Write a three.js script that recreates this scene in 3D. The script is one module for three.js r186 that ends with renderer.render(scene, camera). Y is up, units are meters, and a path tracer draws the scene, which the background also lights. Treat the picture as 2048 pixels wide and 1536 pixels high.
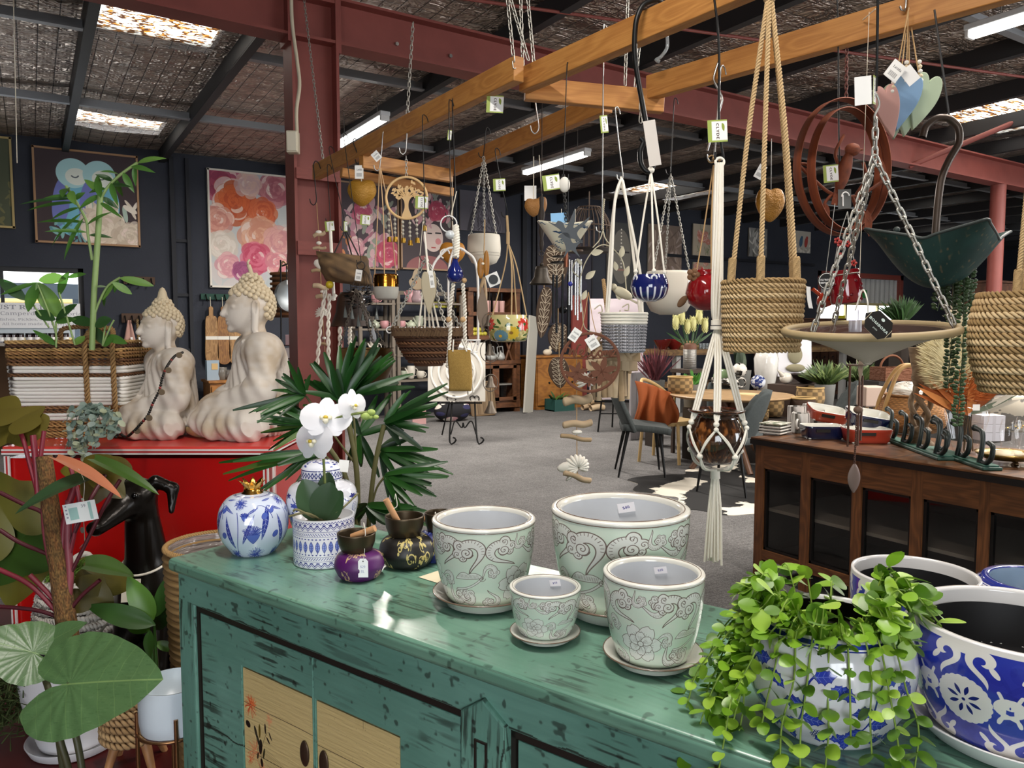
import*as THREE from 'three';
import{mergeGeometries}from 'three/addons/utils/BufferGeometryUtils.js';
import{RoundedBoxGeometry}from 'three/addons/geometries/RoundedBoxGeometry.js';
import{MarchingCubes}from 'three/addons/objects/MarchingCubes.js';
import{RectAreaLightUniformsLib}from 'three/addons/lights/RectAreaLightUniformsLib.js';
import{mergeVertices}from 'three/addons/utils/BufferGeometryUtils.js';
// ---------- camera, sky, lights, exposure ----------
const FOCAL=1538,YAW=32*Math.PI/180,PITCH=Math.atan(113/FOCAL),EYE=new THREE.Vector3(0,1.42,0);
const scene=new THREE.Scene();
scene.background=new THREE.Color(0.93,0.97,1.0);
scene.backgroundIntensity=3.4;
const camera=new THREE.PerspectiveCamera(2*Math.atan(768/FOCAL)*180/Math.PI,4/3,0.05,200);
camera.position.copy(EYE);
camera.rotation.set(-PITCH,-YAW,0,'YXZ');
const renderer=new THREE.WebGLRenderer({antialias:true});
renderer.toneMapping=THREE.LinearToneMapping;
renderer.toneMappingExposure=1.6;
renderer.shadowMap.enabled=true;
RectAreaLightUniformsLib.init();
const areaLight=(w,h,power,color,x,y,z,tx,ty,tz)=>{
const l=new THREE.RectAreaLight(color,power,w,h);
l.position.set(x,y,z);l.lookAt(tx,ty,tz);scene.add(l);return l;
};
const FRONT_Z=3.4;
const BAYS=[[-2.4,3.4],[7.4,3.6],[13,3.6]];
for(const [x,w] of BAYS)areaLight(w,2.2,2.2,0xf2f7ff,x,1.55,FRONT_Z-0.12,x,1.45,-6);
// ---------- helpers ----------
const FWD=new THREE.Vector3(Math.sin(YAW)*Math.cos(PITCH),-Math.sin(PITCH),-Math.cos(YAW)*Math.cos(PITCH));
const RIGHT=new THREE.Vector3(Math.cos(YAW),0,Math.sin(YAW));
const UPV=new THREE.Vector3().crossVectors(RIGHT,FWD);
const V=(x,y,z)=>new THREE.Vector3(x,y,z);
const sight=(px,py)=>FWD.clone().addScaledVector(RIGHT,(px-1024)/ FOCAL).addScaledVector(UPV,-(py-768)/ FOCAL);
const at=(px,py,d)=>EYE.clone().addScaledVector(sight(px,py),d);
const onY=(px,py,y)=>{const r=sight(px,py);return EYE.clone().addScaledVector(r,(y-EYE.y)/ r.y);};
const onZ=(px,py,z)=>{const r=sight(px,py);return EYE.clone().addScaledVector(r,z/r.z);};
const riseAt=(base,py)=>{const q=base.clone().sub(EYE),k=(768-py)/ FOCAL;return(k*q.dot(FWD)- q.dot(UPV))/(UPV.y-k*FWD.y);};
const depthOf=(p)=>p.clone().sub(EYE).dot(FWD);
let seed=7;
const rnd=()=>{seed=(seed+0x6d2b79f5)| 0;let t=Math.imul(seed ^(seed>>>15),1 | seed);t=(t+Math.imul(t ^(t>>>7),61 | t))^ t;return((t ^(t>>>14))>>>0)/ 4294967296;};
const rr=(a,b)=>a +(b-a)*rnd();
const clamp=(x,a=0,b=1)=>Math.min(b,Math.max(a,x));
const mix=(a,b,t)=>a +(b-a)*t;
const PI=Math.PI;
const hash=(x,y,s)=>{let h=Math.imul(x,374761393)^ Math.imul(y,668265263)^ Math.imul(s,2246822519);h=Math.imul(h ^(h>>>13),1274126177);return((h ^(h>>>16))>>>0)/ 4294967296;};
const noise=(x,y,nx,ny,s=0)=>{
const ix=Math.floor(x),iy=Math.floor(y),fx=x-ix,fy=y-iy,sx=fx*fx*(3-2*fx),sy=fy*fy*(3-2*fy);
const w=(a,n)=>((a % n)+ n)% n;
return mix(mix(hash(w(ix,nx),w(iy,ny),s),hash(w(ix+1,nx),w(iy,ny),s),sx),mix(hash(w(ix,nx),w(iy+1,ny),s),hash(w(ix+1,nx),w(iy+1,ny),s),sx),sy);
};
const fbm=(u,v,nx,ny,oct=4,s=0)=>{let a=0,w=0.5,t=0;for(let i=0;i<oct;i++){a+=w*noise(u*nx,v*ny,nx,ny,s+i);t+=w;w*=0.5;nx*=2;ny*=2;}return a/t;};
function dataTex(w,h,fn,{srgb=true,rep=[1,1]}={}){
const d=new Uint8Array(w*h*4);
for(let y=0;y<h;y++)for(let x=0;x<w;x++){
const c=fn(x/w,y/h),i=(y*w+x)*4;
if(typeof c==='number')d[i]=d[i+1]=d[i+2]=clamp(c)*255;else{d[i]=clamp(c[0])*255;d[i+1]=clamp(c[1])*255;d[i+2]=clamp(c[2])*255;}
d[i+3]=255;
}
const t=new THREE.DataTexture(d,w,h);
t.magFilter=t.minFilter=THREE.LinearFilter;t.wrapS=t.wrapT=THREE.RepeatWrapping;t.repeat.set(...rep);
if(srgb)t.colorSpace=THREE.SRGBColorSpace;
t.needsUpdate=true;return t;
}
function canvasTex(w,h,draw,{srgb=true,wrap=false}={}){
const c=document.createElement('canvas');c.width=w;c.height=h;
const g=c.getContext('2d');draw(g,w,h);
const t=new THREE.CanvasTexture(c);if(srgb)t.colorSpace=THREE.SRGBColorSpace;
if(wrap)t.wrapS=t.wrapT=THREE.RepeatWrapping;
return t;
}
const hex=(h)=>{const c=new THREE.Color(h);return [c.r,c.g,c.b].map((v)=>v<=0.0031308?v*12.92:1.055*v**(1/2.4)- 0.055);};
const blend=(a,b,t)=>[0,1,2].map((i)=>mix(a[i],b[i],t));
const mats=new Map();
function M(color,roughness=0.7,extra={}){
const key=JSON.stringify([color,roughness,extra]);
if(Object.keys(extra).some((k)=>extra[k]?.isTexture)||!mats.has(key)){
const m=new THREE.MeshPhysicalMaterial({color,roughness,metalness:0,side:THREE.DoubleSide,...extra});
if(Object.keys(extra).some((k)=>extra[k]?.isTexture))return m;
mats.set(key,m);
}
return mats.get(key);
}
const glossy=(color,rough=0.12,extra={})=>M(color,rough,{clearcoat:0.6,clearcoatRoughness:0.06,...extra});
const clean=(g)=>{const n=g.index?g.toNonIndexed():g;for(const k of Object.keys(n.attributes))if(!['position','normal','uv'].includes(k))n.deleteAttribute(k);if(!n.attributes.uv)n.setAttribute('uv',new THREE.BufferAttribute(new Float32Array(n.attributes.position.count*2),2));if(!n.attributes.normal)n.computeVertexNormals();n.morphAttributes={};return n;};
const merge=(list)=>list.length===1?list[0]:mergeGeometries(list.map(clean));
const mv=(g,x=0,y=0,z=0,rx=0,ry=0,rz=0)=>{if(rx)g.rotateX(rx);if(ry)g.rotateY(ry);if(rz)g.rotateZ(rz);return g.translate(x,y,z);};
const box=(w,h,d,x=0,y=0,z=0,rx=0,ry=0,rz=0)=>mv(new THREE.BoxGeometry(w,h,d),x,y,z,rx,ry,rz);
const rbox=(w,h,d,r,x=0,y=0,z=0,rx=0,ry=0,rz=0,seg=2)=>mv(new RoundedBoxGeometry(w,h,d,seg,Math.min(r,w/2,h/2,d/2)*0.999),x,y,z,rx,ry,rz);
const cyl=(r1,r2,h,x=0,y=0,z=0,seg=20,rx=0,ry=0,rz=0,open=false)=>mv(new THREE.CylinderGeometry(r1,r2,h,seg,1,open),x,y,z,rx,ry,rz);
const sph=(r,x=0,y=0,z=0,sx=1,sy=1,sz=1,w=16,h=12)=>new THREE.SphereGeometry(r,w,h).scale(sx,sy,sz).translate(x,y,z);
const lathe=(pts,seg=40)=>new THREE.LatheGeometry(pts.map((p)=>new THREE.Vector2(Math.max(p[0],0.00001),p[1])),seg);
const curve=(pts,closed=false,tension=0.5)=>new THREE.CatmullRomCurve3(pts.map((p)=>p.isVector3?p:V(p[0],p[1],p[2]||0)),closed,'catmullrom',tension);
const tube=(pts,r,seg=24,rs=7,closed=false,tension=0.5)=>new THREE.TubeGeometry(curve(pts,closed,tension),seg,r,rs,closed);
const torus=(R,r,seg=36,rs=8,arc=PI*2)=>new THREE.TorusGeometry(R,r,rs,seg,arc);
const rod=(a,b,r,r2=r,seg=8)=>{
const A=a.isVector3?a:V(...a),B=b.isVector3?b:V(...b),d=B.clone().sub(A),g=new THREE.CylinderGeometry(r2,r,d.length(),seg);
g.applyQuaternion(new THREE.Quaternion().setFromUnitVectors(V(0,1,0),d.clone().normalize()));
const m=A.clone().add(B).multiplyScalar(0.5);return g.translate(m.x,m.y,m.z);
};
const bar=(a,b,w,h)=>{
const d=b.clone().sub(a),g=new THREE.BoxGeometry(w,h,d.length());
const q=new THREE.Matrix4().lookAt(b,a,V(0,1,0));g.applyMatrix4(q);
const m=a.clone().add(b).multiplyScalar(0.5);return g.translate(m.x,m.y,m.z);
};
const extrude=(shape,depth,bevel=0,seg=12,x=0,y=0,z=0)=>new THREE.ExtrudeGeometry(shape,{depth,bevelEnabled:bevel>0,bevelSize:bevel,bevelThickness:bevel,bevelSegments:2,curveSegments:seg}).translate(x,y,z-depth/2);
const poly=(pts)=>{const s=new THREE.Shape();pts.forEach((p,i)=>i?s.lineTo(p[0],p[1]):s.moveTo(p[0],p[1]));s.closePath();return s;};
const splineShape=(pts)=>{const s=new THREE.Shape();s.setFromPoints(curve(pts.map((p)=>[p[0],p[1],0]),true).getPoints(pts.length*5).map((p)=>new THREE.Vector2(p.x,p.y)));return s;};
function rope(pts,R,strands=3,turns=10,seg=90,closed=false,rs=6){
const c=curve(pts,closed),fr=c.computeFrenetFrames(seg,closed),out=[];
for(let k=0;k<strands;k++){
const p=[];
for(let i=0;i<=seg;i++){const a=(i/seg)*turns*2*PI+k*2*PI/strands;p.push(c.getPointAt(i/seg).addScaledVector(fr.normals[i],Math.cos(a)*R*0.6).addScaledVector(fr.binormals[i],Math.sin(a)*R*0.6));}
if(closed)p.pop();
out.push(tube(p,R*(strands>2?0.44:0.5),seg,rs,closed));
}
return merge(out);
}
const linkGeo=(len,wid,wire)=>{const p=[],h=len/2-wid/2;for(let i=0;i<12;i++){const a=i/12*2*PI;p.push(V(Math.cos(a)*wid/2,Math.sin(a)*wid/2+Math.sign(Math.sin(a)+ 1e-9)*h,0));}return tube(p,wire,18,6,true);};
function chainLinks(a,b,len,wid,wire){
const d=b.clone().sub(a),n=Math.max(1,Math.round(d.length()/(len-wire*3))),q=new THREE.Quaternion().setFromUnitVectors(V(0,1,0),d.clone().normalize()),base=linkGeo(len,wid,wire),out=[];
for(let i=0;i<n;i++){const g=base.clone();g.rotateY(i % 2?PI/2:0.2);g.applyQuaternion(q);const m=a.clone().addScaledVector(d,(i+0.5)/ n);out.push(g.translate(m.x,m.y,m.z));}
return out;
}
function leafGeo(len,wid,{bend=0.2,fold=0.15,n=8,m=4,shape=(t)=>Math.sin(PI*Math.pow(t,0.8))**0.9,wave=0,heart=0}={}){
const pos=[],uv=[],idx=[];
for(let i=0;i<=n;i++){
const t=i/n,w=wid/2*shape(t),x=len*t*(1-bend*bend*t*0.25),y=-bend*len*t*t;
for(let j=0;j<=m;j++){
const s=j/m*2-1;
pos.push(x-heart*Math.abs(s)**1.5*(1-t)**2*len,y+Math.abs(s)*w*fold+wave*wid*0.05*Math.sin(t*17+s*2)*Math.abs(s),s*w);uv.push(t,j/m);
if(i<n&&j<m){const a=i*(m+1)+ j;idx.push(a,a+1,a+m+1,a+1,a+m+2,a+m+1);}
}
}
const g=new THREE.BufferGeometry();g.setAttribute('position',new THREE.Float32BufferAttribute(pos,3));g.setAttribute('uv',new THREE.Float32BufferAttribute(uv,2));g.setIndex(idx);g.computeVertexNormals();return g;
}
function heartGeo(len,wid,{bend=0.1,fold=0.06,wave=0,lobe=0.42}={}){
const pos=[],uv=[],idx=[],A=60,N=7,key=[[0,len],[0.25,len*0.82],[0.7,len*0.62],[1.2,wid*0.53],[1.75,wid*0.52],[2.3,Math.max(wid*0.46,len*lobe)],[2.75,len*lobe],[3.02,len*lobe*0.45],[PI,0.04*len]];
const R=(a)=>{let i=0;while(i<key.length-2&&a>key[i+1][0])i++;const [x0,y0]=key[i],[x1,y1]=key[i+1];return mix(y0,y1,clamp((a-x0)/(x1-x0)));};
for(let j=0;j<=N;j++)for(let i=0;i<=A;i++){const a=(i/A*2-1)*PI,q=Math.abs(a),r=(R(Math.max(0,q-0.12))+ R(q)*2+R(Math.min(PI,q+0.12)))/ 4*j/N,x=Math.cos(a)*r,z=Math.sin(a)*r;pos.push(x,-bend*len*(x/len)**2+fold*Math.abs(z)- bend*1.6*(z/wid)**2*wid+wave*wid*0.012*Math.sin(a*15)*j/N,z);uv.push(0.35+x/len*0.64,0.5+z/wid*0.85);if(j<N&&i<A){const k=j*(A+1)+ i;idx.push(k,k+A+1,k+1,k+1,k+A+1,k+A+2);}}
const g=new THREE.BufferGeometry();g.setAttribute('position',new THREE.Float32BufferAttribute(pos,3));g.setAttribute('uv',new THREE.Float32BufferAttribute(uv,2));g.setIndex(idx);g.computeVertexNormals();return g;
}
function aim(g,p,d,up=V(0,1,0),roll=0){
const X=d.clone().normalize(),Z=new THREE.Vector3().crossVectors(X,up);if(Z.lengthSq()<1e-6)Z.set(0,0,1);Z.normalize();
const Y=new THREE.Vector3().crossVectors(Z,X);
if(roll)g.rotateX(roll);
return g.applyMatrix4(new THREE.Matrix4().makeBasis(X,Y,Z).setPosition(p));
}
const taken=new Map();
function numbered(name){const n=taken.get(name)||0;taken.set(name,n+1);return n?name+'_'+String(n).padStart(3,'0'):name;}
function shade(o){o.castShadow=o.receiveShadow=true;return o;}
function part(parent,name,geo,mat,label){
const m=shade(new THREE.Mesh(Array.isArray(geo)?merge(geo):geo,mat));m.name=name;if(label)m.userData.label=label;parent.add(m);return m;
}
function group(parent,name,label){const g=new THREE.Group();g.name=name;if(label)g.userData.label=label;parent.add(g);return g;}
function thing(name,label,category,pos=V(0,0,0),turn=0,grp){
const o=new THREE.Group();o.name=numbered(name);o.position.copy(pos);o.rotation.y=turn;o.userData={label,category};if(grp)o.userData.group=grp;scene.add(o);return o;
}
function facing(name,label,category,px,py,d,grp,turn=0){const o=thing(name,label,category,at(px,py,d),-YAW+turn,grp);o.scale.setScalar(d/FOCAL);return o;}
function single(name,label,category,geo,mat,pos=V(0,0,0),turn=0,grp){
const m=shade(new THREE.Mesh(Array.isArray(geo)?merge(geo):geo,mat));m.name=numbered(name);m.position.copy(pos);m.rotation.y=turn;m.userData={label,category};if(grp)m.userData.group=grp;scene.add(m);return m;
}
function structure(name,geo,mat){const m=shade(new THREE.Mesh(Array.isArray(geo)?merge(geo):geo,mat));m.name=numbered(name);m.userData.kind='structure';scene.add(m);return m;}
function structGroup(name){const g=new THREE.Group();g.name=numbered(name);g.userData.kind='structure';scene.add(g);return g;}
function copyOf(o,label,pos,turn){const c=o.clone();c.name=numbered(o.name.replace(/_\d{3}$/,''));c.userData={...o.userData};if(label)c.userData.label=label;if(pos)c.position.copy(pos);if(turn!==undefined)c.rotation.y=turn;scene.add(c);return c;}
function boxUV(g,k=1,swap=false){
const n=clean(g),p=n.attributes.position,q=n.attributes.normal,uv=n.attributes.uv;
for(let i=0;i<p.count;i++){const a=Math.abs(q.getX(i)),b=Math.abs(q.getY(i)),c=Math.abs(q.getZ(i));let u,v;if(b>=a&&b>=c){u=p.getX(i);v=p.getZ(i);}else if(a>=c){u=p.getZ(i);v=p.getY(i);}else{u=p.getX(i);v=p.getY(i);}uv.setXY(i,(swap?v:u)*k,(swap?u:v)*k);}
return n;
}
// ---------- shared procedural surfaces ----------
const woodTex=(a,b,s,{w=512,h=256,rings=14,fine=0.35,rep}={})=>dataTex(w,h,(u,v)=>{
const warp=fbm(u,v,3,6,3,s)*0.9,g=0.5+0.5*Math.sin((v*rings+warp*5)*2*PI),f=fbm(u,v,6,120,2,s+9);
return blend(hex(a),hex(b),clamp(g*(1-fine)*0.8+f*fine+fbm(u,v,2,4,2,s+4)*0.3-0.1));
},{rep});
const grainBump=dataTex(256,256,(u,v)=>fbm(u,v,5,90,3,31),{srgb:false});
const specks=dataTex(256,256,(u,v)=>fbm(u,v,64,64,2,5),{srgb:false});
const lumps=dataTex(256,256,(u,v)=>fbm(u,v,8,8,4,15),{srgb:false});
const LEAF={transmission:0.25,thickness:0};
const steel=M(0xb9b9b6,0.32,{metalness:1}),chrome=M(0xe2e2e2,0.16,{metalness:1}),blackSteel=M(0x141414,0.4,{metalness:0.4});
const paper=M(0xf1f0ec,0.8),string=M(0xe6ddc8,0.9),twine=M(0xb59468,0.95),cotton=M(0xeee8da,0.95);
// ---------- the shed: floor, walls, roof ----------
const X0=-5,X1=25,Z0=-11.6,Z1=FRONT_Z,ROOF=3.85;
const carpetTex=dataTex(512,512,(u,v)=>{const f=noise(u*256,v*256,256,256,1),g=noise(u*128,v*128,128,128,2),r=noise(u*8,v*170,8,170,3),c=fbm(u,v,4,4,3,6);const k=0.17+0.19*f+0.09*g+0.06*r+0.06*c;return [k*1.0,k*0.985,k*0.975];});
carpetTex.repeat.set(1/0.9,1/0.9);
const floorPlane=(x0,x1,z0,z1,y,t=0.1)=>boxUV(box(x1-x0,t,z1-z0,(x0+x1)/ 2,y-t/2,(z0+z1)/ 2));
const carpet=M(0xffffff,0.97,{map:carpetTex,bumpMap:specks,bumpScale:0.003});
structure('floor',floorPlane(X0,X1,Z0-0.1,Z1+0.1,0),carpet);
const redFloorTex=dataTex(256,256,(u,v)=>{const k=fbm(u,v,6,6,4,3);return blend([0.27,0.035,0.03],[0.36,0.07,0.05],k);});
structure('floor',floorPlane(-3,0.62,-4.6,0.6,0.004,0.004),M(0xffffff,0.5,{map:redFloorTex})).userData.label='dark red painted floor in front of the red counter';
const navyTex=dataTex(256,256,(u,v)=>{const k=fbm(u,v,8,8,4,8);return blend([0.155,0.17,0.21],[0.185,0.2,0.24],k);});
navyTex.repeat.set(0.5,0.5);
const navy=M(0xffffff,0.82,{map:navyTex,bumpMap:specks,bumpScale:0.001}),navyTrim=M(0x14171f,0.7),charcoal=M(0x202226,0.85);
const wallZ=(x0,x1,y0,y1,z,t)=>boxUV(box(x1-x0,y1-y0,t,(x0+x1)/ 2,(y0+y1)/ 2,z));
const WIN={x0:-2.2,x1:0.62,y0:1.0,y1:2.19},DOOR={x0:15.7,x1:19.15,y1:2.75};
{
const z=Z0-0.1,t=0.2;
structure('wall_back',[wallZ(X0,WIN.x0,0,ROOF,z,t),wallZ(WIN.x0,WIN.x1,0,WIN.y0,z,t),wallZ(WIN.x0,WIN.x1,WIN.y1,ROOF,z,t),wallZ(WIN.x1,DOOR.x0,0,ROOF,z,t),wallZ(DOOR.x0,DOOR.x1,DOOR.y1,ROOF,z,t),wallZ(DOOR.x1,X1,0,ROOF,z,t)],navy);
const wx=(px,py=500)=>onZ(px,py,Z0).x;
const bits=[];
for(const [a,b] of [[342,351],[374,381],[1042,1050],[1062,1068]]){const x0=wx(a),x1=wx(b);bits.push(wallZ(x0,x1,0,ROOF-0.1,Z0+0.03,0.06));}
const r0=wx(351),r1=wx(374);
for(const py of [482,590,700])bits.push(wallZ(r0,r1,onZ(362,py,Z0).y-0.02,onZ(362,py,Z0).y+0.02,Z0+0.02,0.04));
bits.push(wallZ(wx(1330),DOOR.x0-0.2,onZ(1500,522,Z0).y-0.03,onZ(1500,522,Z0).y+0.03,Z0+0.03,0.06));
structure('trim_1',bits,navyTrim);
}
structure('wall_left',boxUV(box(0.2,ROOF,Z1-Z0,X0-0.1,ROOF/2,(Z0+Z1)/ 2)),navy);
structure('wall_right',boxUV(box(0.2,ROOF,Z1-Z0,X1+0.1,ROOF/2,(Z0+Z1)/ 2)),charcoal);
{
const z=Z1,t=0.18,g=[wallZ(X0,X1,0,0.42,z,t),wallZ(X0,X1,2.72,ROOF,z,t)],frames=[];
let last=X0;
for(const [cx,w] of BAYS){g.push(wallZ(last,cx-w/2,0.42,2.72,z,t));last=cx+w/2;for(const s of [-1,-1/3,1/3,1])frames.push(box(0.05,2.3,0.08,cx+s*(w/2-0.025),1.57,z));frames.push(box(w,0.05,0.08,cx,0.445,z),box(w,0.05,0.08,cx,2.695,z));}
g.push(wallZ(last,X1,0.42,2.72,z,t));
structure('wall_front',g,M(0xb9b4a8,0.85));
structure('window_2',frames,M(0x2b2b2b,0.4,{metalness:0.5}));
}
const SKY=[[0.48,1.44,-7.34,-6.25],[0.48,1.46,-10.72,-9.98],[8.3,10.5,-10.9,-9.4],[8.35,10.55,-5.2,-4.2],[13.1,14.1,-8.6,-7.6],[16.75,17.8,-10.6,-9.6],[16.75,17.8,-6.2,-5.2]];
const foilBump=dataTex(512,512,(u,v)=>{const w=fbm(u,v,4,6,3,21)*1.5,ridges=1-Math.abs(2*noise(u*12+w,v*34+w*5,12,34,2)- 1),ridges2=1-Math.abs(2*noise(u*40,v*80+w*9,40,80,4)- 1);const net=(Math.abs((u*8)% 1-0.5)>0.47||Math.abs((v*4)% 1-0.5)>0.48)?0.15:0;return clamp(ridges*0.55+ridges2*0.3-net);},{srgb:false});
const foilTex=dataTex(512,512,(u,v)=>{const k=0.52+0.3*fbm(u,v,8,18,4,12),net=(Math.abs((u*8)% 1-0.5)>0.478||Math.abs((v*4)% 1-0.5)>0.487)?0.42:1;return [k*net*1.05,k*net*0.96,k*net*0.89];});
for(const t of [foilBump,foilTex])t.repeat.set(1/1.15,1/1.15);
const foil=M(0xffffff,0.34,{metalness:0.88,map:foilTex,bumpMap:foilBump,bumpScale:0.05});
{
const xs=new Set(),zs=new Set();
for(let x=X0-0.2;x<=X1+0.2;x+=0.55)xs.add(+x.toFixed(3));for(let z=Z0-0.2;z<=Z1+0.2;z+=0.3)zs.add(+z.toFixed(3));
for(const s of SKY){xs.add(s[0]);xs.add(s[1]);zs.add(s[2]);zs.add(s[3]);}
const gx=[...xs].sort((a,b)=>a-b),gz=[...zs].sort((a,b)=>a-b),pos=[],uv=[],idx=[];
const sag=(x,z)=>{const b=((x-0.46)/ 1.13)% 1;return ROOF-0.035*Math.sin(PI*Math.abs(b))- 0.02*noise(x*2.1+50,z*2.9+50,400,400,3);};
gx.forEach((x)=>gz.forEach((z)=>{pos.push(x,sag(x,z),z);uv.push(x,z);}));
const n=gz.length,base=pos.length/3;
gx.forEach((x)=>gz.forEach((z)=>{pos.push(x,ROOF+0.06,z);uv.push(x,z);}));
for(let i=0;i<gx.length-1;i++)for(let j=0;j<n-1;j++){
const mx=(gx[i]+gx[i+1])/ 2,mz=(gz[j]+gz[j+1])/ 2;
if(SKY.some((s)=>mx>s[0]&&mx<s[1]&&mz>s[2]&&mz<s[3]))continue;
const a=i*n+j;idx.push(a,a+n,a+1,a+1,a+n,a+n+1,base+a,base+a+1,base+a+n,base+a+1,base+a+n+1,base+a+n);
}
const g=new THREE.BufferGeometry();g.setAttribute('position',new THREE.Float32BufferAttribute(pos,3));g.setAttribute('uv',new THREE.Float32BufferAttribute(uv,2));g.setIndex(idx);g.computeVertexNormals();
structure('ceiling',g,foil);
}
{
const litter=dataTex(256,256,(u,v)=>{const a=fbm(u,v,20,46,3,3),b=fbm(u,v,40,60,2,7);const k=clamp((a-0.47)*9 +(b-0.5)*4);return blend([0.97,0.96,0.92],b>0.52?[0.22,0.12,0.05]:[0.6,0.38,0.14],k);});
const sheet=new THREE.MeshPhysicalMaterial({color:0xffffff,map:litter,transmission:1,thickness:0,roughness:0.5,side:THREE.DoubleSide});
SKY.forEach((s,i)=>{const m=structure('window_' +(i+3),new THREE.PlaneGeometry(s[1]-s[0],s[3]-s[2]).rotateX(PI/2).translate((s[0]+s[1])/ 2,ROOF+0.03,(s[2]+s[3])/ 2),sheet);m.userData.label='translucent roof sheet littered with brown leaves';});
}
const joistMat=M(0x303032,0.6,{metalness:0.3}),bridgeMat=M(0x8b8d90,0.5,{metalness:0.4});
{
const beams=structGroup('trim_2');const jx=[-3.1,-1.9,-0.7,0.44,1.58,3.3];
for(let x=4.55;x<X1;x+=1.22)jx.push(x);
for(const x of jx)part(beams,'joist',[box(0.018,0.15,Z1-Z0-0.02,x,ROOF-0.1,(Z0+Z1)/ 2),box(0.075,0.016,Z1-Z0-0.02,x+0.03,ROOF-0.18,(Z0+Z1)/ 2),box(0.012,0.03,Z1-Z0-0.02,x+0.063,ROOF-0.16,(Z0+Z1)/ 2)],joistMat);
for(const z of [-9.2,-6.9,-3.2,-1.2])for(let i=0;i<jx.length-1;i++){const a=jx[i],b=jx[i+1];if(SKY.some((s)=>z>s[2]&&z<s[3]&&b>s[0]&&a<s[1]))continue;part(beams,'bridging_strip',box(b-a-0.06,0.08,0.02,(a+b)/ 2+0.02,ROOF-0.12,z),bridgeMat);part(beams,'bridging_strip',box(b-a-0.06,0.012,0.07,(a+b)/ 2+0.02,ROOF-0.16,z+0.03),bridgeMat);}
}
const redSteelTex=dataTex(256,256,(u,v)=>{const k=fbm(u,v,6,6,4,18);return blend([0.46,0.215,0.185],[0.54,0.27,0.235],k);});
const redSteel=M(0xffffff,0.55,{map:redSteelTex});
const COLX=1.68,COLZ=-5.25;
{
const frame=structGroup('trim_3');frame.userData.label='red oxide steel portal frame';
const zb=COLZ;
part(frame,'column',boxUV(merge([box(0.02,3.62,0.2,COLX-0.15,1.81,zb),box(0.02,3.62,0.2,COLX+0.15,1.81,zb),box(0.3,3.62,0.016,COLX,1.81,zb)])),redSteel);
part(frame,'stiffener_plate',[box(0.29,0.02,0.19,COLX,3.34,zb),box(0.29,0.02,0.19,COLX,3.6,zb)],redSteel);
part(frame,'cleat_plate',box(0.3,0.07,0.02,COLX,2.44,zb+0.105),redSteel);
part(frame,'cleat_plate',box(0.3,0.09,0.02,COLX,1.95,zb+0.105),redSteel);
const beam=(x0,y0,x1,y1)=>{const L=x1-x0,a=Math.atan2(y1-y0,L),cx=(x0+x1)/ 2,cy=(y0+y1)/ 2,ln=Math.hypot(L,y1-y0);return boxUV(merge([box(ln,0.29,0.014,0,0,0),box(ln,0.018,0.18,0,0.145,0),box(ln,0.018,0.18,0,-0.145,0)]).rotateZ(a).translate(cx,cy,zb));};
part(frame,'rafter',beam(COLX+0.16,3.485,X1,3.30),redSteel);
part(frame,'rafter',beam(X0,3.60,COLX-0.16,3.485),redSteel);
part(frame,'end_plate',[box(0.02,0.4,0.19,COLX+0.17,3.47,zb),box(0.02,0.4,0.19,COLX-0.17,3.49,zb)],redSteel);
part(frame,'pipe_column',boxUV(cyl(0.09,0.09,3.26,10.72,1.63,zb,24)),redSteel);
part(frame,'tie_rod',rod([COLX,3.68,zb+0.2],[14,3.6,-1.9],0.012),redSteel);
part(frame,'tie_rod',rod([8.7,3.28,zb],[9.6,3.8,zb+0.9],0.03),redSteel);
for(let i=0;i<7;i++)part(frame,'bolt',cyl(0.014,0.014,0.02,2.3+i*0.35 +(i % 3)*0.08,3.44-i*0.006,zb+0.016,6,PI/2),steel);
}
const tubeGlow=new THREE.MeshStandardMaterial({color:0xffffff,emissive:0xfdfbf6,emissiveIntensity:5.5,roughness:0.4});
function batten(x,z0,z1,label,power=330,y=3.5){
const L=z1-z0,t=thing('fluorescent_light',label,'light',V(x,y,(z0+z1)/ 2),0,'fluorescent battens under the roof');
part(t,'tray',rbox(0.11,0.045,L+0.04,0.01,0,0.035,0),M(0xd9dbdc,0.5));
part(t,'diffuser',rbox(0.085,0.055,L-0.02,0.025,0,-0.012,0,0,0,0,3),tubeGlow);
for(const s of [-1,1]){part(t,'end_cap',rbox(0.1,0.075,0.03,0.01,0,0,s*(L/2)),M(0xe6e6e4,0.5));part(t,'hanger_rod',cyl(0.004,0.004,ROOF-y-0.06,0,(ROOF-y)/ 2+0.03,s*L*0.36,6),steel);}
areaLight(0.085,L,power,0xfff7ee,x,y-0.05,(z0+z1)/ 2,x,y-2,(z0+z1)/ 2+0.001);
}
batten(3.06,-8.62,-7.28,'lit fluorescent batten just right of the red column');
batten(5.72,-8.82,-7.46,'lit fluorescent batten above the bird-shaped planter, between the timber rails');
batten(5.74,-3.05,-1.6,'lit fluorescent batten in the top right corner');
[[0.4,-1.6,'left of the aisle'],[3.06,-1.6,'over the aisle'],[8.38,-3.05,'right of the oak cabinet'],[11.04,-3.05,'by the far pipe column'],[13.7,-3.05,'at the far right']].forEach(([x,z,where])=>batten(x,z,z+1.45,'lit fluorescent batten out of the picture, '+where,x<4?110:330));
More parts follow.
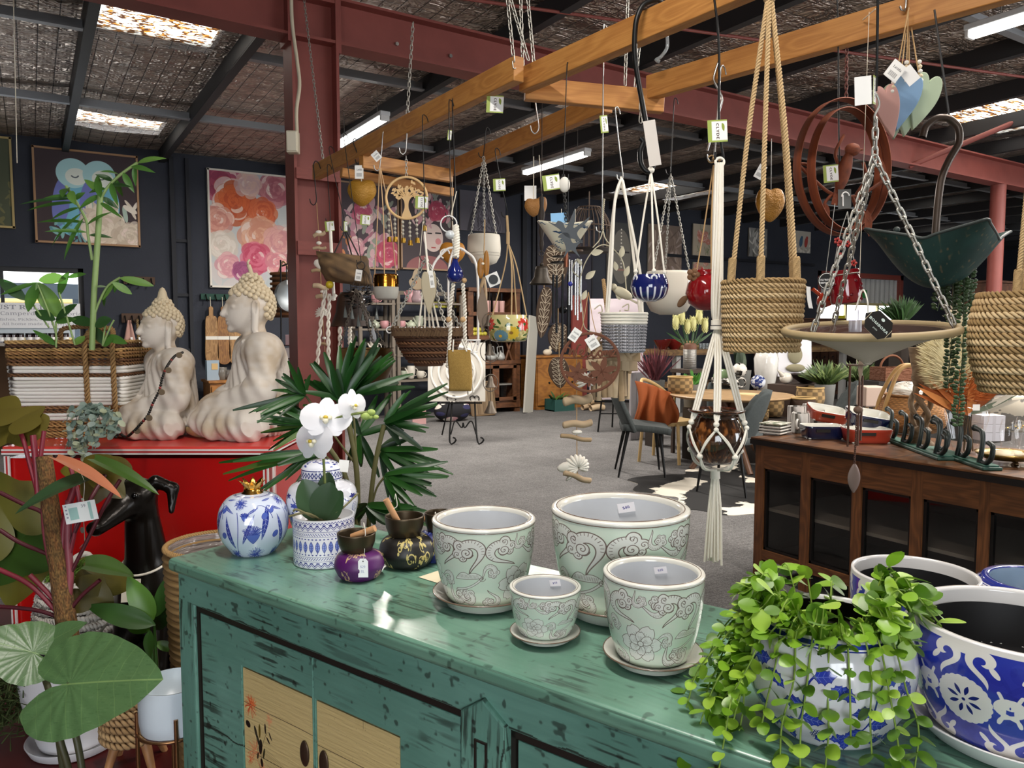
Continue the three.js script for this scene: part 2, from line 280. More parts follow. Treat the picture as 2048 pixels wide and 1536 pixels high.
function slab(fn,nu,nv,t){
const pos=[],uv=[],idx=[],P=(i,j)=>fn(clamp(i/nu),clamp(j/nv));
const e=0.004,N=(i,j)=>{const u=i/nu,v=j/nv,a=fn(clamp(u+e),v).sub(fn(clamp(u-e),v)),b=fn(u,clamp(v+e)).sub(fn(u,clamp(v-e)));return a.cross(b).normalize();};
for(const s of [0.5,-0.5])for(let i=0;i<=nu;i++)for(let j=0;j<=nv;j++){const p=P(i,j).addScaledVector(N(i,j),s*t);pos.push(p.x,p.y,p.z);uv.push(i/nu,j/nv);}
const n=nv+1,B=(nu+1)*n;
for(let i=0;i<nu;i++)for(let j=0;j<nv;j++){const a=i*n+j,b=a+n;idx.push(a,b,a+1,b,b+1,a+1,B+a,B+a+1,B+b,B+b,B+a+1,B+b+1);}
const edge=(a,b)=>idx.push(a,b,B+a,b,B+b,B+a);
for(let i=0;i<nu;i++){edge((i+1)*n,i*n);edge(i*n+nv,(i+1)*n+nv);}
for(let j=0;j<nv;j++){edge(j,j+1);edge(nu*n+j+1,nu*n+j);}
const g=new THREE.BufferGeometry();g.setAttribute('position',new THREE.Float32BufferAttribute(pos,3));g.setAttribute('uv',new THREE.Float32BufferAttribute(uv,2));g.setIndex(idx);const o=g.toNonIndexed();o.computeVertexNormals();
return smooth(g);
}
function smooth(g){g.computeVertexNormals();return g;}
// ---------- green sideboard in front ----------
const TOP=0.85,CAB=V(0.287,0,-2.045),CABTURN=-69*PI/180,CE=V(0.358,0,0.934),CN=V(0.934,0,-0.358);
const cabPoint=(along,into,y=TOP)=>CAB.clone().addScaledVector(CE,along).addScaledVector(CN,into).setY(y);
function paintTex(seed0,base,light,dark,amount,cracks){
return dataTex(1024,512,(u,v)=>{
const w=fbm(u,v,3,4,3,seed0)*0.35,f=fbm(u,v+w*0.1,10,150,3,seed0+3),c=fbm(u,v,5,7,4,seed0+5),k=fbm(u,v,60,60,2,seed0+6);
let col=blend(hex(base),hex(light),clamp(c*1.3-0.2 +(f-0.5)*0.5));
const line=clamp((noise(u*7+w*2,(v+w*0.05)*26,7,26,seed0+8)- 0.5)*2),patch=clamp((fbm(u,v,7,5,3,seed0+11)- 0.48)*5);
const scratch=clamp((f-0.56)*9)*clamp(patch+line*0.5)*amount,crack=cracks*(Math.abs(((v+w*0.04+0.01*noise(u*20,1,20,4,3))*3)% 1-0.5)<0.006?0.8:0);
const nick=clamp((k-0.75)*12)*amount*0.8;
return blend(col,hex(dark),clamp(scratch+crack+nick,0,0.92));
});
}
const greenTop=M(0xffffff,0.3,{map:paintTex(40,0x5a8472,0x739d88,0x26352d,0.55,0),clearcoat:0.5,clearcoatRoughness:0.22,bumpMap:grainBump,bumpScale:0.0006});
const greenFrontTex=paintTex(60,0x5b8a7b,0x74a595,0x1c2722,0.68,1);
const greenFront=M(0xffffff,0.42,{map:greenFrontTex,clearcoat:0.3,clearcoatRoughness:0.25,bumpMap:grainBump,bumpScale:0.0012});
const creamPanelTex=canvasTex(1024,1024,(g,w,h)=>{
const r=(a,b)=>a +(b-a)*rnd();
g.fillStyle='#d3bd84';g.fillRect(0,0,w,h);
for(let i=0;i<900;i++){g.strokeStyle=`rgba(${rnd() < 0.5 ? '120,95,50' : '235,220,170'},${r(0.03, 0.16)})`;g.lineWidth=r(0.5,2.4);const y=r(0,h);g.beginPath();g.moveTo(r(-100,w),y);g.lineTo(r(0,w+100),y+r(-8,8));g.stroke();}
for(let i=0;i<700;i++){g.fillStyle=`rgba(45,38,22,${r(0.15, 0.6)})`;g.fillRect(r(0,w),r(0,h),r(1,3),r(1,6));}
g.strokeStyle='#2c2416';g.lineWidth=4;
for(const y of [0.26,0.62]){g.beginPath();g.moveTo(0,h*y);g.bezierCurveTo(w*0.3,h*y+8,w*0.7,h*y-6,w,h*y+4);g.stroke();}
const mum=(x,y,R,col,n=34)=>{g.lineCap='round';for(let i=0;i<n;i++){const a=r(0,6.28),l=r(0.45,1)*R;g.strokeStyle=col;g.globalAlpha=r(0.5,1);g.lineWidth=r(3,9);g.beginPath();g.moveTo(x+Math.cos(a)*l*0.15,y+Math.sin(a)*l*0.15);g.quadraticCurveTo(x+Math.cos(a+0.4)*l*0.6,y+Math.sin(a+0.4)*l*0.6,x+Math.cos(a+0.2)*l,y+Math.sin(a+0.2)*l);g.stroke();}g.globalAlpha=1;};
mum(110,270,105,'#cf4a22');mum(150,250,70,'#e2703a',20);mum(400,330,70,'#e39b6f',24);mum(160,620,120,'#d98a5c',40);mum(300,760,120,'#dd8a60',40);mum(90,700,60,'#d8653a',16);
const blob=(x,y,a,b,rot,c)=>{g.fillStyle=c;g.save();g.translate(x,y);g.rotate(rot);g.beginPath();g.ellipse(0,0,a,b,0,0,7);g.fill();g.restore();};
for(const [x,y,a,b,t,c] of [[60,430,38,26,0.2,'#1e1a16'],[180,460,46,18,1.1,'#2f3326'],[240,440,55,16,1.6,'#6b5a1e'],[330,400,40,13,1.5,'#241d15'],[405,440,36,9,0.9,'#1e1a14'],[370,480,32,10,0.7,'#1e1a14'],[250,560,60,28,1.7,'#1f1b16'],[215,520,42,16,1.2,'#2b3022'],[300,600,46,14,1.9,'#3a3a20'],[265,680,34,20,1.3,'#1e1a14'],[250,770,48,16,1.5,'#191612'],[205,640,30,12,1.9,'#2a2a1c']])blob(x,y,a,b,t,c);
g.strokeStyle='#2a2214';g.lineWidth=4;g.beginPath();g.moveTo(250,780);g.bezierCurveTo(260,640,240,560,360,420);g.moveTo(240,780);g.bezierCurveTo(210,640,200,560,170,430);g.stroke();
g.strokeStyle='rgba(40,30,15,0.5)';g.lineWidth=2;for(let i=0;i<9;i++){g.beginPath();g.moveTo(300,560+i*12);g.bezierCurveTo(420,560+i*16,520,600+i*18,640,640+i*12);g.stroke();}
});
const creamPanel=M(0xffffff,0.45,{map:creamPanelTex,bumpMap:grainBump,bumpScale:0.0012,clearcoat:0.25});
const creamPanel2=M(0xffffff,0.45,{map:(()=>{const t=creamPanelTex.clone();t.wrapS=THREE.MirroredRepeatWrapping;t.repeat.set(0.42,1);t.offset.set(0.56,0.05);return t;})(),bumpMap:grainBump,bumpScale:0.0012,clearcoat:0.25});
{
const t=thing('painted_sideboard','distressed green painted sideboard with cream flower panels in the foreground','sideboard',CAB,CABTURN);
const L=2.06,D=0.49,k=1/0.9,dark=M(0x231f1a,0.5);
const slabTop=rbox(L,0.034,D+0.02,0.012,L/2-0.005,TOP-0.017,-D/2+0.012);
part(t,'top',boxUV(slabTop,k),greenTop);
part(t,'body',boxUV(merge([box(L-0.02,0.02,D-0.03,L/2,0.15,-D/2),box(L-0.02,TOP-0.2,0.02,L/2,0.47,-D+0.02),box(0.025,TOP-0.04,D-0.02,0.0125,(TOP-0.04)/ 2,-D/2),box(0.025,TOP-0.04,D-0.02,L-0.03,(TOP-0.04)/ 2,-D/2),box(L-0.04,TOP-0.2,0.012,L/2,0.44,-0.06)]),k),greenFront);
const yT=0.738,yB=0.2;
part(t,'rail',boxUV(rbox(L-0.005,TOP-0.036-yT,0.03,0.006,L/2,(TOP-0.036+yT)/ 2,-0.016),k),greenFront);
part(t,'rail',boxUV(rbox(L-0.005,0.1,0.03,0.006,L/2,0.15,-0.016),k),greenFront);
const openings=[[0.072,0.945],[1.042,1.95]];
const stile=(x0,x1)=>part(t,'stile',boxUV(rbox(x1-x0,yT-yB+0.02,0.03,0.006,(x0+x1)/ 2,(yT+yB)/ 2,-0.016),k,true),greenFront);
stile(0,0.07);stile(1.95,L-0.005);
part(t,'post',boxUV(extrude(poly([[0.948,yB],[1.04,yB],[1.04,yT+0.006],[0.994,yT+0.038],[0.948,yT+0.006]]),0.026,0.004,4,0,0,-0.008),k,true),greenFront);
part(t,'slot_moulding',[box(0.004,0.17,0.008,0.98,0.62,0.008),box(0.004,0.17,0.008,1.004,0.62,0.008),box(0.028,0.004,0.008,0.992,0.705,0.008),box(0.028,0.008,0.01,0.992,0.535,0.008)],dark);
for(const x of [0.04,L-0.05])for(const z of [-0.035,-D+0.04])part(t,'foot',boxUV(box(0.08,0.1,0.06,x,0.05,z),k),greenFront);
for(const [x0,x1] of openings){
part(t,'moulding',[box(x1-x0,0.014,0.02,(x0+x1)/ 2,yT-0.007,-0.018),box(x1-x0,0.014,0.02,(x0+x1)/ 2,yB+0.007,-0.018),box(0.012,yT-yB,0.02,x0+0.006,(yT+yB)/ 2,-0.018),box(0.012,yT-yB,0.02,x1-0.006,(yT+yB)/ 2,-0.018)],dark);
const a=x0+0.018,b=x1-0.018,m=x0<0.5?0.517:(x0+x1)/ 2,iy1=0.636,iy0=0.31,ix0=x0<0.5?0.254:a+0.12,ix1=x0<0.5?0.777:b-0.12;
[[a,m-0.003,ix0,m-0.003],[m+0.003,b,m+0.003,ix1]].forEach(([p,q,c,d],side)=>{
const door=group(t,'door');
const shape=poly([[p,yB+0.018],[q,yB+0.018],[q,yT-0.018],[p,yT-0.018]]);
shape.holes.push(poly([[c,iy0],[d,iy0],[d,iy1],[c,iy1]].map(([x,y])=>[clamp(x,p+0.001,q-0.001),y])));
part(door,'door_frame',boxUV(extrude(shape,0.022,0.0015,4,0,0,-0.021),k),greenFront);
part(door,'backing',box(q-p+0.004,yT-yB-0.04,0.006,(p+q)/ 2,(yT+yB)/ 2,-0.036),dark);
const pw=d-c-0.009,inset=new THREE.BoxGeometry(pw,iy1-iy0-0.012,0.012).translate((c+d)/ 2,(iy0+iy1)/ 2,-0.017);
part(door,'painted_panel',inset,side?creamPanel2:creamPanel,'cream panel painted with orange chrysanthemums');
const px=side?c+0.028:d-0.03;
part(door,'handle_plate',[mv(sph(0.02,0,0,0,0.75,1.45,0.25),px,0.5,-0.008)],M(0x5a4a3c,0.35,{metalness:0.7}),'brown bronze handle plate');
});
}
}
// ---------- red counter with the statues ----------
const RED={y:0.93,a:onY(4,893,0.93),b:onY(541,893,0.93)};
{
const L=RED.b.clone().sub(RED.a).length(),t=thing('display_counter','glossy red counter with red and white striped edging, carrying the two statues','counter',V(RED.a.x,0,RED.a.z),-YAW),D=0.8,H=RED.y;
const red=M(0xffffff,0.25,{map:dataTex(256,256,(u,v)=>blend([0.70,0.055,0.05],[0.76,0.085,0.07],fbm(u,v,5,5,3,2))),clearcoat:0.35,clearcoatRoughness:0.15}),redTop=M(0xd8423a,0.35,{clearcoat:0.2}),white=M(0xe9e2df,0.3),stripe=M(0xc02a2a,0.3);
part(t,'body',boxUV(box(L-0.02,H-0.05,D-0.02,L/2,(H-0.05)/ 2,-D/2)),red);
part(t,'counter_top',rbox(L,0.03,D,0.004,L/2,H-0.015,-D/2),redTop);
const edge=(x0,y0,z0,x1,y1,z1,off)=>[0,1,2].map((i)=>{const vertical=y0!==y1;const o=(i-1)*0.0075;return vertical?box(off?0.008:0.0075,Math.abs(y1-y0),off?0.0075:0.008,x0 +(off?0:o),(y0+y1)/ 2,z0 +(off?o:0)):box(Math.max(0.008,Math.abs(x1-x0)),0.0075,Math.max(0.008,Math.abs(z1-z0)),(x0+x1)/ 2,y0+o,(z0+z1)/ 2);});
const runs=[edge(0,H-0.022,0.003,L,H-0.022,0.003),edge(L+0.003,H-0.022,0,L+0.003,H-0.022,-D),edge(L-0.02,0.05,0.003,L-0.02,H-0.04,0.003),edge(0.02,0.05,0.003,0.02,H-0.04,0.003),edge(L+0.003,0.05,-0.03,L+0.003,H-0.04,-0.03,true)];
for(const r of runs){part(t,'white_edging',[r[0],r[2]],white,'white stripes of the edging');part(t,'red_edging',r[1],stripe);}
}
// ---------- long oak cabinet with glass doors on the right ----------
const BX=3.48,BT=0.8,BZ0=-2.95,BZ1=-0.2;
const oakTex=woodTex(0x4c2d17,0x84542e,70,{rings:7,fine:0.5});oakTex.repeat.set(1.2,2.4);
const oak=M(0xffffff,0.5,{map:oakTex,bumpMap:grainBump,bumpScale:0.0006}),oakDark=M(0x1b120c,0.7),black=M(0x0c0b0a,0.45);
const clearGlass=new THREE.MeshPhysicalMaterial({color:0xffffff,transmission:1,thickness:0,roughness:0.02,ior:1.5,side:THREE.DoubleSide});
{
const t=thing('glazed_cabinet','long low oak cabinet with glass doors carrying dishes and hooks','cabinet',V(BX,0,(BZ0+BZ1)/ 2)),W=0.8,len=BZ1-BZ0,zc=(BZ0+BZ1)/ 2;
const z=(v)=>v-zc;
part(t,'worktop',boxUV(rbox(W+0.03,0.012,len+0.03,0.003,W/2-0.01,BT-0.006,0)),M(0xffffff,0.4,{map:woodTex(0x3f2818,0x7d5331,72,{rings:6}),clearcoat:0.3}));
part(t,'top_edge',boxUV(box(W+0.034,0.028,len+0.034,W/2-0.01,BT-0.026,0)),black,'black edge band of the top');
const posts=[[-2.948,-2.888],[-2.64,-2.586],[-2.337,-2.285],[-2.031,-1.975],[-1.726,-1.68],[-1.42,-1.37],[-1.11,-1.06],[-0.8,-0.75],[-0.5,-0.45],[-0.26,-0.2]];
for(const [a,b] of posts)part(t,'post',boxUV(box(0.035,0.76,b-a,0.0175,0.38,z((a+b)/ 2)),1,true),oak);
part(t,'rail',boxUV(box(0.032,0.135,len-0.02,0.0165,0.695,0)),oak);part(t,'rail',boxUV(box(0.032,0.055,len-0.02,0.0165,0.133,0)),oak);
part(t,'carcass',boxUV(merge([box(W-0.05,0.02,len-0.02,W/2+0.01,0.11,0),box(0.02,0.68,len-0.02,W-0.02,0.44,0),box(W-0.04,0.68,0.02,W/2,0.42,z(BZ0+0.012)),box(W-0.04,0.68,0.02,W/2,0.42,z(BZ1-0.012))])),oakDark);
part(t,'shelf',box(W-0.12,0.018,len-0.06,W/2+0.03,0.375,0),M(0x6b6257,0.7));
for(let i=0;i<posts.length-1;i++){
const a=posts[i][1],b=posts[i+1][0],d=group(t,'glass_door');
part(d,'door_frame',[box(0.02,0.47,0.014,0.022,0.395,z(a+0.007)),box(0.02,0.47,0.014,0.022,0.395,z(b-0.007)),box(0.02,0.014,b-a,0.022,0.62,z((a+b)/ 2)),box(0.02,0.014,b-a,0.022,0.168,z((a+b)/ 2))],black);
part(d,'pane',new THREE.PlaneGeometry(b-a-0.028,0.44).rotateY(-PI/2).translate(0.024,0.394,z((a+b)/ 2)),clearGlass);
}
for(const [a,b] of [posts[0],posts[3],posts[6],posts[9]])part(t,'foot',box(0.06,0.11,b-a,0.7,0.055,z((a+b)/ 2)),oak);
}
// ---------- round table, dining chairs, cowhide ----------
const tableTex=woodTex(0x8d7150,0xb3936b,80,{rings:9,fine:0.6});
const TABLE=onY(1462,788,0.75);
{
const t=thing('round_table','round pale timber dining table with splayed dark legs','table',V(TABLE.x,0,TABLE.z)),R=0.61;
part(t,'tabletop',boxUV(lathe([[0,0.718],[R-0.05,0.718],[R-0.01,0.728],[R,0.74],[R-0.004,0.75],[0,0.75]],64)),M(0xffffff,0.45,{map:tableTex}));
for(let i=0;i<4;i++){const a=i*PI/2+0.35;part(t,'leg',rod([Math.cos(a)*0.42,0.0,Math.sin(a)*0.42],[Math.cos(a)*-0.12,0.715,Math.sin(a)*-0.12],0.028,0.04,10),M(0x5a3b26,0.5));}
}
const feltTex=dataTex(128,128,(u,v)=>{const k=0.19+0.06*noise(u*64,v*64,64,64,2)+ 0.03*fbm(u,v,4,4,3,9);return [k*0.96,k*1.06,k*1.06];});
feltTex.repeat.set(3,3);
const felt=M(0xffffff,0.9,{map:feltTex,sheen:0.5,sheenRoughness:0.5});
function diningChair(label,x,z,turn){
const t=thing('dining_chair',label,'chair',V(x,0,z),turn,'dark upholstered dining chairs round the table');
part(t,'backrest',slab((u,v)=>{const s=u*2-1,y=0.44+v*0.46,w=0.255-0.06*v-0.05*v**6;return V(s*w,y-0.03*s*s*v -(Math.abs(s)**4)*0.06*(v>0.7?(v-0.7)*3:0),-0.2-0.13*v+0.07*s*s+0.05*(1-v)**2);},14,12,0.045),felt);
part(t,'seat',slab((u,v)=>{const s=u*2-1;return V(s*(0.25-0.02*v),0.455+0.03*s*s*(1-v)- 0.02*v**3,-0.2+v*0.45);},12,12,0.06),felt);
for(const [sx,sz] of [[-1,-1],[1,-1],[-1,1],[1,1]])part(t,'leg',rod([sx*0.22,0,sz*0.22-0.02],[sx*0.17,0.44,sz*0.15],0.009,0.019,10),blackSteel);
return t;
}
diningChair('dark grey dining chair left of the round table with the orange throw behind it',5.0,-5.62,0.95);
diningChair('dark grey dining chair with its back to the camera, behind the coconut planter',5.12,-4.62,-PI+0.35+PI*0);
diningChair('dark grey dining chair right of the round table',TABLE.x+0.62,TABLE.z+0.62,-2.4+PI*0.02);
diningChair('dark grey dining chair on the far side of the round table',TABLE.x+0.8,TABLE.z-0.75,-0.7);
{
const pts=[];for(let i=0;i<40;i++){const a=i/40*2*PI,r=1+0.16*Math.sin(a*4+0.6)+ 0.07*Math.sin(a*9)+ 0.05*Math.sin(a*15+1);pts.push([Math.cos(a)*1.0*r,Math.sin(a)*0.75*r]);}
const hideTex=dataTex(512,512,(u,v)=>{const k=fbm(u,v,5,5,4,55)+(noise(u*120,v*40,120,40,3)- 0.5)*0.05;return k>0.5?[0.05,0.045,0.04]:[0.83,0.8,0.74];});
hideTex.repeat.set(0.55,0.55);
const c=onY(1420,985,0);
single('cowhide_rug','black and white cowhide rug under the chairs','rug',extrude(splineShape(pts),0.003,0,6).rotateX(-PI/2),M(0xffffff,0.9,{map:hideTex}),V(c.x+0.35,0.0016,c.z-0.1),0.5);
}
// ---------- glazed pots on the sideboard ----------
const smoothProfile=(pts,n=28)=>{const c=new THREE.SplineCurve(pts.map((p)=>new THREE.Vector2(p[0],p[1])));return c.getSpacedPoints(n).map((p)=>[p.x,p.y]);};
const turned=(pts,seg=56,n=28)=>lathe(smoothProfile(pts,n),seg);
const NOPAT=null;
function spiral(g,x,y,R,turns,dir,a0,lw){g.lineWidth=lw;g.beginPath();for(let i=0;i<=60;i++){const t=i/60,a=a0+dir*t*turns*2*PI,r=R*(1-t)**1.1;const X=x+Math.cos(a)*r,Y=y+Math.sin(a)*r;i?g.lineTo(X,Y):g.moveTo(X,Y);}g.stroke();}
function scrollMotif(g,x,y,s,dir,rot,line,fill){
g.save();g.translate(x,y);g.rotate(rot);g.scale(s*dir,s);g.lineJoin=g.lineCap='round';
const p=new Path2D();p.moveTo(0,60);p.bezierCurveTo(10,20,40,-5,34,-42);p.bezierCurveTo(28,-72,-20,-80,-44,-52);p.bezierCurveTo(-70,-60,-78,-30,-62,-18);p.bezierCurveTo(-78,0,-60,20,-44,10);p.bezierCurveTo(-36,26,-14,18,-18,2);p.bezierCurveTo(4,-4,2,-36,-20,-34);p.bezierCurveTo(-2,-46,16,-34,14,-10);p.bezierCurveTo(12,14,-6,40,0,60);p.closePath();
g.fillStyle=fill;g.fill(p);g.strokeStyle=line;g.lineWidth=3;g.stroke(p);
spiral(g,-22,-16,22,1.8,1,0,2.4);spiral(g,-48,-34,13,1.4,1,1,2);spiral(g,-52,-2,11,1.4,1,2,2);spiral(g,-30,8,9,1.3,1,3,1.8);
g.lineWidth=1.6;for(let i=0;i<12;i++){const a=-2.9+i*0.26;g.beginPath();g.moveTo(-12+Math.cos(a)*36,-24+Math.sin(a)*34);g.lineTo(-12+Math.cos(a)*44,-24+Math.sin(a)*42);g.stroke();}
g.restore();
}
function rosette(g,x,y,s,n,line,fill){
g.save();g.translate(x,y);g.strokeStyle=line;g.fillStyle=fill;g.lineJoin='round';
for(let k=0;k<2;k++)for(let i=0;i<n;i++){g.save();g.rotate(i/n*2*PI+k*PI/n);const L=s*(k?0.62:1);g.beginPath();g.moveTo(0,0);g.bezierCurveTo(L*0.25,-L*0.42,L*0.75,-L*0.5,L,-L*0.12);g.quadraticCurveTo(L*0.9,0,L,L*0.12);g.bezierCurveTo(L*0.75,L*0.5,L*0.25,L*0.42,0,0);g.fill();g.lineWidth=3;g.stroke();g.lineWidth=1.3;for(const q of [-0.12,0,0.12]){g.beginPath();g.moveTo(L*0.2,q*L*0.3);g.lineTo(L*0.62,q*L);g.stroke();}g.restore();}
g.lineWidth=4;g.beginPath();g.arc(0,0,s*0.14,0,7);g.fill();g.stroke();g.restore();
}
const celadonTex=canvasTex(1800,520,(g,w,h)=>{
g.fillStyle='#c9d8c6';g.fillRect(0,0,w,h);
for(let i=0;i<260;i++){g.fillStyle=`rgba(${rnd() < 0.5 ? '214,219,206' : '190,214,198'},0.10)`;g.beginPath();g.ellipse(rnd()*w,rnd()*h,30+rnd()*120,20+rnd()*60,0,0,7);g.fill();}
const line='#6d6058',fill='rgba(216,216,210,0.85)';
for(let k=0;k<3;k++){
const o=k*600;
for(const dx of [0,-1800]){
const X=o+dx;
for(const [mx,my,ms,md,mr] of [[130,160,1.75,1,0.2],[300,150,1.6,-1,-0.9],[470,110,1.2,1,1.9],[585,140,1.6,1,0.5],[250,430,1.15,-1,2.6],[590,400,1.35,1,2.9],[60,440,1.1,1,1.8],[210,250,0.9,-1,0.6],[540,300,0.9,-1,1.2],[390,60,0.8,1,3]])scrollMotif(g,X+mx,my,ms,md,mr,line,fill);
g.strokeStyle=line;g.lineWidth=15;g.lineCap='round';g.beginPath();g.moveTo(X+20,372);g.quadraticCurveTo(X+110,370,X+180,290);g.stroke();g.strokeStyle='#d6d6d0';g.lineWidth=10;g.stroke();
g.strokeStyle=line;g.fillStyle=fill;g.lineWidth=3;g.beginPath();g.moveTo(X+20,300);g.quadraticCurveTo(X+60,230,X+100,262);g.quadraticCurveTo(X+150,236,X+190,285);g.quadraticCurveTo(X+120,300,X+20,300);g.fill();g.stroke();spiral(g,X+182,290,20,1.6,1,0,3);
rosette(g,X+410,340,128,6,line,fill);
g.lineWidth=1.4;for(let i=0;i<16;i++){g.beginPath();g.moveTo(X+40+i*8,288);g.lineTo(X+46+i*8,266);g.stroke();}
}
}
},{wrap:true});
const celadon=M(0xffffff,0.16,{map:celadonTex,clearcoat:0.7,clearcoatRoughness:0.05,bumpMap:celadonTex,bumpScale:0.0006}),rimWhite=glossy(0xd9d8cf,0.14),insideWhite=glossy(0xc9cdd2,0.25),brownLine=glossy(0x6f5a4c,0.2);
function drawPrice(text,w=128,h=80,rot=-0.15){return canvasTex(w,h,(g)=>{g.fillStyle='#f4f2f6';g.fillRect(0,0,w,h);g.fillStyle='#4c4a92';g.font='bold 34px sans-serif';g.textAlign='center';g.save();g.translate(w/2,h/2+10);g.rotate(rot);g.fillText(text,0,0);g.restore();});}
function celadonPot(label,px,py,rimRow,rimW,price,spin,stickerAngle){
const base=onY(px,py,TOP),d=depthOf(base),R=rimW/2*(d-0.06)/ FOCAL,H=riseAt(base,rimRow),s0=0.014;
const sau=thing('saucer','cream glazed saucer under the '+label,'saucer',base,0,'saucers under the celadon pots');
part(sau,'dish',lathe([[0.0001,0.004],[R*0.70,0.004],[R*0.76,0.006],[R*0.78,0.012],[R*0.98,R*0.26],[R*1.0,R*0.275],[R*0.985,R*0.285],[R*0.93,R*0.26],[R*0.74,0.017],[R*0.7,s0],[0.0001,s0]],56),rimWhite);
part(sau,'rim_line',torus(R*0.992,R*0.016,60,6).rotateX(PI/2).translate(0,R*0.276,0),brownLine,'thin brown rim line');
const t=thing('glazed_pot',label,'pot',base.clone().setY(TOP+s0),spin,'celadon pots with grey scrollwork');
const b=H-s0;
part(t,'body',turned([[R*0.68,0.001],[R*0.75,b*0.06],[R*0.88,b*0.3],[R*0.965,b*0.58],[R*1.0,b*0.8],[R*0.998,b*0.955]],72),celadon);
part(t,'rim',lathe([[R*0.995,b*0.95],[R*1.01,b*0.965],[R*1.012,b*0.985],[R*0.985,b],[R*0.9,b*1.0],[R*0.865,b*0.985],[R*0.855,b*0.95]],72),rimWhite);
part(t,'rim_line',torus(R*0.93,R*0.007,72,6).rotateX(PI/2).translate(0,b*1.002,0),brownLine);part(t,'rim_line',torus(R*1.0,R*0.007,72,6).rotateX(PI/2).translate(0,b*0.952,0),brownLine);
part(t,'inside',lathe([[R*0.857,b*0.955],[R*0.85,b*0.8],[R*0.8,b*0.55],[R*0.68,b*0.2],[R*0.55,b*0.06],[0.0001,b*0.055]],56),insideWhite);
if(price){const a=stickerAngle+spin,w=Math.max(0.022,R*0.27),st=new THREE.PlaneGeometry(w,w*0.55);part(t,'price_sticker',st.rotateZ(0.2).rotateY(Math.atan2(-Math.cos(a),-Math.sin(a))).translate(Math.cos(a)*R*0.8,b*0.86,Math.sin(a)*R*0.8),M(0xffffff,0.6,{map:drawPrice(price)}),'white price sticker');}
return t;
}
celadonPot('tall pale celadon scrollwork pot beside the singing bowls',968,1205,1034,211,null,0.9,0);
celadonPot('largest pale celadon scrollwork pot, at the back edge',1238,1222,1012,281,'$46',2.6,-0.75);
celadonPot('smallest pale celadon scrollwork pot, in front of the others',1090,1278,1170,147,'$16',3.9,-0.6);
celadonPot('medium pale celadon scrollwork pot next to the trailing plant',1305,1325,1140,207,'$26',1.75,-0.65);
const cobalt='#22329a',cobaltDark='#1a2470',china='#dddcdc';
const tileTex=canvasTex(1600,640,(g,w,h)=>{
g.fillStyle='#2a38a0';g.fillRect(0,0,w,h);
for(let i=0;i<300;i++){g.fillStyle=`rgba(${rnd() < 0.5 ? '20,28,110' : '70,90,190'},0.12)`;g.beginPath();g.ellipse(rnd()*w,rnd()*h,10+rnd()*60,8+rnd()*30,rnd()*3,0,7);g.fill();}
const W='#e4e1da',step=400;
const flower=(x,y,R)=>{g.fillStyle=W;g.beginPath();for(let i=0;i<=160;i++){const a=i/160*2*PI,r=R*(1+0.045*Math.abs(Math.sin(a*12)));i?g.lineTo(x+Math.cos(a)*r,y+Math.sin(a)*r):g.moveTo(x+r,y);}g.fill();g.fillStyle=cobaltDark;for(let i=0;i<8;i++){g.save();g.translate(x,y);g.rotate(i*PI/4+0.3);g.beginPath();g.moveTo(R*0.2,0);g.quadraticCurveTo(R*0.45,-R*0.16,R*0.66,0);g.quadraticCurveTo(R*0.45,R*0.16,R*0.2,0);g.fill();g.restore();}g.beginPath();g.arc(x,y,R*0.07,0,7);g.fill();};
const curl=(x,y,s,dir,rot)=>{g.save();g.translate(x,y);g.rotate(rot);g.scale(s*dir,s);g.fillStyle=W;g.beginPath();g.moveTo(0,110);g.bezierCurveTo(-20,40,-110,30,-100,-40);g.bezierCurveTo(-92,-100,10,-110,30,-50);g.bezierCurveTo(40,-10,-10,10,-30,-16);g.bezierCurveTo(-14,-14,-4,-30,-16,-44);g.bezierCurveTo(-36,-64,-70,-44,-64,-10);g.bezierCurveTo(-54,24,20,40,0,110);g.fill();g.beginPath();g.ellipse(26,10,34,14,0.9,0,7);g.fill();g.restore();};
for(let k=-1;k<5;k++){
const x=k*step+100;
for(const dir of [-1,1]){curl(x+dir*110,110,1.0,dir,0);curl(x+dir*112,520,1.0,dir,PI);curl(x+dir*180,300,0.8,-dir,dir*0.4);}
g.strokeStyle=W;g.lineWidth=17;g.lineCap='round';g.beginPath();g.arc(x,300,176,-0.5,0.5);g.stroke();g.beginPath();g.arc(x,300,176,PI-0.5,PI+0.5);g.stroke();
g.fillStyle=W;g.beginPath();g.ellipse(x,30,60,34,0,0,7);g.fill();g.beginPath();g.ellipse(x+200,620,60,34,0,0,7);g.fill();
flower(x,318,128);
}
g.fillStyle='#e2dfd8';g.fillRect(0,0,w,26);
},{wrap:true});
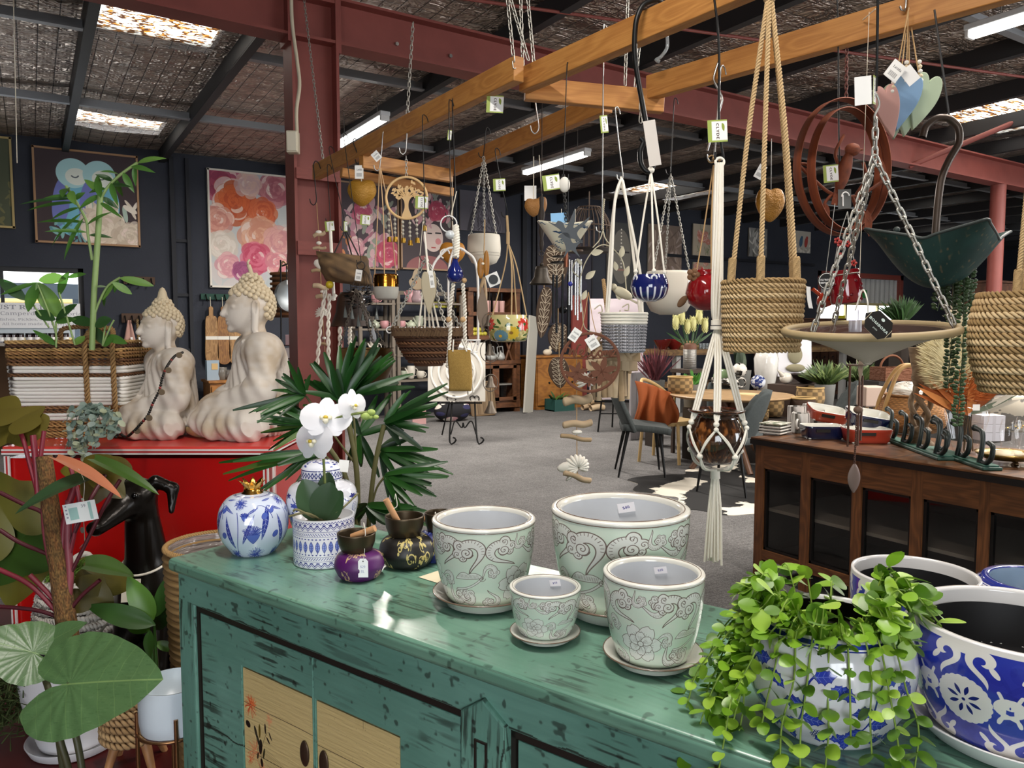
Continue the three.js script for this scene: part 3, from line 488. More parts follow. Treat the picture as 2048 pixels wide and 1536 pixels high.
const vineTex=canvasTex(1800,800,(g,w,h)=>{
g.fillStyle='#dcdde2';g.fillRect(0,0,w,h);
const leaf=(x,y,s,rot)=>{g.save();g.translate(x,y);g.rotate(rot);g.scale(s,s);g.fillStyle='#2c3fae';g.strokeStyle='#16206e';g.lineWidth=3;g.beginPath();g.moveTo(0,0);for(const [a,b,c,d] of [[20,-10,30,-34],[50,-22,62,-46],[84,-20,100,-34],[112,-12,140,0],[112,12,100,34],[84,20,62,46],[50,22,30,34],[20,10,0,0]])g.quadraticCurveTo(a,b,c,d);g.fill();g.stroke();g.strokeStyle='#8794dc';g.lineWidth=2;g.beginPath();g.moveTo(0,0);g.lineTo(130,0);for(const q of [28,58,92]){g.moveTo(q,0);g.lineTo(q+18,-26);g.moveTo(q,0);g.lineTo(q+18,26);}g.stroke();g.restore();};
const berries=(x,y)=>{g.strokeStyle='#1c2878';g.lineWidth=4;for(let i=0;i<14;i++){g.beginPath();g.arc(x +(i % 4)*20 +(Math.floor(i/4)% 2)*10,y+Math.floor(i/4)*18,9,0,7);g.stroke();}};
g.lineCap='round';
for(let k=0;k<4;k++)for(const dx of [0,-1800]){
const o=k*450+dx;g.strokeStyle='#22308f';g.lineWidth=13;
g.beginPath();g.moveTo(o-20,690);g.bezierCurveTo(o+120,560,o+180,660,o+260,520);g.bezierCurveTo(o+330,380,o+260,260,o+420,170);g.stroke();
for(const [x,y,s,r] of [[20,660,1.1,-0.3],[130,610,1.1,1.4],[240,540,1.1,2.5],[270,500,1.2,0.1],[300,400,1.1,3.0],[350,220,1.1,-0.2],[60,250,1.0,0.7],[80,240,0.9,2.2],[350,690,1.0,-0.5]])leaf(o+x,y,s,r);
berries(o+330,600);
}
g.fillStyle='#22308a';g.fillRect(0,0,w,30);g.fillRect(0,40,w,9);g.fillRect(0,h-34,w,9);
},{wrap:true});
tileTex.repeat.set(2,1);vineTex.repeat.set(2,1);
const tilePot=M(0xffffff,0.15,{map:tileTex,clearcoat:0.7,clearcoatRoughness:0.05}),vinePot=M(0xffffff,0.12,{map:vineTex,clearcoat:0.8,clearcoatRoughness:0.04}),chinaWhite=glossy(0xdddcdb,0.14),blackLiner=M(0x0b0c10,0.55);
function tiledPlanter(label,px,py,rimRow,rimW,spin){
const base=onY(px,py,TOP),d=depthOf(base),R=rimW/2*(d-0.05)/ FOCAL,H=riseAt(base,rimRow),t=thing('tiled_planter',label,'planter',base,spin,'cobalt and white medallion planters');
part(t,'attached_saucer',lathe([[0.0001,0],[R*0.8,0],[R*0.86,0.006],[R*1.0,R*0.2],[R*0.985,R*0.215],[R*0.95,R*0.2],[R*0.8,0.012],[0.0001,0.012]],64),chinaWhite);
part(t,'body',turned([[R*0.74,0.013],[R*0.82,H*0.15],[R*0.93,H*0.45],[R*0.985,H*0.75],[R*0.975,H*0.985]].reverse().reverse(),72),tilePot);
part(t,'rim',lathe([[R*0.975,H*0.98],[R*0.97,H],[R*0.93,H*1.0],[R*0.915,H*0.97],[R*0.9,H*0.8],[R*0.8,H*0.3],[R*0.7,H*0.25],[0.0001,H*0.25]],72),chinaWhite);
part(t,'liner',lathe([[R*0.895,H*0.86],[R*0.88,H*0.87],[R*0.84,H*0.5],[R*0.7,H*0.28],[0.0001,H*0.27]],56),blackLiner,'black plastic liner');
}
tiledPlanter('cobalt and white medallion planter behind the trailing plant',1822,1322,1143,246,0.4);
tiledPlanter('cobalt and white medallion planter in the bottom right corner',2038,1470,1238,436,1.32);
{
const base=onY(2075,1300,TOP),d=depthOf(base),R=122*d/FOCAL,H=riseAt(base,1160),t=thing('fishbowl_planter','round cobalt blue banded planter with pale blue inside at the right edge','planter',base);
part(t,'body',turned([[R*0.6,0],[R*0.85,H*0.25],[R,H*0.62],[R*0.97,H*0.85],[R*0.84,H*0.97]],64),vinePot);
part(t,'rim',lathe([[R*0.84,H*0.965],[R*0.82,H*1.0],[R*0.74,H*1.0],[R*0.72,H*0.98]],64),glossy(0x27348c,0.12),'dark blue rim');
part(t,'inside',lathe([[R*0.722,H*0.985],[R*0.75,H*0.9],[R*0.88,H*0.6],[R*0.7,H*0.15],[0.0001,H*0.1]],48),glossy(0xa9bccf,0.2),'pale blue glaze');
}
const VINE=(()=>{
const base=onY(1652,1445,TOP),d=depthOf(base),R=160*d/FOCAL,H=riseAt(base,1232),t=thing('vine_pot','round white pot with cobalt oak leaves holding a trailing plant','pot',base,2.2);
part(t,'body',turned([[R*0.62,0],[R*0.7,H*0.04],[R*0.93,H*0.34],[R*1.0,H*0.62],[R*0.95,H*0.86],[R*0.83,H*0.985]],80),vinePot);
part(t,'rim',lathe([[R*0.83,H*0.98],[R*0.82,H*1.0],[R*0.79,H*1.006],[R*0.76,H*1.0],[R*0.74,H*0.97]],64),glossy(0xcfcfd2,0.1));part(t,'rim_band',torus(R*0.84,R*0.012,64,6).rotateX(PI/2).translate(0,H*0.965,0),glossy(0x232d78,0.12),'dark blue rim band');
part(t,'inside',lathe([[R*0.745,H*0.975],[R*0.85,H*0.8],[R*0.8,H*0.75],[0.0001,H*0.78]],40),M(0x1d1813,0.9));
return{base,R,H};
})();
{
const{base,R,H}=VINE,t=thing('trailing_plant','bright green trailing plant with small round leaves spilling over the vine pot','plant',base.clone().setY(TOP));
const leafA=leafGeo(0.024,0.021,{bend:0.12,fold:0.1,n:6,m:4,shape:(x)=>Math.sin(PI*clamp(x*0.94+0.03))**0.6});
const greens=[M(0x6f9c22,0.38,LEAF),M(0x86b42f,0.36,LEAF),M(0x558019,0.42,LEAF),M(0x9cc23c,0.4,LEAF)],stemM=M(0x7f9b3a,0.6);
const stems=[],leaves=[];let count=0;
const toCam=V(-RIGHT.x*0.35-FWD.x,0,-RIGHT.z*0.35-FWD.z).normalize();
const putLeaf=(p,dir,sc,list)=>{const g=leafA.clone().scale(sc,sc,sc);aim(g,p,dir,V(rr(-0.5,0.5),1,rr(-0.5,0.5)).normalize(),rr(-0.4,0.4));list.push(g);};
const vine=(a,reach,drop,lift,sc,k)=>{
const o=V(Math.cos(a)*R*0.5,H*0.9,Math.sin(a)*R*0.5),e=V(Math.cos(a)*R*0.92,H*1.0+lift,Math.sin(a)*R*0.92),out=V(Math.cos(a),0,Math.sin(a));
const pts=[o,e.clone().lerp(o,0.4).add(V(0,lift*0.6+0.015,0)),e];const n=Math.max(1,Math.round(drop/0.05));
for(let i=1;i<=n;i++)pts.push(e.clone().addScaledVector(out,reach*Math.sin(i/n*1.3)).add(V(rr(-0.008,0.008),-drop*i/n,rr(-0.008,0.008))));
const c=curve(pts),L=c.getLength();stems.push(tube(pts,0.0013,20,5));
for(let s=0.02;s<L;s+=rr(0.02,0.03)){const p=c.getPointAt(s/L),tg=c.getTangentAt(s/L),q=V(rr(-1,1),rr(-0.2,0.6),rr(-1,1)).cross(tg).normalize();for(const sg of [1,-1]){const dir=q.clone().multiplyScalar(sg).addScaledVector(out,0.45).addScaledVector(tg,0.35);leaves.push([p,dir,sc*rr(0.75,1.2)]);}}
};
const camA=Math.atan2(toCam.z,toCam.x);
for(let i=0;i<8;i++)vine(camA-0.75+i*0.2,rr(0.02,0.05),rr(0.1,0.2),rr(0,0.015),rr(0.75,0.95),i);
for(let i=0;i<16;i++)vine(camA+1.45+rr(-0.6,0.55),rr(0.04,0.13),rr(0.16,0.36),rr(0,0.02),rr(0.8,1.0),i);
for(let i=0;i<24;i++)vine(rr(0,2*PI),rr(0.0,0.03),rr(0.01,0.03),rr(0.01,0.045),rr(0.9,1.25),i);
for(let i=0;i<16;i++)vine(camA+0.3+rr(-1.3,1.5),rr(0,0.012),rr(0.005,0.02),rr(0.0,0.03),rr(0.8,1.15),i);
for(let i=0;i<4;i++)vine(camA-1.9+rr(-0.3,0.4),rr(0.03,0.07),rr(0.02,0.05),rr(0.02,0.05),1.2,i);
for(const s of stems)part(t,'stem',s,stemM);
const near=leaves.map((l)=>[l,-l[0].clone().add(base).sub(EYE).length()*1+l[2]*0.05]).sort((a,b)=>b[1]-a[1]).map((l)=>l[0]),rest=[[],[],[],[]];
near.forEach(([p,dir,sc],i)=>{const g=[];putLeaf(p,dir,sc,g);const k=Math.floor(rnd()*4);if(i % 3===0&&count<300){part(t,'leaf',g[0],greens[k]);count++;}else rest[k].push(g[0]);});
rest.forEach((r,k)=>{if(r.length){const m=part(t,'foliage',r,greens[k]);m.userData.kind='stuff';}});
}
const gumTex=canvasTex(1600,760,(g,w,h)=>{
g.fillStyle='#c9d3e4';g.fillRect(0,0,w,h);g.lineCap='round';
const blue='#26358e',mid='#4d62b4';
const blossom=(x,y,R,up)=>{for(let i=0;i<90;i++){const a=(up?-PI/2:0)+(rnd()- 0.5)*(up?2.6:6.28),l=R*(0.5+rnd()*0.5);g.strokeStyle=rnd()<0.7?blue:mid;g.lineWidth=1.5+rnd()*2;g.beginPath();g.moveTo(x +(rnd()- 0.5)*R*0.5,y);g.lineTo(x+Math.cos(a)*l,y+Math.sin(a)*l);g.stroke();g.fillStyle=blue;g.beginPath();g.arc(x+Math.cos(a)*l,y+Math.sin(a)*l,2.5,0,7);g.fill();}if(up){g.fillStyle=mid;g.strokeStyle=blue;g.lineWidth=3;g.beginPath();g.moveTo(x-R*0.55,y-6);g.quadraticCurveTo(x-R*0.4,y+R*0.5,x,y+R*0.95);g.quadraticCurveTo(x+R*0.4,y+R*0.5,x+R*0.55,y-6);g.closePath();g.fill();g.stroke();}};
const leaf=(x,y,L,W,rot)=>{g.save();g.translate(x,y);g.rotate(rot);g.fillStyle=blue;g.beginPath();g.moveTo(0,0);g.quadraticCurveTo(L*0.4,-W,L,0);g.quadraticCurveTo(L*0.4,W,0,0);g.fill();g.strokeStyle='#aebbe0';g.lineWidth=2;g.beginPath();g.moveTo(0,0);g.lineTo(L*0.95,0);for(let i=1;i<7;i++){g.moveTo(L*i*0.13,0);g.lineTo(L*i*0.13+20,-W*0.4);g.moveTo(L*i*0.13,0);g.lineTo(L*i*0.13+20,W*0.4);}g.stroke();g.restore();};
for(let k=0;k<4;k++)for(const dx of [0,-1600]){const o=k*400+dx;g.strokeStyle=blue;g.lineWidth=5;g.beginPath();g.moveTo(o+70,640);g.quadraticCurveTo(o+130,420,o+90,260);g.moveTo(o+250,200);g.quadraticCurveTo(o+330,180,o+360,330);g.stroke();leaf(o+60,620,330,36,-1.75);leaf(o+130,560,300,30,-1.25);leaf(o+330,200,330,44,1.75);leaf(o+330,200,150,26,0.5);leaf(o+260,210,130,24,2.5);leaf(o+300,150,120,24,-0.2);blossom(o+210,470,90,true);blossom(o+150,300,40,true);blossom(o+230,690,92,false);blossom(o+30,690,70,false);blossom(o+100,170,70,false);g.fillStyle=mid;g.strokeStyle=blue;for(const [bx,by] of [[380,480],[300,300],[360,250]]){g.beginPath();g.ellipse(o+bx,by,22,32,0.4,0,7);g.fill();g.stroke();}}
g.fillStyle='#1e2c86';g.fillRect(0,64,w,8);g.fillRect(0,80,w,5);
},{wrap:true});
const GUMVASE=M(0xffffff,0.1,{map:gumTex,clearcoat:1,clearcoatRoughness:0.03});
{
const base=onY(508,1104,TOP),d=depthOf(base),R=68*d/FOCAL,H=riseAt(base,985),t=thing('crown_vase','round pale blue vase with cobalt gum blossoms and a gold crown lid','vase',base,0.5);
part(t,'body',turned([[R*0.55,0],[R*0.62,H*0.02],[R*0.92,H*0.28],[R*1.0,H*0.52],[R*0.93,H*0.76],[R*0.7,H*0.93],[R*0.4,H*0.985],[R*0.26,H]],64),GUMVASE);
const gold=M(0xc89b4a,0.18,{metalness:1}),crown=group(t,'crown_lid','gold crown shaped lid');
part(crown,'collar',lathe([[R*0.29,H*0.985],[R*0.31,H*1.0],[R*0.24,H*1.04],[R*0.25,H*1.07],[R*0.18,H*1.075],[0.0001,H*1.07]],28),gold);
for(let i=0;i<8;i++){const g=slab((u,v)=>V((u-0.5)*R*0.24*(1-v**2),H*1.06+v*R*0.3,R*0.2+v*v*R*0.22),4,5,R*0.02);part(crown,'crown_petal',g.rotateY(i/8*2*PI),gold);}
}
const jarTex=canvasTex(1600,800,(g,w,h)=>{
g.fillStyle='#dee1ea';g.fillRect(0,0,w,h);g.lineCap='round';
for(let k=0;k<4;k++)for(const dx of [0,-1600]){const o=k*400+dx;g.strokeStyle='#24318a';g.lineWidth=9;g.beginPath();g.moveTo(o,200);g.bezierCurveTo(o+80,340,o+150,120,o+240,260);g.bezierCurveTo(o+320,380,o+300,520,o+390,480);g.stroke();for(let i=0;i<20;i++){const x=o+rnd()*400,y=130+rnd()*560;g.fillStyle=rnd()<0.6?'#222d80':'#4656ac';g.beginPath();for(let j=0;j<=20;j++){const a=j/20*2*PI,r=26*(1+0.35*Math.sin(a*5+i));j?g.lineTo(x+Math.cos(a)*r*1.3,y+Math.sin(a)*r):g.moveTo(x+r*1.3,y);}g.fill();}
g.strokeStyle='#24318a';g.lineWidth=4;g.fillStyle='#dee1ea';g.beginPath();g.ellipse(o+120,330,34,52,0,0,7);g.fill();g.stroke();for(let i=-2;i<3;i++){g.beginPath();g.moveTo(o+98,330+i*16);g.lineTo(o+142,330+i*16);g.stroke();}
rosette(g,o+300,430,74,9,'#24318a','#aab4dc');}
},{wrap:true});
const latticeTex=canvasTex(1024,96,(g,w,h)=>{g.fillStyle='#dee1ea';g.fillRect(0,0,w,h);g.fillStyle='#1d2878';g.fillRect(0,4,w,8);g.fillRect(0,h-14,w,8);for(let i=0;i<32;i++){const x=i*32;g.fillStyle='#1d2878';g.beginPath();g.moveTo(x+16,18);g.lineTo(x+32,48);g.lineTo(x+16,78);g.lineTo(x,48);g.fill();g.fillStyle='#dee1ea';g.beginPath();g.moveTo(x+16,32);g.lineTo(x+24,48);g.lineTo(x+16,64);g.lineTo(x+8,48);g.fill();}},{wrap:true});
const JARM=M(0xffffff,0.1,{map:jarTex,clearcoat:1,clearcoatRoughness:0.03});
const JAR=onY(646,1086,TOP);
{
const base=JAR,d=depthOf(base),R=70*d/FOCAL,H=riseAt(base,962),t=thing('ginger_jar','lidded blue and white ginger jar behind the orchid','jar',base,0.3);
part(t,'body',turned([[R*0.66,0],[R*0.72,H*0.1],[R*0.95,H*0.5],[R*1.0,H*0.72],[R*0.9,H*0.92],[R*0.66,H*1.0]],64),JARM);
part(t,'neck',lathe([[R*0.66,H*0.99],[R*0.56,H*1.02],[R*0.55,H*1.08]],48),glossy(0xdee1ea,0.1));
const lid=group(t,'lid');part(lid,'lid_band',new THREE.CylinderGeometry(R*0.56,R*0.58,H*0.17,56,1,true).translate(0,H*1.135,0),M(0xffffff,0.12,{map:latticeTex,clearcoat:0.8}));part(lid,'dome',turned([[R*0.565,H*1.215],[R*0.5,H*1.27],[R*0.3,H*1.33],[0.0001,H*1.35]],48,12),JARM);
part(t,'price_tag',[new THREE.PlaneGeometry(0.026,0.032).rotateZ(-0.15).rotateY(-YAW).translate(R*0.35,H*1.25,R*0.55)],paper,'white paper tag');
}
const aztecTex=canvasTex(1200,512,(g,w,h)=>{
g.fillStyle='#e4e4ea';g.fillRect(0,0,w,h);const b='#3a3f86';g.strokeStyle=g.fillStyle=b;
const zig=(y,a,n,lw)=>{g.lineWidth=lw;g.beginPath();for(let i=0;i<=n*2;i++){const x=i /(n*2)*w;i?g.lineTo(x,y +(i % 2?-a:a)):g.moveTo(x,y+a);}g.stroke();};
zig(30,9,60,4);zig(66,16,30,6);zig(86,16,30,4);for(let i=0;i<30;i++){const x=i*40;g.beginPath();g.moveTo(x+6,44);g.lineTo(x+34,44);g.lineTo(x+20,62);g.fill();}
g.fillRect(0,112,w,4);g.lineWidth=4;for(let i=0;i<75;i++){g.beginPath();g.moveTo(i*16,126);g.lineTo(i*16+14,152);g.stroke();}g.fillRect(0,160,w,3);
for(let i=0;i<50;i++){g.beginPath();g.arc(i*24+12,184,6,0,7);g.fill();g.beginPath();g.arc(i*24+12,336,6,0,7);g.fill();}
for(let i=0;i<30;i++){const x=i*40+20;g.fillStyle='#7f93d6';g.beginPath();g.moveTo(x,206);g.quadraticCurveTo(x+26,262,x,316);g.quadraticCurveTo(x-26,262,x,206);g.fill();g.lineWidth=3;g.stroke();g.beginPath();g.moveTo(x,206);g.lineTo(x,328);for(const q of [240,262,284]){g.moveTo(x,q+14);g.lineTo(x-11,q);g.moveTo(x,q+14);g.lineTo(x+11,q);}g.stroke();}
g.fillStyle=b;g.fillRect(0,354,w,3);g.lineWidth=4;for(let i=0;i<75;i++){g.beginPath();g.moveTo(i*16+14,364);g.lineTo(i*16,388);g.stroke();}g.fillRect(0,398,w,4);zig(430,16,30,6);zig(450,16,30,4);zig(486,9,60,4);for(let i=0;i<30;i++){const x=i*40;g.beginPath();g.moveTo(x+6,412);g.lineTo(x+34,412);g.lineTo(x+20,426);g.fill();}
},{wrap:true});
const ORCHID=(()=>{
const base=onY(649,1122,TOP),d=depthOf(base),R=60*d/FOCAL,H=riseAt(base,1028),t=thing('cylinder_pot','white cylinder pot with blue zigzag print holding the orchid','pot',base,0);
part(t,'body',turned([[R*0.9,0],[R*0.98,H*0.03],[R,H*0.1],[R,H*0.9],[R,H]],56),M(0xffffff,0.2,{map:aztecTex,clearcoat:0.4}));
part(t,'inside',lathe([[R,H],[R*0.93,H*1.0],[R*0.92,H*0.8],[R*0.6,H*0.76],[0.0001,H*0.77]],40),glossy(0xdcdcdf,0.3));
part(t,'moss',mv(sph(R*0.8,0,0,0,1,0.2,1),0,H*0.78,0),M(0x54462e,0.95));
return{base,R,H,d};
})();
{
const{base,H,d}=ORCHID,s=d/FOCAL,t=thing('orchid','white moth orchid in the zigzag cylinder pot','orchid',base.clone().setY(TOP+H*0.8),-YAW);
const P=(x,y,z=0)=>V((x-649)*s,(1046-y)*s*1.03,z);
const petalM=M(0xeeeef2,0.55,{transmission:0.15,thickness:0,sheen:0.3}),green=M(0x2f4a2c,0.42),stemM=M(0x6d7a3a,0.5),lipM=M(0xf0ead0,0.5),yellow=M(0xd2b63c,0.5);
part(t,'stem',tube([P(650,1040),P(655,985,0.01),P(654,900,0.015),P(664,850,0.03),P(690,836,0.03),P(740,828,0.01)],0.0032,40,7),stemM);
for(const [x,y,L,W,dx,dy,dz,roll] of [[648,1035,78,62,0.28,1,0.25,0],[640,1036,84,60,-0.3,1,0.1,0.4],[650,1034,92,44,0.05,1,-0.25,0],[655,1036,70,50,0.5,0.9,0.3,-0.4]])part(t,'leaf',aim(leafGeo(L*s,W*s,{bend:0.12,fold:0.18,n:10,m:6,shape:(q)=>Math.sin(PI*clamp(q*0.93+0.06))**0.6}),P(x,y,0.01),V(dx,dy,dz),V(0,0,1),roll),green);
for(const [pts] of [[[P(648,1040),P(620,1020,0.03),P(585,1028,0.02)]],[[P(650,1038),P(690,1012,0.03),P(720,985,0.01)]],[[P(640,1040),P(610,1010,0.05),P(600,1012,0.05)]]])part(t,'air_root',tube(pts,0.0028,20,6),M(0x77724e,0.7));
const bloom=(x,y,z,rx,ry,sc)=>{const f=group(t,'flower');f.position.copy(P(x,y,z));f.rotation.set(rx,ry,0);const pet=(L,W,a,zz)=>part(f,'petal',aim(leafGeo(L*s*sc,W*s*sc,{bend:0.18,fold:-0.12,n:8,m:6,shape:(q)=>Math.sin(PI*clamp(q*0.92+0.05))**0.55}),V(0,0,zz),V(Math.cos(a),Math.sin(a),0.12),V(0,0,1)),petalM);pet(44,34,PI/2,0);pet(44,34,-PI/2+0.75,0);pet(44,34,-PI/2-0.75,0);pet(52,58,0.12,0.002);pet(52,58,PI-0.12,0.002);part(f,'lip',[sph(6*s*sc,0,-6*s*sc,6*s,1,1.2,1),sph(5*s*sc,8*s*sc,0,6*s),sph(5*s*sc,-8*s*sc,0,6*s)],lipM);part(f,'throat',sph(4*s*sc,0,0,9*s,1.2,1,1),yellow,'yellow throat');};
bloom(638,882,0.03,-0.1,-0.55,0.95);bloom(664,838,0.035,-0.35,0.15,0.95);bloom(713,815,0.02,-0.1,1.0,0.72);bloom(640,870,0.0,0.3,-1.0,0.7);
for(const [x,y,r] of [[737,836,9],[748,829,7],[757,838,5],[746,838,5]])part(t,'bud',sph(r*s,P(x,y,0.01).x,P(x,y).y,0.01,1.2,0.9,0.9,10,8),M(0x9db25c,0.5));
}
const brocade=(base,thread,sd)=>{const old=seed;seed=sd;const t=canvasTex(512,256,(g,w,h)=>{g.fillStyle=base;g.fillRect(0,0,w,h);g.strokeStyle=thread;g.fillStyle=thread;for(let i=0;i<26;i++){const x=rnd()*w,y=rnd()*h;g.lineWidth=3+rnd()*5;spiral(g,x,y,12+rnd()*22,1.3,rnd()<0.5?1:-1,rnd()*6,3+rnd()*4);for(let j=0;j<5;j++){g.beginPath();g.ellipse(x +(rnd()- 0.5)*60,y +(rnd()- 0.5)*40,4+rnd()*9,3+rnd()*5,rnd()*3,0,7);g.fill();}}for(let i=0;i<500;i++){g.globalAlpha=0.3;g.fillRect(rnd()*w,rnd()*h,2,1);}g.globalAlpha=1;},{wrap:true});seed=old;t.repeat.set(2,1);return t;};
const bronze=M(0x4b4030,0.38,{metalness:0.75}),malletM=M(0xb98a5e,0.6);
function singingBowl(bowlLabel,cushLabel,malletLabel,cushTex,px,py,cw,ch,bpx,bw,bh,mallet){
const base=onY(px,py,TOP),s=depthOf(base)/ FOCAL,R=cw/2*s,h=ch*s;
const c=single('bowl_cushion',cushLabel,'cushion',turned([[0.0001,0],[R*0.7,h*0.03],[R*0.97,h*0.35],[R,h*0.55],[R*0.85,h*0.85],[R*0.45,h*0.98],[R*0.28,h*0.86],[0.0001,h*0.84]],48),M(0xffffff,0.45,{map:cushTex,sheen:0.6,bumpMap:cushTex,bumpScale:0.0008}),base);
const r=bw/2*s,H=bh*s,b=single('singing_bowl',bowlLabel,'bowl',lathe([[0.0001,0],[r*0.5,0.001],[r*0.8,H*0.18],[r*0.96,H*0.55],[r,H*0.94],[r*1.0,H],[r*0.94,H],[r*0.93,H*0.9],[r*0.88,H*0.5],[r*0.7,H*0.2],[0.0001,H*0.1]],48),bronze,base.clone().add(V((bpx-px)*s*RIGHT.x,h*0.86,(bpx-px)*s*RIGHT.z)));
const m=thing('mallet',malletLabel,'mallet',b.position.clone(),-YAW);
const [x0,y0,x1,y1,z]=mallet;part(m,'stick',rod([x0*s,y0*s,z],[x1*s,y1*s,z+0.012],0.0075,0.0075,14),malletM);part(m,'cord_loop',tube([[(x0+x1)/ 2*s,y1*s,z+0.01],[(x0+x1)/ 2*s+0.004,y1*s+0.014,z+0.02],[(x0+x1)/ 2*s+0.008,y1*s-0.012,z+0.024],[(x0+x1)/ 2*s,y1*s-0.02,z+0.022]],0.001,20,5),cotton);
return{base,s,b};
}
const purple=singingBowl('bronze singing bowl on the purple cushion','purple brocade ring cushion under a bronze bowl','wooden mallet resting in the bowl on the purple cushion',brocade('#4d1458','#b79a74',5),719,1155,98,58,714,76,42,[-8,34,40,54,0.005]);
singingBowl('bronze singing bowl on the black cushion','black and gold brocade ring cushion under a bronze bowl','upright wooden mallet leaning in the bowl on the black cushion',brocade('#14120f','#b5a564',11),815,1130,112,64,810,78,46,[0,10,-34,82,0.008]);
singingBowl('bronze singing bowl half hidden behind the tall celadon pot','navy brocade ring cushion behind the tall celadon pot','wooden mallet in the half hidden bowl',brocade('#182060','#5565a8',17),872,1120,80,62,880,60,44,[-30,30,10,36,0]);
{
const{s,b}=purple,tagTex=canvasTex(96,160,(g,w,h)=>{g.fillStyle='#f2f2f4';g.fillRect(0,0,w,h);g.fillStyle='#8a8fb8';g.font='30px sans-serif';g.fillText('$29',20,80);g.fillText('BL',26,120);g.fillStyle='#333';g.beginPath();g.arc(48,22,6,0,7);g.fill();});
const t=thing('price_tag','white price tag hanging from the mallet over the purple cushion','tag',b.position.clone().addScaledVector(RIGHT,22*s).add(V(0,-18*s,0)).addScaledVector(FWD,-0.055),-YAW);
const sh=poly([[-0.011,-0.022],[0.011,-0.022],[0.011,0.014],[0.006,0.02],[-0.006,0.02],[-0.011,0.014]]),g=extrude(sh,0.0006,0,2);{const p=g.attributes.position,uv=g.attributes.uv;for(let i=0;i<p.count;i++)uv.setXY(i,(p.getX(i)+ 0.011)/ 0.022,(p.getY(i)+ 0.022)/ 0.042);}
part(t,'card',g,M(0xffffff,0.7,{map:tagTex}));part(t,'thread',tube([[0,0.017,0.001],[0.004,0.03,0.006],[0.006,0.046,0.01]],0.0006,10,4),cotton);
const p=onY(893,1152,TOP);single('paper_sheet','corner of a cream paper sheet under the tall celadon pot','paper',new THREE.PlaneGeometry(0.1,0.08).rotateX(-PI/2),M(0xd9ceb0,0.8),V(p.x,TOP+0.0015,p.z),0.3);
}
// ---------- figures by distance fields ----------
const smin=(a,b,k)=>{const h=clamp(0.5+0.5*(b-a)/ k);return mix(b,a,h)- k*h*(1-h);};
const ball=(p,c,r)=>Math.hypot(p[0]-c[0],p[1]-c[1],p[2]-c[2])- r;
const ell=(p,c,r)=>{const x=(p[0]-c[0])/ r[0],y=(p[1]-c[1])/ r[1],z=(p[2]-c[2])/ r[2],k=Math.hypot(x,y,z);return(k-1)*Math.min(r[0],r[1],r[2]);};
const cap=(p,a,b,r1,r2)=>{const d=[b[0]-a[0],b[1]-a[1],b[2]-a[2]],q=[p[0]-a[0],p[1]-a[1],p[2]-a[2]],t=clamp((q[0]*d[0]+q[1]*d[1]+q[2]*d[2])/(d[0]*d[0]+d[1]*d[1]+d[2]*d[2]));return Math.hypot(q[0]-d[0]*t,q[1]-d[1]*t,q[2]-d[2]*t)- mix(r1,r2,t);};
function fieldMesh(fn,lo,hi,res){
const mc=new MarchingCubes(res,new THREE.MeshBasicMaterial(),false,false,400000),f=mc.field,c=[0,1,2].map((i)=>(lo[i]+hi[i])/ 2),h=Math.max(...[0,1,2].map((i)=>(hi[i]-lo[i])/ 2))*1.03,half=res/2;
mc.isolation=0;
for(let z=0;z<res;z++)for(let y=0;y<res;y++)for(let x=0;x<res;x++){const p=[c[0] +(x-half)/ half*h,c[1] +(y-half)/ half*h,c[2] +(z-half)/ half*h];const out=p[0]<lo[0]||p[0]>hi[0]||p[1]<lo[1]||p[1]>hi[1]||p[2]<lo[2]||p[2]>hi[2];f[x+y*res+z*res*res]=out?-1:-fn(p);}
mc.update();
let g=new THREE.BufferGeometry();g.setAttribute('position',new THREE.BufferAttribute(mc.positionArray.slice(0,mc.count*3),3));
g.scale(h,h,h).translate(...c);g=mergeVertices(g,1e-5);g.computeVertexNormals();return g;
}
function tint(g,fn){const p=g.attributes.position,col=new Float32Array(p.count*3);for(let i=0;i<p.count;i++)col.set(fn(p.getX(i),p.getY(i),p.getZ(i)),i*3);g.setAttribute('color',new THREE.BufferAttribute(col,3));return g;}
const n3=(x,y,z,k,s)=>0.5*noise(x*k+z*k*0.7+90,y*k+90,999,999,s)+ 0.5*noise(z*k+90,y*k*1.1+x*k*0.6+90,999,999,s+1);
const HEADC=[0,0.735,0.0];
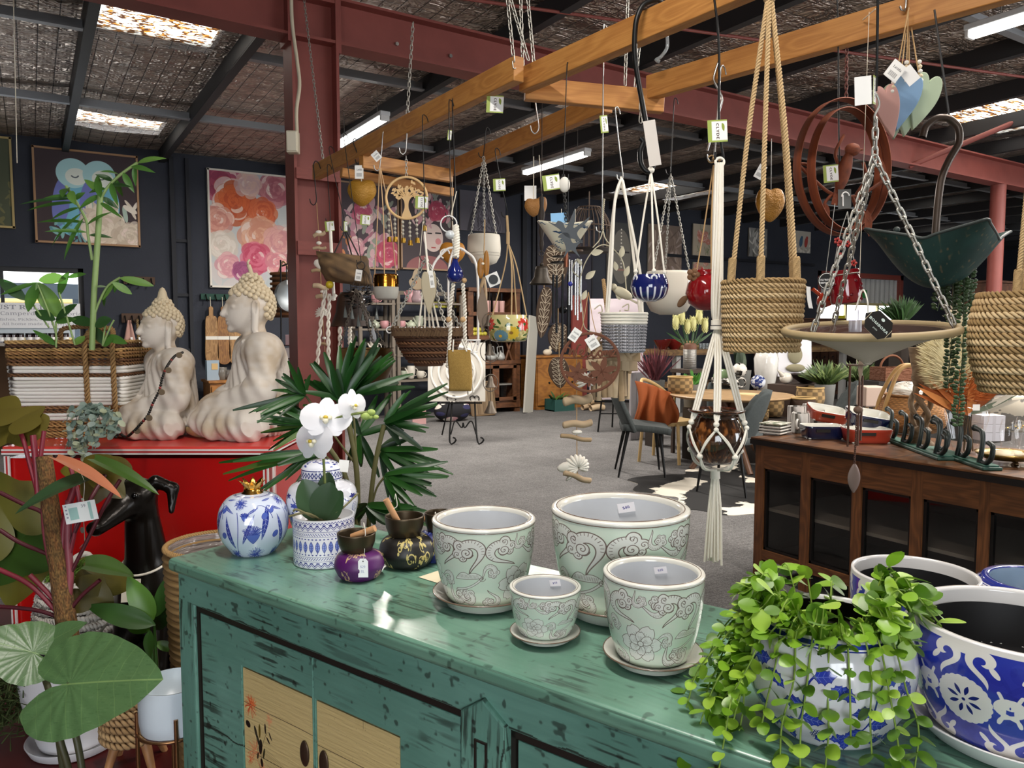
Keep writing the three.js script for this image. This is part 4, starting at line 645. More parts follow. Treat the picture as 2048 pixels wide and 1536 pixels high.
const statueField=(p)=>{
const m=[Math.abs(p[0]),p[1],p[2]];
let b=smin(cap(p,[0,0.12,-0.06],[0,0.42,-0.07],0.19,0.155),ell(m,[0.1,0.50,-0.06],[0.15,0.1,0.12]),0.06);
let legs=smin(ell(p,[0,0.08,0.06],[0.34,0.095,0.25]),cap(m,[0.3,0.085,0.06],[0.04,0.1,0.25],0.095,0.075),0.05);
legs=smin(legs,cap(p,[0.22,0.06,0.24],[-0.12,0.12,0.26],0.05,0.045),0.02);
b=smin(b,legs,0.05);
b=smin(b,cap(m,[0.205,0.505,-0.06],[0.255,0.27,-0.02],0.08,0.078),0.075);
b=smin(b,cap(m,[0.255,0.27,-0.02],[0.06,0.19,0.2],0.072,0.05),0.06);
b=smin(b,ell(p,[0,0.185,0.22],[0.1,0.035,0.055]),0.02);
const ang=Math.atan2(p[0],p[2]+0.12),robe=0.0045*Math.sin(ang*21+p[1]*26+1.2*Math.sin(p[1]*19))*clamp((p[1]-0.17)*12)*clamp((0.58-p[1])*6)+ 0.0045*Math.sin(ang*34+p[1]*30)*clamp((0.2-p[1])*10);
b-=robe;
b=Math.min(b,cap(p,[-0.16,0.22,0.12],[0.13,0.545,0.04],0.014,0.018)- 0);
let h=cap(p,[0,0.54,-0.05],[0,0.64,-0.03],0.075,0.062);
const [hx,hy,hz]=HEADC;
let face=smin(ell(p,[0,hy+0.02,hz-0.02],[0.112,0.128,0.128]),ell(p,[0,hy-0.055,hz+0.03],[0.082,0.085,0.085]),0.04);
face=smin(face,cap(p,[0,hy+0.03,hz+0.104],[0,hy-0.03,hz+0.132],0.012,0.019),0.016);
face=smin(face,cap(m,[0.012,hy-0.032,hz+0.118],[0.02,hy-0.03,hz+0.112],0.011,0.009),0.008);
face=smin(face,cap(m,[0.016,hy+0.042,hz+0.104],[0.07,hy+0.046,hz+0.074],0.009,0.006),0.012);
face=smin(face,ell(m,[0.044,hy+0.010,hz+0.084],[0.03,0.015,0.015]),0.006);
face=smin(face,ell(p,[0,hy-0.066,hz+0.108],[0.034,0.009,0.013]),0.005);face=smin(face,ell(p,[0,hy-0.082,hz+0.106],[0.026,0.010,0.013]),0.005);
face=smin(face,ell(p,[0,hy-0.115,hz+0.088],[0.03,0.022,0.024]),0.015);
h=smin(h,face,0.03);
h=smin(h,cap(m,[0.113,hy+0.03,hz-0.03],[0.108,hy-0.115,hz-0.022],0.022,0.02),0.006);
h=Math.max(h,-ell(m,[0.136,hy+0.01,hz-0.022],[0.016,0.045,0.012]));
b=smin(b,h,0.02);
return b;
};
const stoneTint=(x,y,z)=>{const k=n3(x,y,z,9,3),f=n3(x,y,z,45,7),t=clamp((k-0.5)*3.2 +(f-0.5)*0.9);return [mix(0.66,0.50,t),mix(0.60,0.40,t),mix(0.53,0.29,t)];};
const statueBody=tint(fieldMesh(statueField,[-0.4,0.0,-0.28],[0.4,0.9,0.36],132),stoneTint);
const curls=(()=>{
const out=[],[hx,hy,hz]=HEADC;let i=0;
for(let a=0;a<260;a++){const v=1-2*(a+0.5)/ 260,th=a*2.39996,r=Math.sqrt(1-v*v),d=[r*Math.cos(th),v,r*Math.sin(th)];const front=d[2]>0.1;if(d[1]<(front?0.34+0.1*d[2]:-0.55)||(Math.abs(d[0])>0.8&&d[1]<0.25&&d[2]>-0.45))continue;out.push(new THREE.IcosahedronGeometry(0.0165,1).translate(d[0]*0.117,hy+0.022+d[1]*0.134,hz-0.024+d[2]*0.131));}
for(let a=0;a<60;a++){const v=1-2*(a+0.5)/ 60,th=a*2.39996,r=Math.sqrt(1-v*v);if(v<-0.1)continue;out.push(new THREE.IcosahedronGeometry(0.014,1).translate(r*Math.cos(th)*0.062,hy+0.145+v*0.06,hz-0.03+r*Math.sin(th)*0.062));}
return merge(out);
})();
const stone=new THREE.MeshStandardMaterial({color:0xffffff,roughness:0.85,vertexColors:true,bumpMap:lumps,bumpScale:0.001}),stoneHair=M(0xd2c2a4,0.9);
function statue(label,px,py,d,Hpx,turn,flame){
const base=onY(px,py,RED.y),t=thing('seated_statue',label,'statue',base,-YAW+turn);t.scale.setScalar(Hpx*depthOf(base)/ FOCAL*1.01);
part(t,'figure',statueBody,stone);part(t,'hair_curls',curls,stoneHair,'rows of round stone hair curls');
part(t,'topknot',flame?[tube([[0,0.92,-0.03],[0.01,0.955,-0.025],[0.005,0.99,-0.015]],0.012,10,8),tube([[0,0.985,-0.015],[0.012,1.005,-0.01],[0.0,1.02,-0.02]],0.007,8,7),sph(0.045,0,0.905,-0.03)]:[lathe([[0.06,0.87],[0.05,0.92],[0.032,0.95],[0.026,0.98],[0.015,1.005],[0.0001,1.015]],20).translate(0,0,-0.03)],stoneHair);
}
statue('large pale stone seated statue with eyes closed on the right of the red counter',500,868,3.3,335,-1.08,true);
statue('smaller pale stone seated statue wearing the bead necklace',325,868,3.3,285,-0.85,false);
{
const pts=[[365,705,3.16],[350,712,3.1],[336,730,3.03],[326,752,2.99],[318,782,2.97],[306,806,2.96],[296,830,2.93],[281,848,2.93],[266,864,2.95],[252,874,3.02],[240,868,3.05],[232,874,3.04]].map(([x,y,d])=>at(x,y,d+0.06));
const o=pts[5].clone(),t=thing('bead_necklace','string of dark beads and brown medallions hung over the smaller statue','necklace',o),c=curve(pts.map((p)=>p.clone().sub(o))),n=62,bl=[],br=[];
for(let i=0;i<n;i++){const p=c.getPointAt(i /(n-1));(i % 7===3?br:bl).push(sph(0.0058,p.x,p.y,p.z,1,1,1,8,6));}
part(t,'dark_beads',bl,M(0x17140f,0.35)).userData.kind='stuff';part(t,'red_beads',br,M(0x7a1f1a,0.4)).userData.kind='stuff';
for(const u of [0.08,0.27,0.42,0.6,0.72]){const p=c.getPointAt(u);part(t,'medallion',cyl(0.012,0.012,0.006,p.x+0.01,p.y,p.z+0.01,14,PI/2,-YAW),M(0x6b5a44,0.7));}
}
{
const p=onY(412,874,RED.y),s=depthOf(p)/ FOCAL,t=thing('stone_dish','tan river stone with a hollowed grey top between the statues','stone',p,-YAW);
const g=new THREE.IcosahedronGeometry(1,5);{const a=g.attributes.position;for(let i=0;i<a.count;i++){let x=a.getX(i),y=a.getY(i),z=a.getZ(i);const k=1+0.18*(n3(x+3,y+3,z+3,1.7,4)- 0.5);y*=k;if(y>0.35)y=0.35 +(y-0.35)*0.2-0.25*(1-Math.min(1,x*x+z*z));a.setXYZ(i,x*k*40*s,(y+0.9)*19*s,z*k*28*s);}}
const gg=mergeVertices((g.deleteAttribute('normal'),g.deleteAttribute('uv'),g));gg.computeVertexNormals();
part(t,'stone',tint(gg,(x,y,z)=>(y>23*s?[0.10,0.10,0.10]:[0.42+0.2*n3(x,y,z,60,2),0.31+0.15*n3(x,y,z,60,2),0.18])),new THREE.MeshStandardMaterial({color:0xffffff,vertexColors:true,roughness:0.75}));
}
// ---------- striped coil basket with the palm ----------
const BASK=onY(172,866,RED.y);
{
const s=depthOf(BASK)/ FOCAL,t=thing('coil_basket','large rectangular woven basket with brown and white bands and braided handles','basket',BASK,-YAW+0.06);
const W=112*s,D=76*s,H=186*s,n=27,cols={b:[0x8a6440,0x6f4c30,0xa97f50,0x5a3c28],w:[0xe9e6df,0xdedad2,0xf0ede6],t:[0xb08a55,0xc39d64,0x9a7444]};
const pattern='ttttt'+'wwbbwwwwwwwwbww'+'bbtbtbt';
for(let i=0;i<n;i++){
const y=(i+0.5)/ n*H,k=0.93+0.07*i/n,w=W*k,dd=D*k,r=0.05,pts=[];const kind=pattern[i],pal=cols[kind];
for(const [sx,sz,a0] of [[1,1,0],[-1,1,PI/2],[-1,-1,PI],[1,-1,1.5*PI]])for(let j=0;j<=4;j++){const a=a0+j/4*PI/2;pts.push(V(sx*(w-r)+ Math.cos(a)*r,y+rr(-0.0015,0.0015),sz*(dd-r)+ Math.sin(a)*r));}
part(t,'coil',kind==='w'?tube(pts,H/n*0.54,80,6,true,0.2):rope(pts,H/n*0.55,2,34,150,true,5),M(pal[Math.floor(rnd()*pal.length)],0.9));
}
for(const x of [44*s,94*s])part(t,'handle_braid',rope([[x,H*0.12,D+0.006],[x,H*0.6,D+0.012],[x,H*0.98,D+0.014],[x +(x>60*s?-0.004:0.004),H*1.05,D]],0.012,3,7,80),M(0x9b7a4e,0.95));
part(t,'handle',rope([[44*s,H*1.02,D],[52*s,H*1.1,D*0.95],[86*s,H*1.12,D*0.9],[94*s,H*1.02,D]],0.012,3,6,70),M(0x9b7a4e,0.95));
part(t,'handle',rope([[-80*s,H*1.0,-D],[-70*s,H*1.12,-D*0.95],[0,H*1.13,-D*0.9],[10*s,H*1.0,-D]],0.012,3,6,70),M(0x8a6a44,0.95));
part(t,'potting_bark',rbox(W*1.8,0.02,D*1.8,0.01,0,H*0.93,0),M(0x4a3524,0.95));
}
function blade(parent,name,p,q,width,face,mat,opt={}){const d=q.clone().sub(p);return part(parent,name,aim((opt.lobed?heartGeo:leafGeo)(d.length(),width,{n:8,m:4,bend:0.12,...opt}),p,d.clone().addScaledVector(V(0,1,0),(opt.bend??0.12)*d.length()),face,opt.roll||0),mat);}
const SEE=FWD.clone().negate().add(V(0,0.45,0)).normalize();
const palmM=M(0x4f7f33,0.45,LEAF),palmD=M(0x2f5526,0.5,LEAF),palmL=M(0x6f9a45,0.45,LEAF),caneM=M(0x86a062,0.5);
{
const D0=3.28,O=onY(190,690,RED.y+0.36);const P=(x,y,dz=0)=>at(x,y,D0+dz).sub(t.position);
const t=thing('potted_palm','young green palm rising from the striped basket in front of the bird painting','palm',at(190,690,D0));
part(t,'trunk',tube([P(184,700),P(186,640),P(189,570),P(196,470),P(200,400),P(202,385)],0.012,40,9).clone(),caneM);
part(t,'stalk',tube([P(184,520),P(176,470),P(172,440),P(150,400),P(132,372)],0.006,30,7),caneM);part(t,'stalk',tube([P(200,400),P(215,375),P(240,350),P(275,325)],0.006,30,7),caneM);part(t,'stalk',tube([P(185,640),P(200,600),P(216,572),P(240,555)],0.005,20,7),caneM);
for(const [x0,y0,x1,y1,w,m] of [[275,326,325,322,14,1],[262,333,300,350,12,0],[246,345,262,385,13,0],[232,356,240,398,13,0],[270,330,268,372,11,0],[222,366,228,412,12,0],[215,372,250,380,11,2],[240,350,205,345,11,0],[226,362,190,352,12,2],[212,378,172,390,12,0],[206,388,158,360,15,1],[204,390,160,420,15,0],[202,396,185,345,16,0],[203,394,232,420,12,2],[200,405,232,440,10,0],[136,376,122,395,20,0],[140,382,145,410,17,1],[150,400,170,385,14,0],[146,392,68,410,11,0],[148,398,35,418,8,2],[155,405,42,432,9,0],[160,415,90,450,10,0],[165,425,95,500,9,0],[168,435,125,520,11,0],[174,450,215,430,9,0],[178,470,222,480,9,2],[172,445,62,455,9,0],[176,465,92,470,9,0]])blade(t,'leaflet',P(x0,y0,rr(-0.03,0.03)),P(x1,y1,rr(-0.1,0.05)),w*D0/FOCAL,SEE,[palmM,palmL,palmD][m],{bend:0.22,fold:0.25});
for(const [x0,y0,x1,y1,w,m] of [[75,565,55,622,26,0],[75,565,2,592,12,0],[75,565,118,640,36,1],[78,560,130,560,26,1],[118,590,135,545,22,0],[135,555,170,550,12,0],[52,600,-8,560,24,2],[110,640,66,625,22,2],[112,640,150,612,22,2],[110,645,152,640,16,0],[190,650,135,640,22,2],[190,652,222,640,26,2],[192,655,205,690,20,2],[225,565,262,590,15,1],[240,556,305,575,18,1],[236,556,228,585,12,0],[216,574,196,575,15,0],[212,585,205,615,14,0],[205,600,230,560,15,1],[112,690,76,668,14,0],[115,692,60,662,10,0],[210,672,250,690,18,0],[150,690,170,672,18,1],[205,690,225,680,20,0]])blade(t,'leaf',P(x0,y0,rr(-0.02,0.05)),P(x1,y1,rr(-0.04,0.06)),w*D0/FOCAL,SEE,[palmM,palmL,palmD][m],{bend:0.1,fold:0.2,shape:(q)=>Math.sin(PI*clamp(q*0.96+0.03))**0.75});
for(const [pts] of [[[P(112,695),P(110,660),P(76,570)]],[[P(150,690),P(135,640),P(118,585)]],[[P(112,695),P(112,645)]],[[P(205,692),P(220,655),P(228,640)]],[[P(205,690),P(212,640)]],[[P(98,655),P(60,600)]]])part(t,'leaf_stalk',tube(pts,0.004,16,6),caneM);
}
const sideLeafGroups=(t,parts,mats,name)=>parts.forEach(([g,k])=>part(t,name,g,mats[k]));
{
const p=onY(222,862,RED.y),s=depthOf(p)/ FOCAL,t=thing('navy_pot','small glossy navy ceramic pot on the red counter','pot',p);
part(t,'body',lathe([[0.0001,0],[20*s,0],[24*s,10*s],[25*s,30*s],[22*s,46*s],[23*s,52*s],[20*s,53*s],[19*s,46*s],[0.0001,44*s]],32),glossy(0x141c54,0.12));
const tag=thing('price_tag','white price tag in front of the small navy pot','tag',at(222,868,depthOf(p)- 0.1),-YAW);part(tag,'card',box(38*s,20*s,0.001,0,0,0,-0.35,0,0.42),M(0xffffff,0.7,{map:drawPrice('$14',128,64,0)}));
const o=thing('silver_trailing_plant','silver green trailing plant with coin shaped leaves in the navy pot','plant',p.clone().setY(RED.y));
const coin=leafGeo(0.034,0.034,{bend:0.1,fold:0.06,n:5,m:4,shape:(x)=>Math.sin(PI*clamp(x*0.95+0.025))**0.5}),sm=[M(0x93a79d,0.4,{...LEAF,clearcoat:0.2}),M(0xa9bab2,0.4,LEAF),M(0x7d958b,0.42,LEAF),M(0xb4bd9f,0.45,LEAF)];
const P=(x,y,dz=0)=>at(x,y,3.12+dz).sub(o.position),vines=[];
for(let i=0;i<17;i++){const x=140+i*6+rr(-4,4),top=P(200+rr(-25,20),812+rr(-6,8),rr(-0.02,0.08));vines.push([top,P(x,830,rr(-0.05,0.06)),P(x+rr(-4,4),mix(905,868,i/16)+ rr(-12,14),-0.08+rr(0,0.05))]);}
vines.push([P(165,880),P(160,900,-0.1),P(190,925,-0.1)],[P(170,900,-0.08),P(168,960,-0.08),P(166,1010,-0.08),P(170,1090,-0.08)]);
vines.forEach((v,k)=>{const c=curve(v),L=c.getLength();part(o,'stem',tube(v,0.0014,14,5),M(0x7f8f7f,0.7));const step=k===18?0.06:0.017;for(let q=0.01;q<L;q+=step){const pt=c.getPointAt(q/L);part(o,'leaf',aim(coin.clone().scale(rr(0.6,1),1,rr(0.6,1)),pt,V(rr(-1,1),rr(-0.8,0.3),rr(-1,1)).addScaledVector(FWD,-0.3),SEE.clone().add(V(rr(-0.6,0.6),rr(-0.3,0.6),rr(-0.6,0.6)))),sm[Math.floor(rnd()*4)]);}});
}
// ---------- dark dog statue ----------
const dogField=(p)=>{
const m=[Math.abs(p[0]),p[1],p[2]];
let b=smin(ell(p,[0,0.17,-0.17],[0.125,0.16,0.16]),cap(p,[0,0.3,-0.1],[0,0.47,0.02],0.125,0.115),0.08);
b=smin(b,ell(p,[0,0.45,0.05],[0.1,0.13,0.09]),0.04);
b=smin(b,cap(p,[0,0.52,0.03],[0,0.78,0.06],0.085,0.058),0.05);
b=smin(b,cap(m,[0.068,0.44,0.06],[0.07,0.22,0.1],0.052,0.036),0.03);
b=smin(b,cap(m,[0.07,0.22,0.1],[0.07,0.03,0.1],0.034,0.03),0.015);
b=smin(b,ell(m,[0.07,0.022,0.13],[0.036,0.026,0.055]),0.012);
b=smin(b,cap(m,[0.11,0.2,-0.1],[0.13,0.06,0.02],0.085,0.05),0.03);
b=smin(b,ell(m,[0.125,0.025,0.04],[0.038,0.028,0.075]),0.015);
let h=smin(ell(p,[0,0.855,0.085],[0.066,0.068,0.085]),cap(p,[0,0.84,0.13],[0,0.785,0.285],0.05,0.026),0.03);
h=smin(h,ball(p,[0,0.79,0.3],0.022),0.012);h=smin(h,ball(m,[0.04,0.87,0.14],0.018),0.012);
b=smin(b,h,0.035);
b=smin(b,cap(m,[0.055,0.905,0.05],[0.105,0.875,0.02],0.024,0.02),0.012);
b=smin(b,cap(m,[0.105,0.875,0.02],[0.115,0.795,0.045],0.022,0.01),0.012);
return Math.max(b,-p[1]);
};
const dogGeo=fieldMesh(dogField,[-0.22,0.0,-0.36],[0.22,0.95,0.35],120);
{
const base=onY(318,1400,0),d=2.86,P=at(318,1390,d).setY(0),Hm=riseAt(P,938),t=thing('dog_statue','dark bronze greyhound statue sitting in front of the red counter','statue',P,-YAW-0.22);t.scale.setScalar(Hm/0.94);
part(t,'figure',dogGeo,M(0x17130f,0.28,{metalness:0.55,bumpMap:lumps,bumpScale:0.001}));for(const sx of [-1,1])part(t,'eye',sph(0.012,sx*0.047,0.872,0.152),M(0x050505,0.1));
const tg=thing('swing_tag','cream tag on a cord round the neck of the dog statue','tag',P,-YAW-0.22);tg.scale.setScalar(Hm/0.94);
part(tg,'cord',torus(0.088,0.0045,40,6).rotateX(PI/2+0.35).translate(0,0.6,0.045),cotton);part(tg,'card',box(0.062,0.08,0.003,0.02,0.525,0.155,-0.2,0.55,-0.06),M(0xd9d3c2,0.8));
}
// ---------- philodendron on a moss pole ----------
{
const D0=2.2,t=thing('philodendron','large leaved philodendron with red stalks climbing a moss pole','plant',at(110,1300,D0)),P=(x,y,dz=0)=>at(x,y,D0+dz).sub(t.position);
const coir=M(0xffffff,0.98,{map:dataTex(128,256,(u,v)=>{const k=noise(u*60,v*120,60,120,4),q=noise(u*20,v*30,20,30,5);return [0.26+0.28*k+0.06*q,0.2+0.22*k,0.11+0.13*k];}),bumpMap:specks,bumpScale:0.004});
const a=P(88,912),b=P(140,1300);part(t,'moss_pole',rod(b,a,0.029,0.021,20),coir);
const red=M(0x7c2432,0.45),dark=M(0x4d1822,0.45),olive=M(0x6d6a22,0.4,LEAF),green=M(0x3f5d22,0.36,LEAF),bronzeL=M(0x62591f,0.42,LEAF),pinkM=M(0xc47a58,0.42,LEAF);
const heart={n:14,m:8,heart:0.22,fold:0.14,bend:0.16,shape:(q)=>Math.sin(PI*clamp(q*0.86+0.14))**0.7*(1.05-0.35*q)};
for(const [x0,y0,x1,y1,w,mt,dz,dz2,fy] of [
[28,842,-30,905,150,bronzeL,0.05,0.0,0],[30,842,92,812,100,bronzeL,0.02,0.1,0],[20,1045,-60,940,190,olive,0.1,0.1,0],[60,1060,-20,1180,190,green,0.12,0.1,0],[62,1085,12,1220,130,olive,0.15,0.1,0],
[182,955,30,1030,62,M(0x3a5636,0.3,LEAF),-0.06,-0.14,1],[112,916,242,996,40,pinkM,-0.05,-0.12,2],[150,940,118,945,40,olive,0.05,0.05,0],[188,918,312,992,36,green,0.05,0.0,1],[210,945,160,920,70,bronzeL,0.08,0.1,0],[212,960,245,1000,110,bronzeL,0.14,0.14,0],[170,1130,268,1155,70,green,0.05,0.1,1],[190,1150,270,1180,80,bronzeL,0.12,0.18,0],[165,1180,225,1215,90,bronzeL,0.1,0.12,0]])blade(t,'leaf',P(x0,y0,dz),P(x1,y1,dz2),w*D0/FOCAL,fy===1?V(0,1,0).addScaledVector(FWD,-0.35):fy===2?V(0,1,0).addScaledVector(FWD,-0.05):SEE.clone().add(V(rr(-0.2,0.2),0,rr(-0.2,0.2))),mt,{...heart,...(fy?{heart:0.05,fold:0.28}:{lobed:true,fold:0.12,bend:0.14,lobe:0.36})});
for(const [pts,r,m] of [[[P(75,985),P(60,930),P(45,875),P(28,845,0.05)],0.006,red],[[P(76,990),P(72,930),P(66,870)],0.0085,red],[[P(80,990),P(80,930),P(88,862)],0.006,red],[[P(92,1085),P(88,1030),P(50,1010),P(0,985)],0.006,dark],[[P(100,1110),P(40,1085),P(0,1060)],0.006,dark],[[P(130,1110),P(160,1040),P(180,1000),P(210,950,0.05)],0.006,dark],[[P(135,1130),P(150,1060),P(158,1000),P(140,930)],0.006,red],[[P(140,1150),P(170,1090),P(210,1010),P(240,960)],0.0055,dark],[[P(125,1100),P(130,1040),P(150,970)],0.0095,red],[[P(120,1230),P(60,1170),P(-10,1135)],0.007,red],[[P(120,1235),P(70,1220),P(-10,1212)],0.006,dark],[[P(118,1210),P(90,1180),P(60,1150)],0.007,red],[[P(140,1220),P(165,1190),P(200,1160)],0.006,dark],[[P(90,990),P(92,1060),P(105,1130),P(130,1230)],0.011,M(0x8a4048,0.5)],[[P(138,1000),P(136,1080),P(140,1160),P(130,1240)],0.010,M(0x84404a,0.5)],[[P(128,1240),P(125,1290),P(128,1330)],0.012,M(0x5e3a2c,0.7)]])part(t,'stalk',tube(pts,r,22,8),m);
const tg=thing('plant_label','white and teal plant label hung on the philodendron','label',at(161,1024,2.14),-YAW);const s=2.14/FOCAL;
const lab=canvasTex(256,180,(g,w,h)=>{g.fillStyle='#e6ecea';g.fillRect(0,0,w,h);g.fillStyle='#9cc3bd';g.fillRect(40,40,70,110);g.fillRect(196,10,24,160);g.fillStyle='#334';g.font='34px sans-serif';g.fillText('39',140,50);g.fillStyle='#889';for(let i=0;i<4;i++)g.fillRect(14,14+i*34,14,12);});
const bx=box(66*s,40*s,0.001,0,0,0,0,0,0.18);part(tg,'card',bx,M(0xffffff,0.7,{map:lab}));part(tg,'thread',tube([[6*s,18*s,0],[10*s,60*s,0],[8*s,90*s,0.02]],0.0006,8,4),cotton);
}
// ---------- alocasia leaves, white ribbed pot, small planters on legs ----------
{
const D0=1.92,t=thing('alocasia','alocasia with two huge ribbed green leaves low in the left corner','plant',at(140,1600,D0).setY(0.004)),P=(x,y,dz=0)=>at(x,y,D0+dz).sub(t.position);
const veins=canvasTex(512,512,(g,w,h)=>{g.fillStyle='#587a4c';g.fillRect(0,0,w,h);for(let i=0;i<1400;i++){g.fillStyle=`rgba(${rnd() < 0.5 ? '112,142,98' : '62,88,54'},0.25)`;g.fillRect(rnd()*w,rnd()*h,2+rnd()*16,1+rnd()*5);}g.strokeStyle='#7d9c60';g.lineCap='round';g.lineWidth=7;g.beginPath();g.moveTo(0,h/2);g.lineTo(w,h/2);g.stroke();g.strokeStyle='rgba(112,144,88,0.55)';g.lineWidth=3;for(let i=0;i<9;i++){const x=i*56;for(const sg of [-1,1]){g.beginPath();g.moveTo(x,h/2);g.quadraticCurveTo(x+30,h/2+sg*120,x+74,h/2+sg*256);g.stroke();}}});
const lm=M(0xffffff,0.34,{map:veins,bumpMap:veins,bumpScale:0.004,...LEAF});
const sh={lobed:true,fold:0.04,bend:0.1,wave:1.0,lobe:0.55};
const L1=blade(t,'leaf',P(140,1368,0.0),P(322,1372,-0.04),205*D0/FOCAL,V(0,1,0).addScaledVector(FWD,-1.2),lm,sh);
const L2=blade(t,'leaf',P(66,1305,0.15),P(-60,1278,0.1),130*(D0+0.15)/ FOCAL,V(0,1,0).addScaledVector(FWD,-0.75),lm,sh);void L1;void L2;
blade(t,'leaf',P(70,1300,0.2),P(172,1248,0.2),60*(D0+0.15)/ FOCAL,V(0,1,0).addScaledVector(FWD,-0.75),lm,{bend:0.1});
for(const pts of [[P(140,1362,0.01),P(146,1440,0.02),P(165,1560,0.0),P(150,1700,0)],[P(112,1430,0.03),P(120,1480),P(140,1560,0.0),P(140,1700,0)],[P(72,1310,0.16),P(88,1350,0.16),P(110,1430,0.1),P(135,1600,0)]])part(t,'stalk',tube(pts,0.0085,24,9),M(0x4b4a30,0.5));
}
{
const base=onY(152,1488,0.004),s=depthOf(base)/ FOCAL,t=thing('ribbed_pot','white ribbed plastic pot with a matching saucer on the red floor','pot',base);
const prof=[[0.0001,0.02]];for(let i=0;i<=60;i++){const v=i/60,r=(62+34*Math.sin(v*PI*0.5)- 2*v)*s;prof.push([r +(i % 2?0.0022:0),0.02+v*165*s]);}prof.push([88*s,0.02+165*s],[84*s,0.02+120*s],[0.0001,0.02+118*s]);
part(t,'pot',lathe(prof,64),M(0xe4e3e6,0.35));part(t,'saucer',lathe([[0.0001,0],[72*s,0],[80*s,0.008],[88*s,0.036],[85*s,0.038],[76*s,0.016],[0.0001,0.014]],64),M(0xe4e3e6,0.35));part(t,'nursery_liner',lathe([[86*s,0.02+162*s],[80*s,0.02+166*s],[74*s,0.02+150*s],[0.0001,0.02+148*s]],40),M(0x1b1b20,0.6),'dark nursery pot inside');
}
{
const P0=at(272,1540,2.5).setY(0.004),s=2.5/FOCAL,yb=riseAt(P0,1468),yt=riseAt(P0,1368),t=thing('seagrass_planter','seagrass planter on turned wooden legs behind the sideboard corner','planter',P0,-YAW);
const n=7;for(let i=0;i<n;i++){const y=mix(yb,yt,(i+0.5)/ n),r=56*s,pts=[];for(let k=0;k<24;k++){const a=k/24*2*PI;pts.push(V(Math.cos(a)*r,y+0.002*Math.sin(a*3+i),Math.sin(a)*r));}part(t,'woven_course',rope(pts,(yt-yb)/ n*0.56,2,16,120,true,6),M([0xa98a62,0xb5966c,0x9c7d56][i % 3],0.95));}
part(t,'inner_pot',cyl(50*s,50*s,yt-yb-0.01,0,(yt+yb)/ 2,0,30),M(0x3a2f24,0.9));
for(let i=0;i<4;i++){const a=i*PI/2+0.6;part(t,'leg',rod([Math.cos(a)*62*s,0,Math.sin(a)*62*s],[Math.cos(a)*34*s,yb+0.01,Math.sin(a)*34*s],0.010,0.018,12),M(0xb07f53,0.5));}
}
{
const P0=at(352,1560,2.16).setY(0.004),s=2.16/FOCAL,yb=riseAt(P0,1462),yt=riseAt(P0,1362),t=thing('brass_stand_pot','pale blue white pot on a thin brass stand beside the sideboard','pot',P0,-YAW),R=64*s;
part(t,'pot',lathe([[0.0001,yb],[R*0.82,yb],[R*0.95,yb+0.02],[R,yb+0.05],[R,yt],[R*0.95,yt],[R*0.94,yb+0.07],[0.0001,yb+0.06]],48),M(0xd5e1ea,0.3));
const brass=M(0xa27852,0.3,{metalness:0.9});for(let i=0;i<4;i++){const a=i*PI/2+1.1;part(t,'leg',rod([Math.cos(a)*R*1.05,0,Math.sin(a)*R*1.05],[Math.cos(a)*R*1.03,yb+0.075,Math.sin(a)*R*1.03],0.0055,0.0055,10),brass);}part(t,'ring',torus(R*1.03,0.004,40,6).rotateX(PI/2).translate(0,yb+0.015,0),brass);
}
{
const P0=at(165,1330,2.98).setY(0.004),s=2.98/FOCAL,yt=riseAt(P0,1148),t=thing('white_rope_basket','white knotted rope basket filled with green moss behind the philodendron','basket',P0,-YAW),n=16;
for(let i=0;i<n;i++){const v=(i+0.5)/ n,y=v*yt,r=(60+20*Math.sin(v*PI))*s,pts=[];for(let k=0;k<30;k++){const a=k/30*2*PI;pts.push(V(Math.cos(a)*r*(1+0.015*Math.sin(a*15+i*PI)),y,Math.sin(a)*r*(1+0.015*Math.sin(a*15+i*PI))));}part(t,'rope_course',rope(pts,yt/n*0.56,2,40,150,true,5),M(0xc9c4bb,0.95));}
part(t,'handle',tube([[10*s,yt,50*s],[14*s,yt+40*s,42*s],[36*s,yt+46*s,26*s],[50*s,yt,32*s]],0.012,24,8),M(0xd6d2c8,0.95));
const m=[];for(let i=0;i<1500;i++){const a=rr(0,2*PI),q=Math.sqrt(rnd())*58*s;m.push(mv(new THREE.ConeGeometry(0.003,0.03+rnd()*0.02,4),Math.cos(a)*q,yt*0.98+0.05*(1-q /(80*s))+ rr(-0.02,0.02),Math.sin(a)*q,rr(-1.3,1.3),0,rr(-1.3,1.3)));}
part(t,'moss',m,M(0x5b7a2a,0.95)).userData.kind='stuff';part(t,'moss_bed',sph(58*s,0,yt*0.93,0,1,0.35,1),M(0x4a5a24,0.98));
const o=thing('conifer_garland','dark green conifer garland lying at the left edge of the floor','garland',at(-55,1360,2.45).setY(0.004));const c=[];for(let i=0;i<1800;i++){const u=rnd(),a=rr(0,6.28),q=rr(0.02,0.1);c.push(mv(new THREE.ConeGeometry(0.0028,0.06,4),rr(-0.16,0.14),0.1+u*0.32+Math.sin(a)*q*0.5,Math.cos(a)*q-0.06+u*0.1,rr(-1.6,1.6),rr(0,3),rr(-1.6,1.6)));}part(o,'needles',c,M(0x3c4a1f,0.9)).userData.kind='stuff';part(o,'stem',tube([[-0.1,0.0,0],[-0.02,0.2,-0.02],[0.05,0.4,0]],0.008,12,6),M(0x3a2c1c,0.9));
}
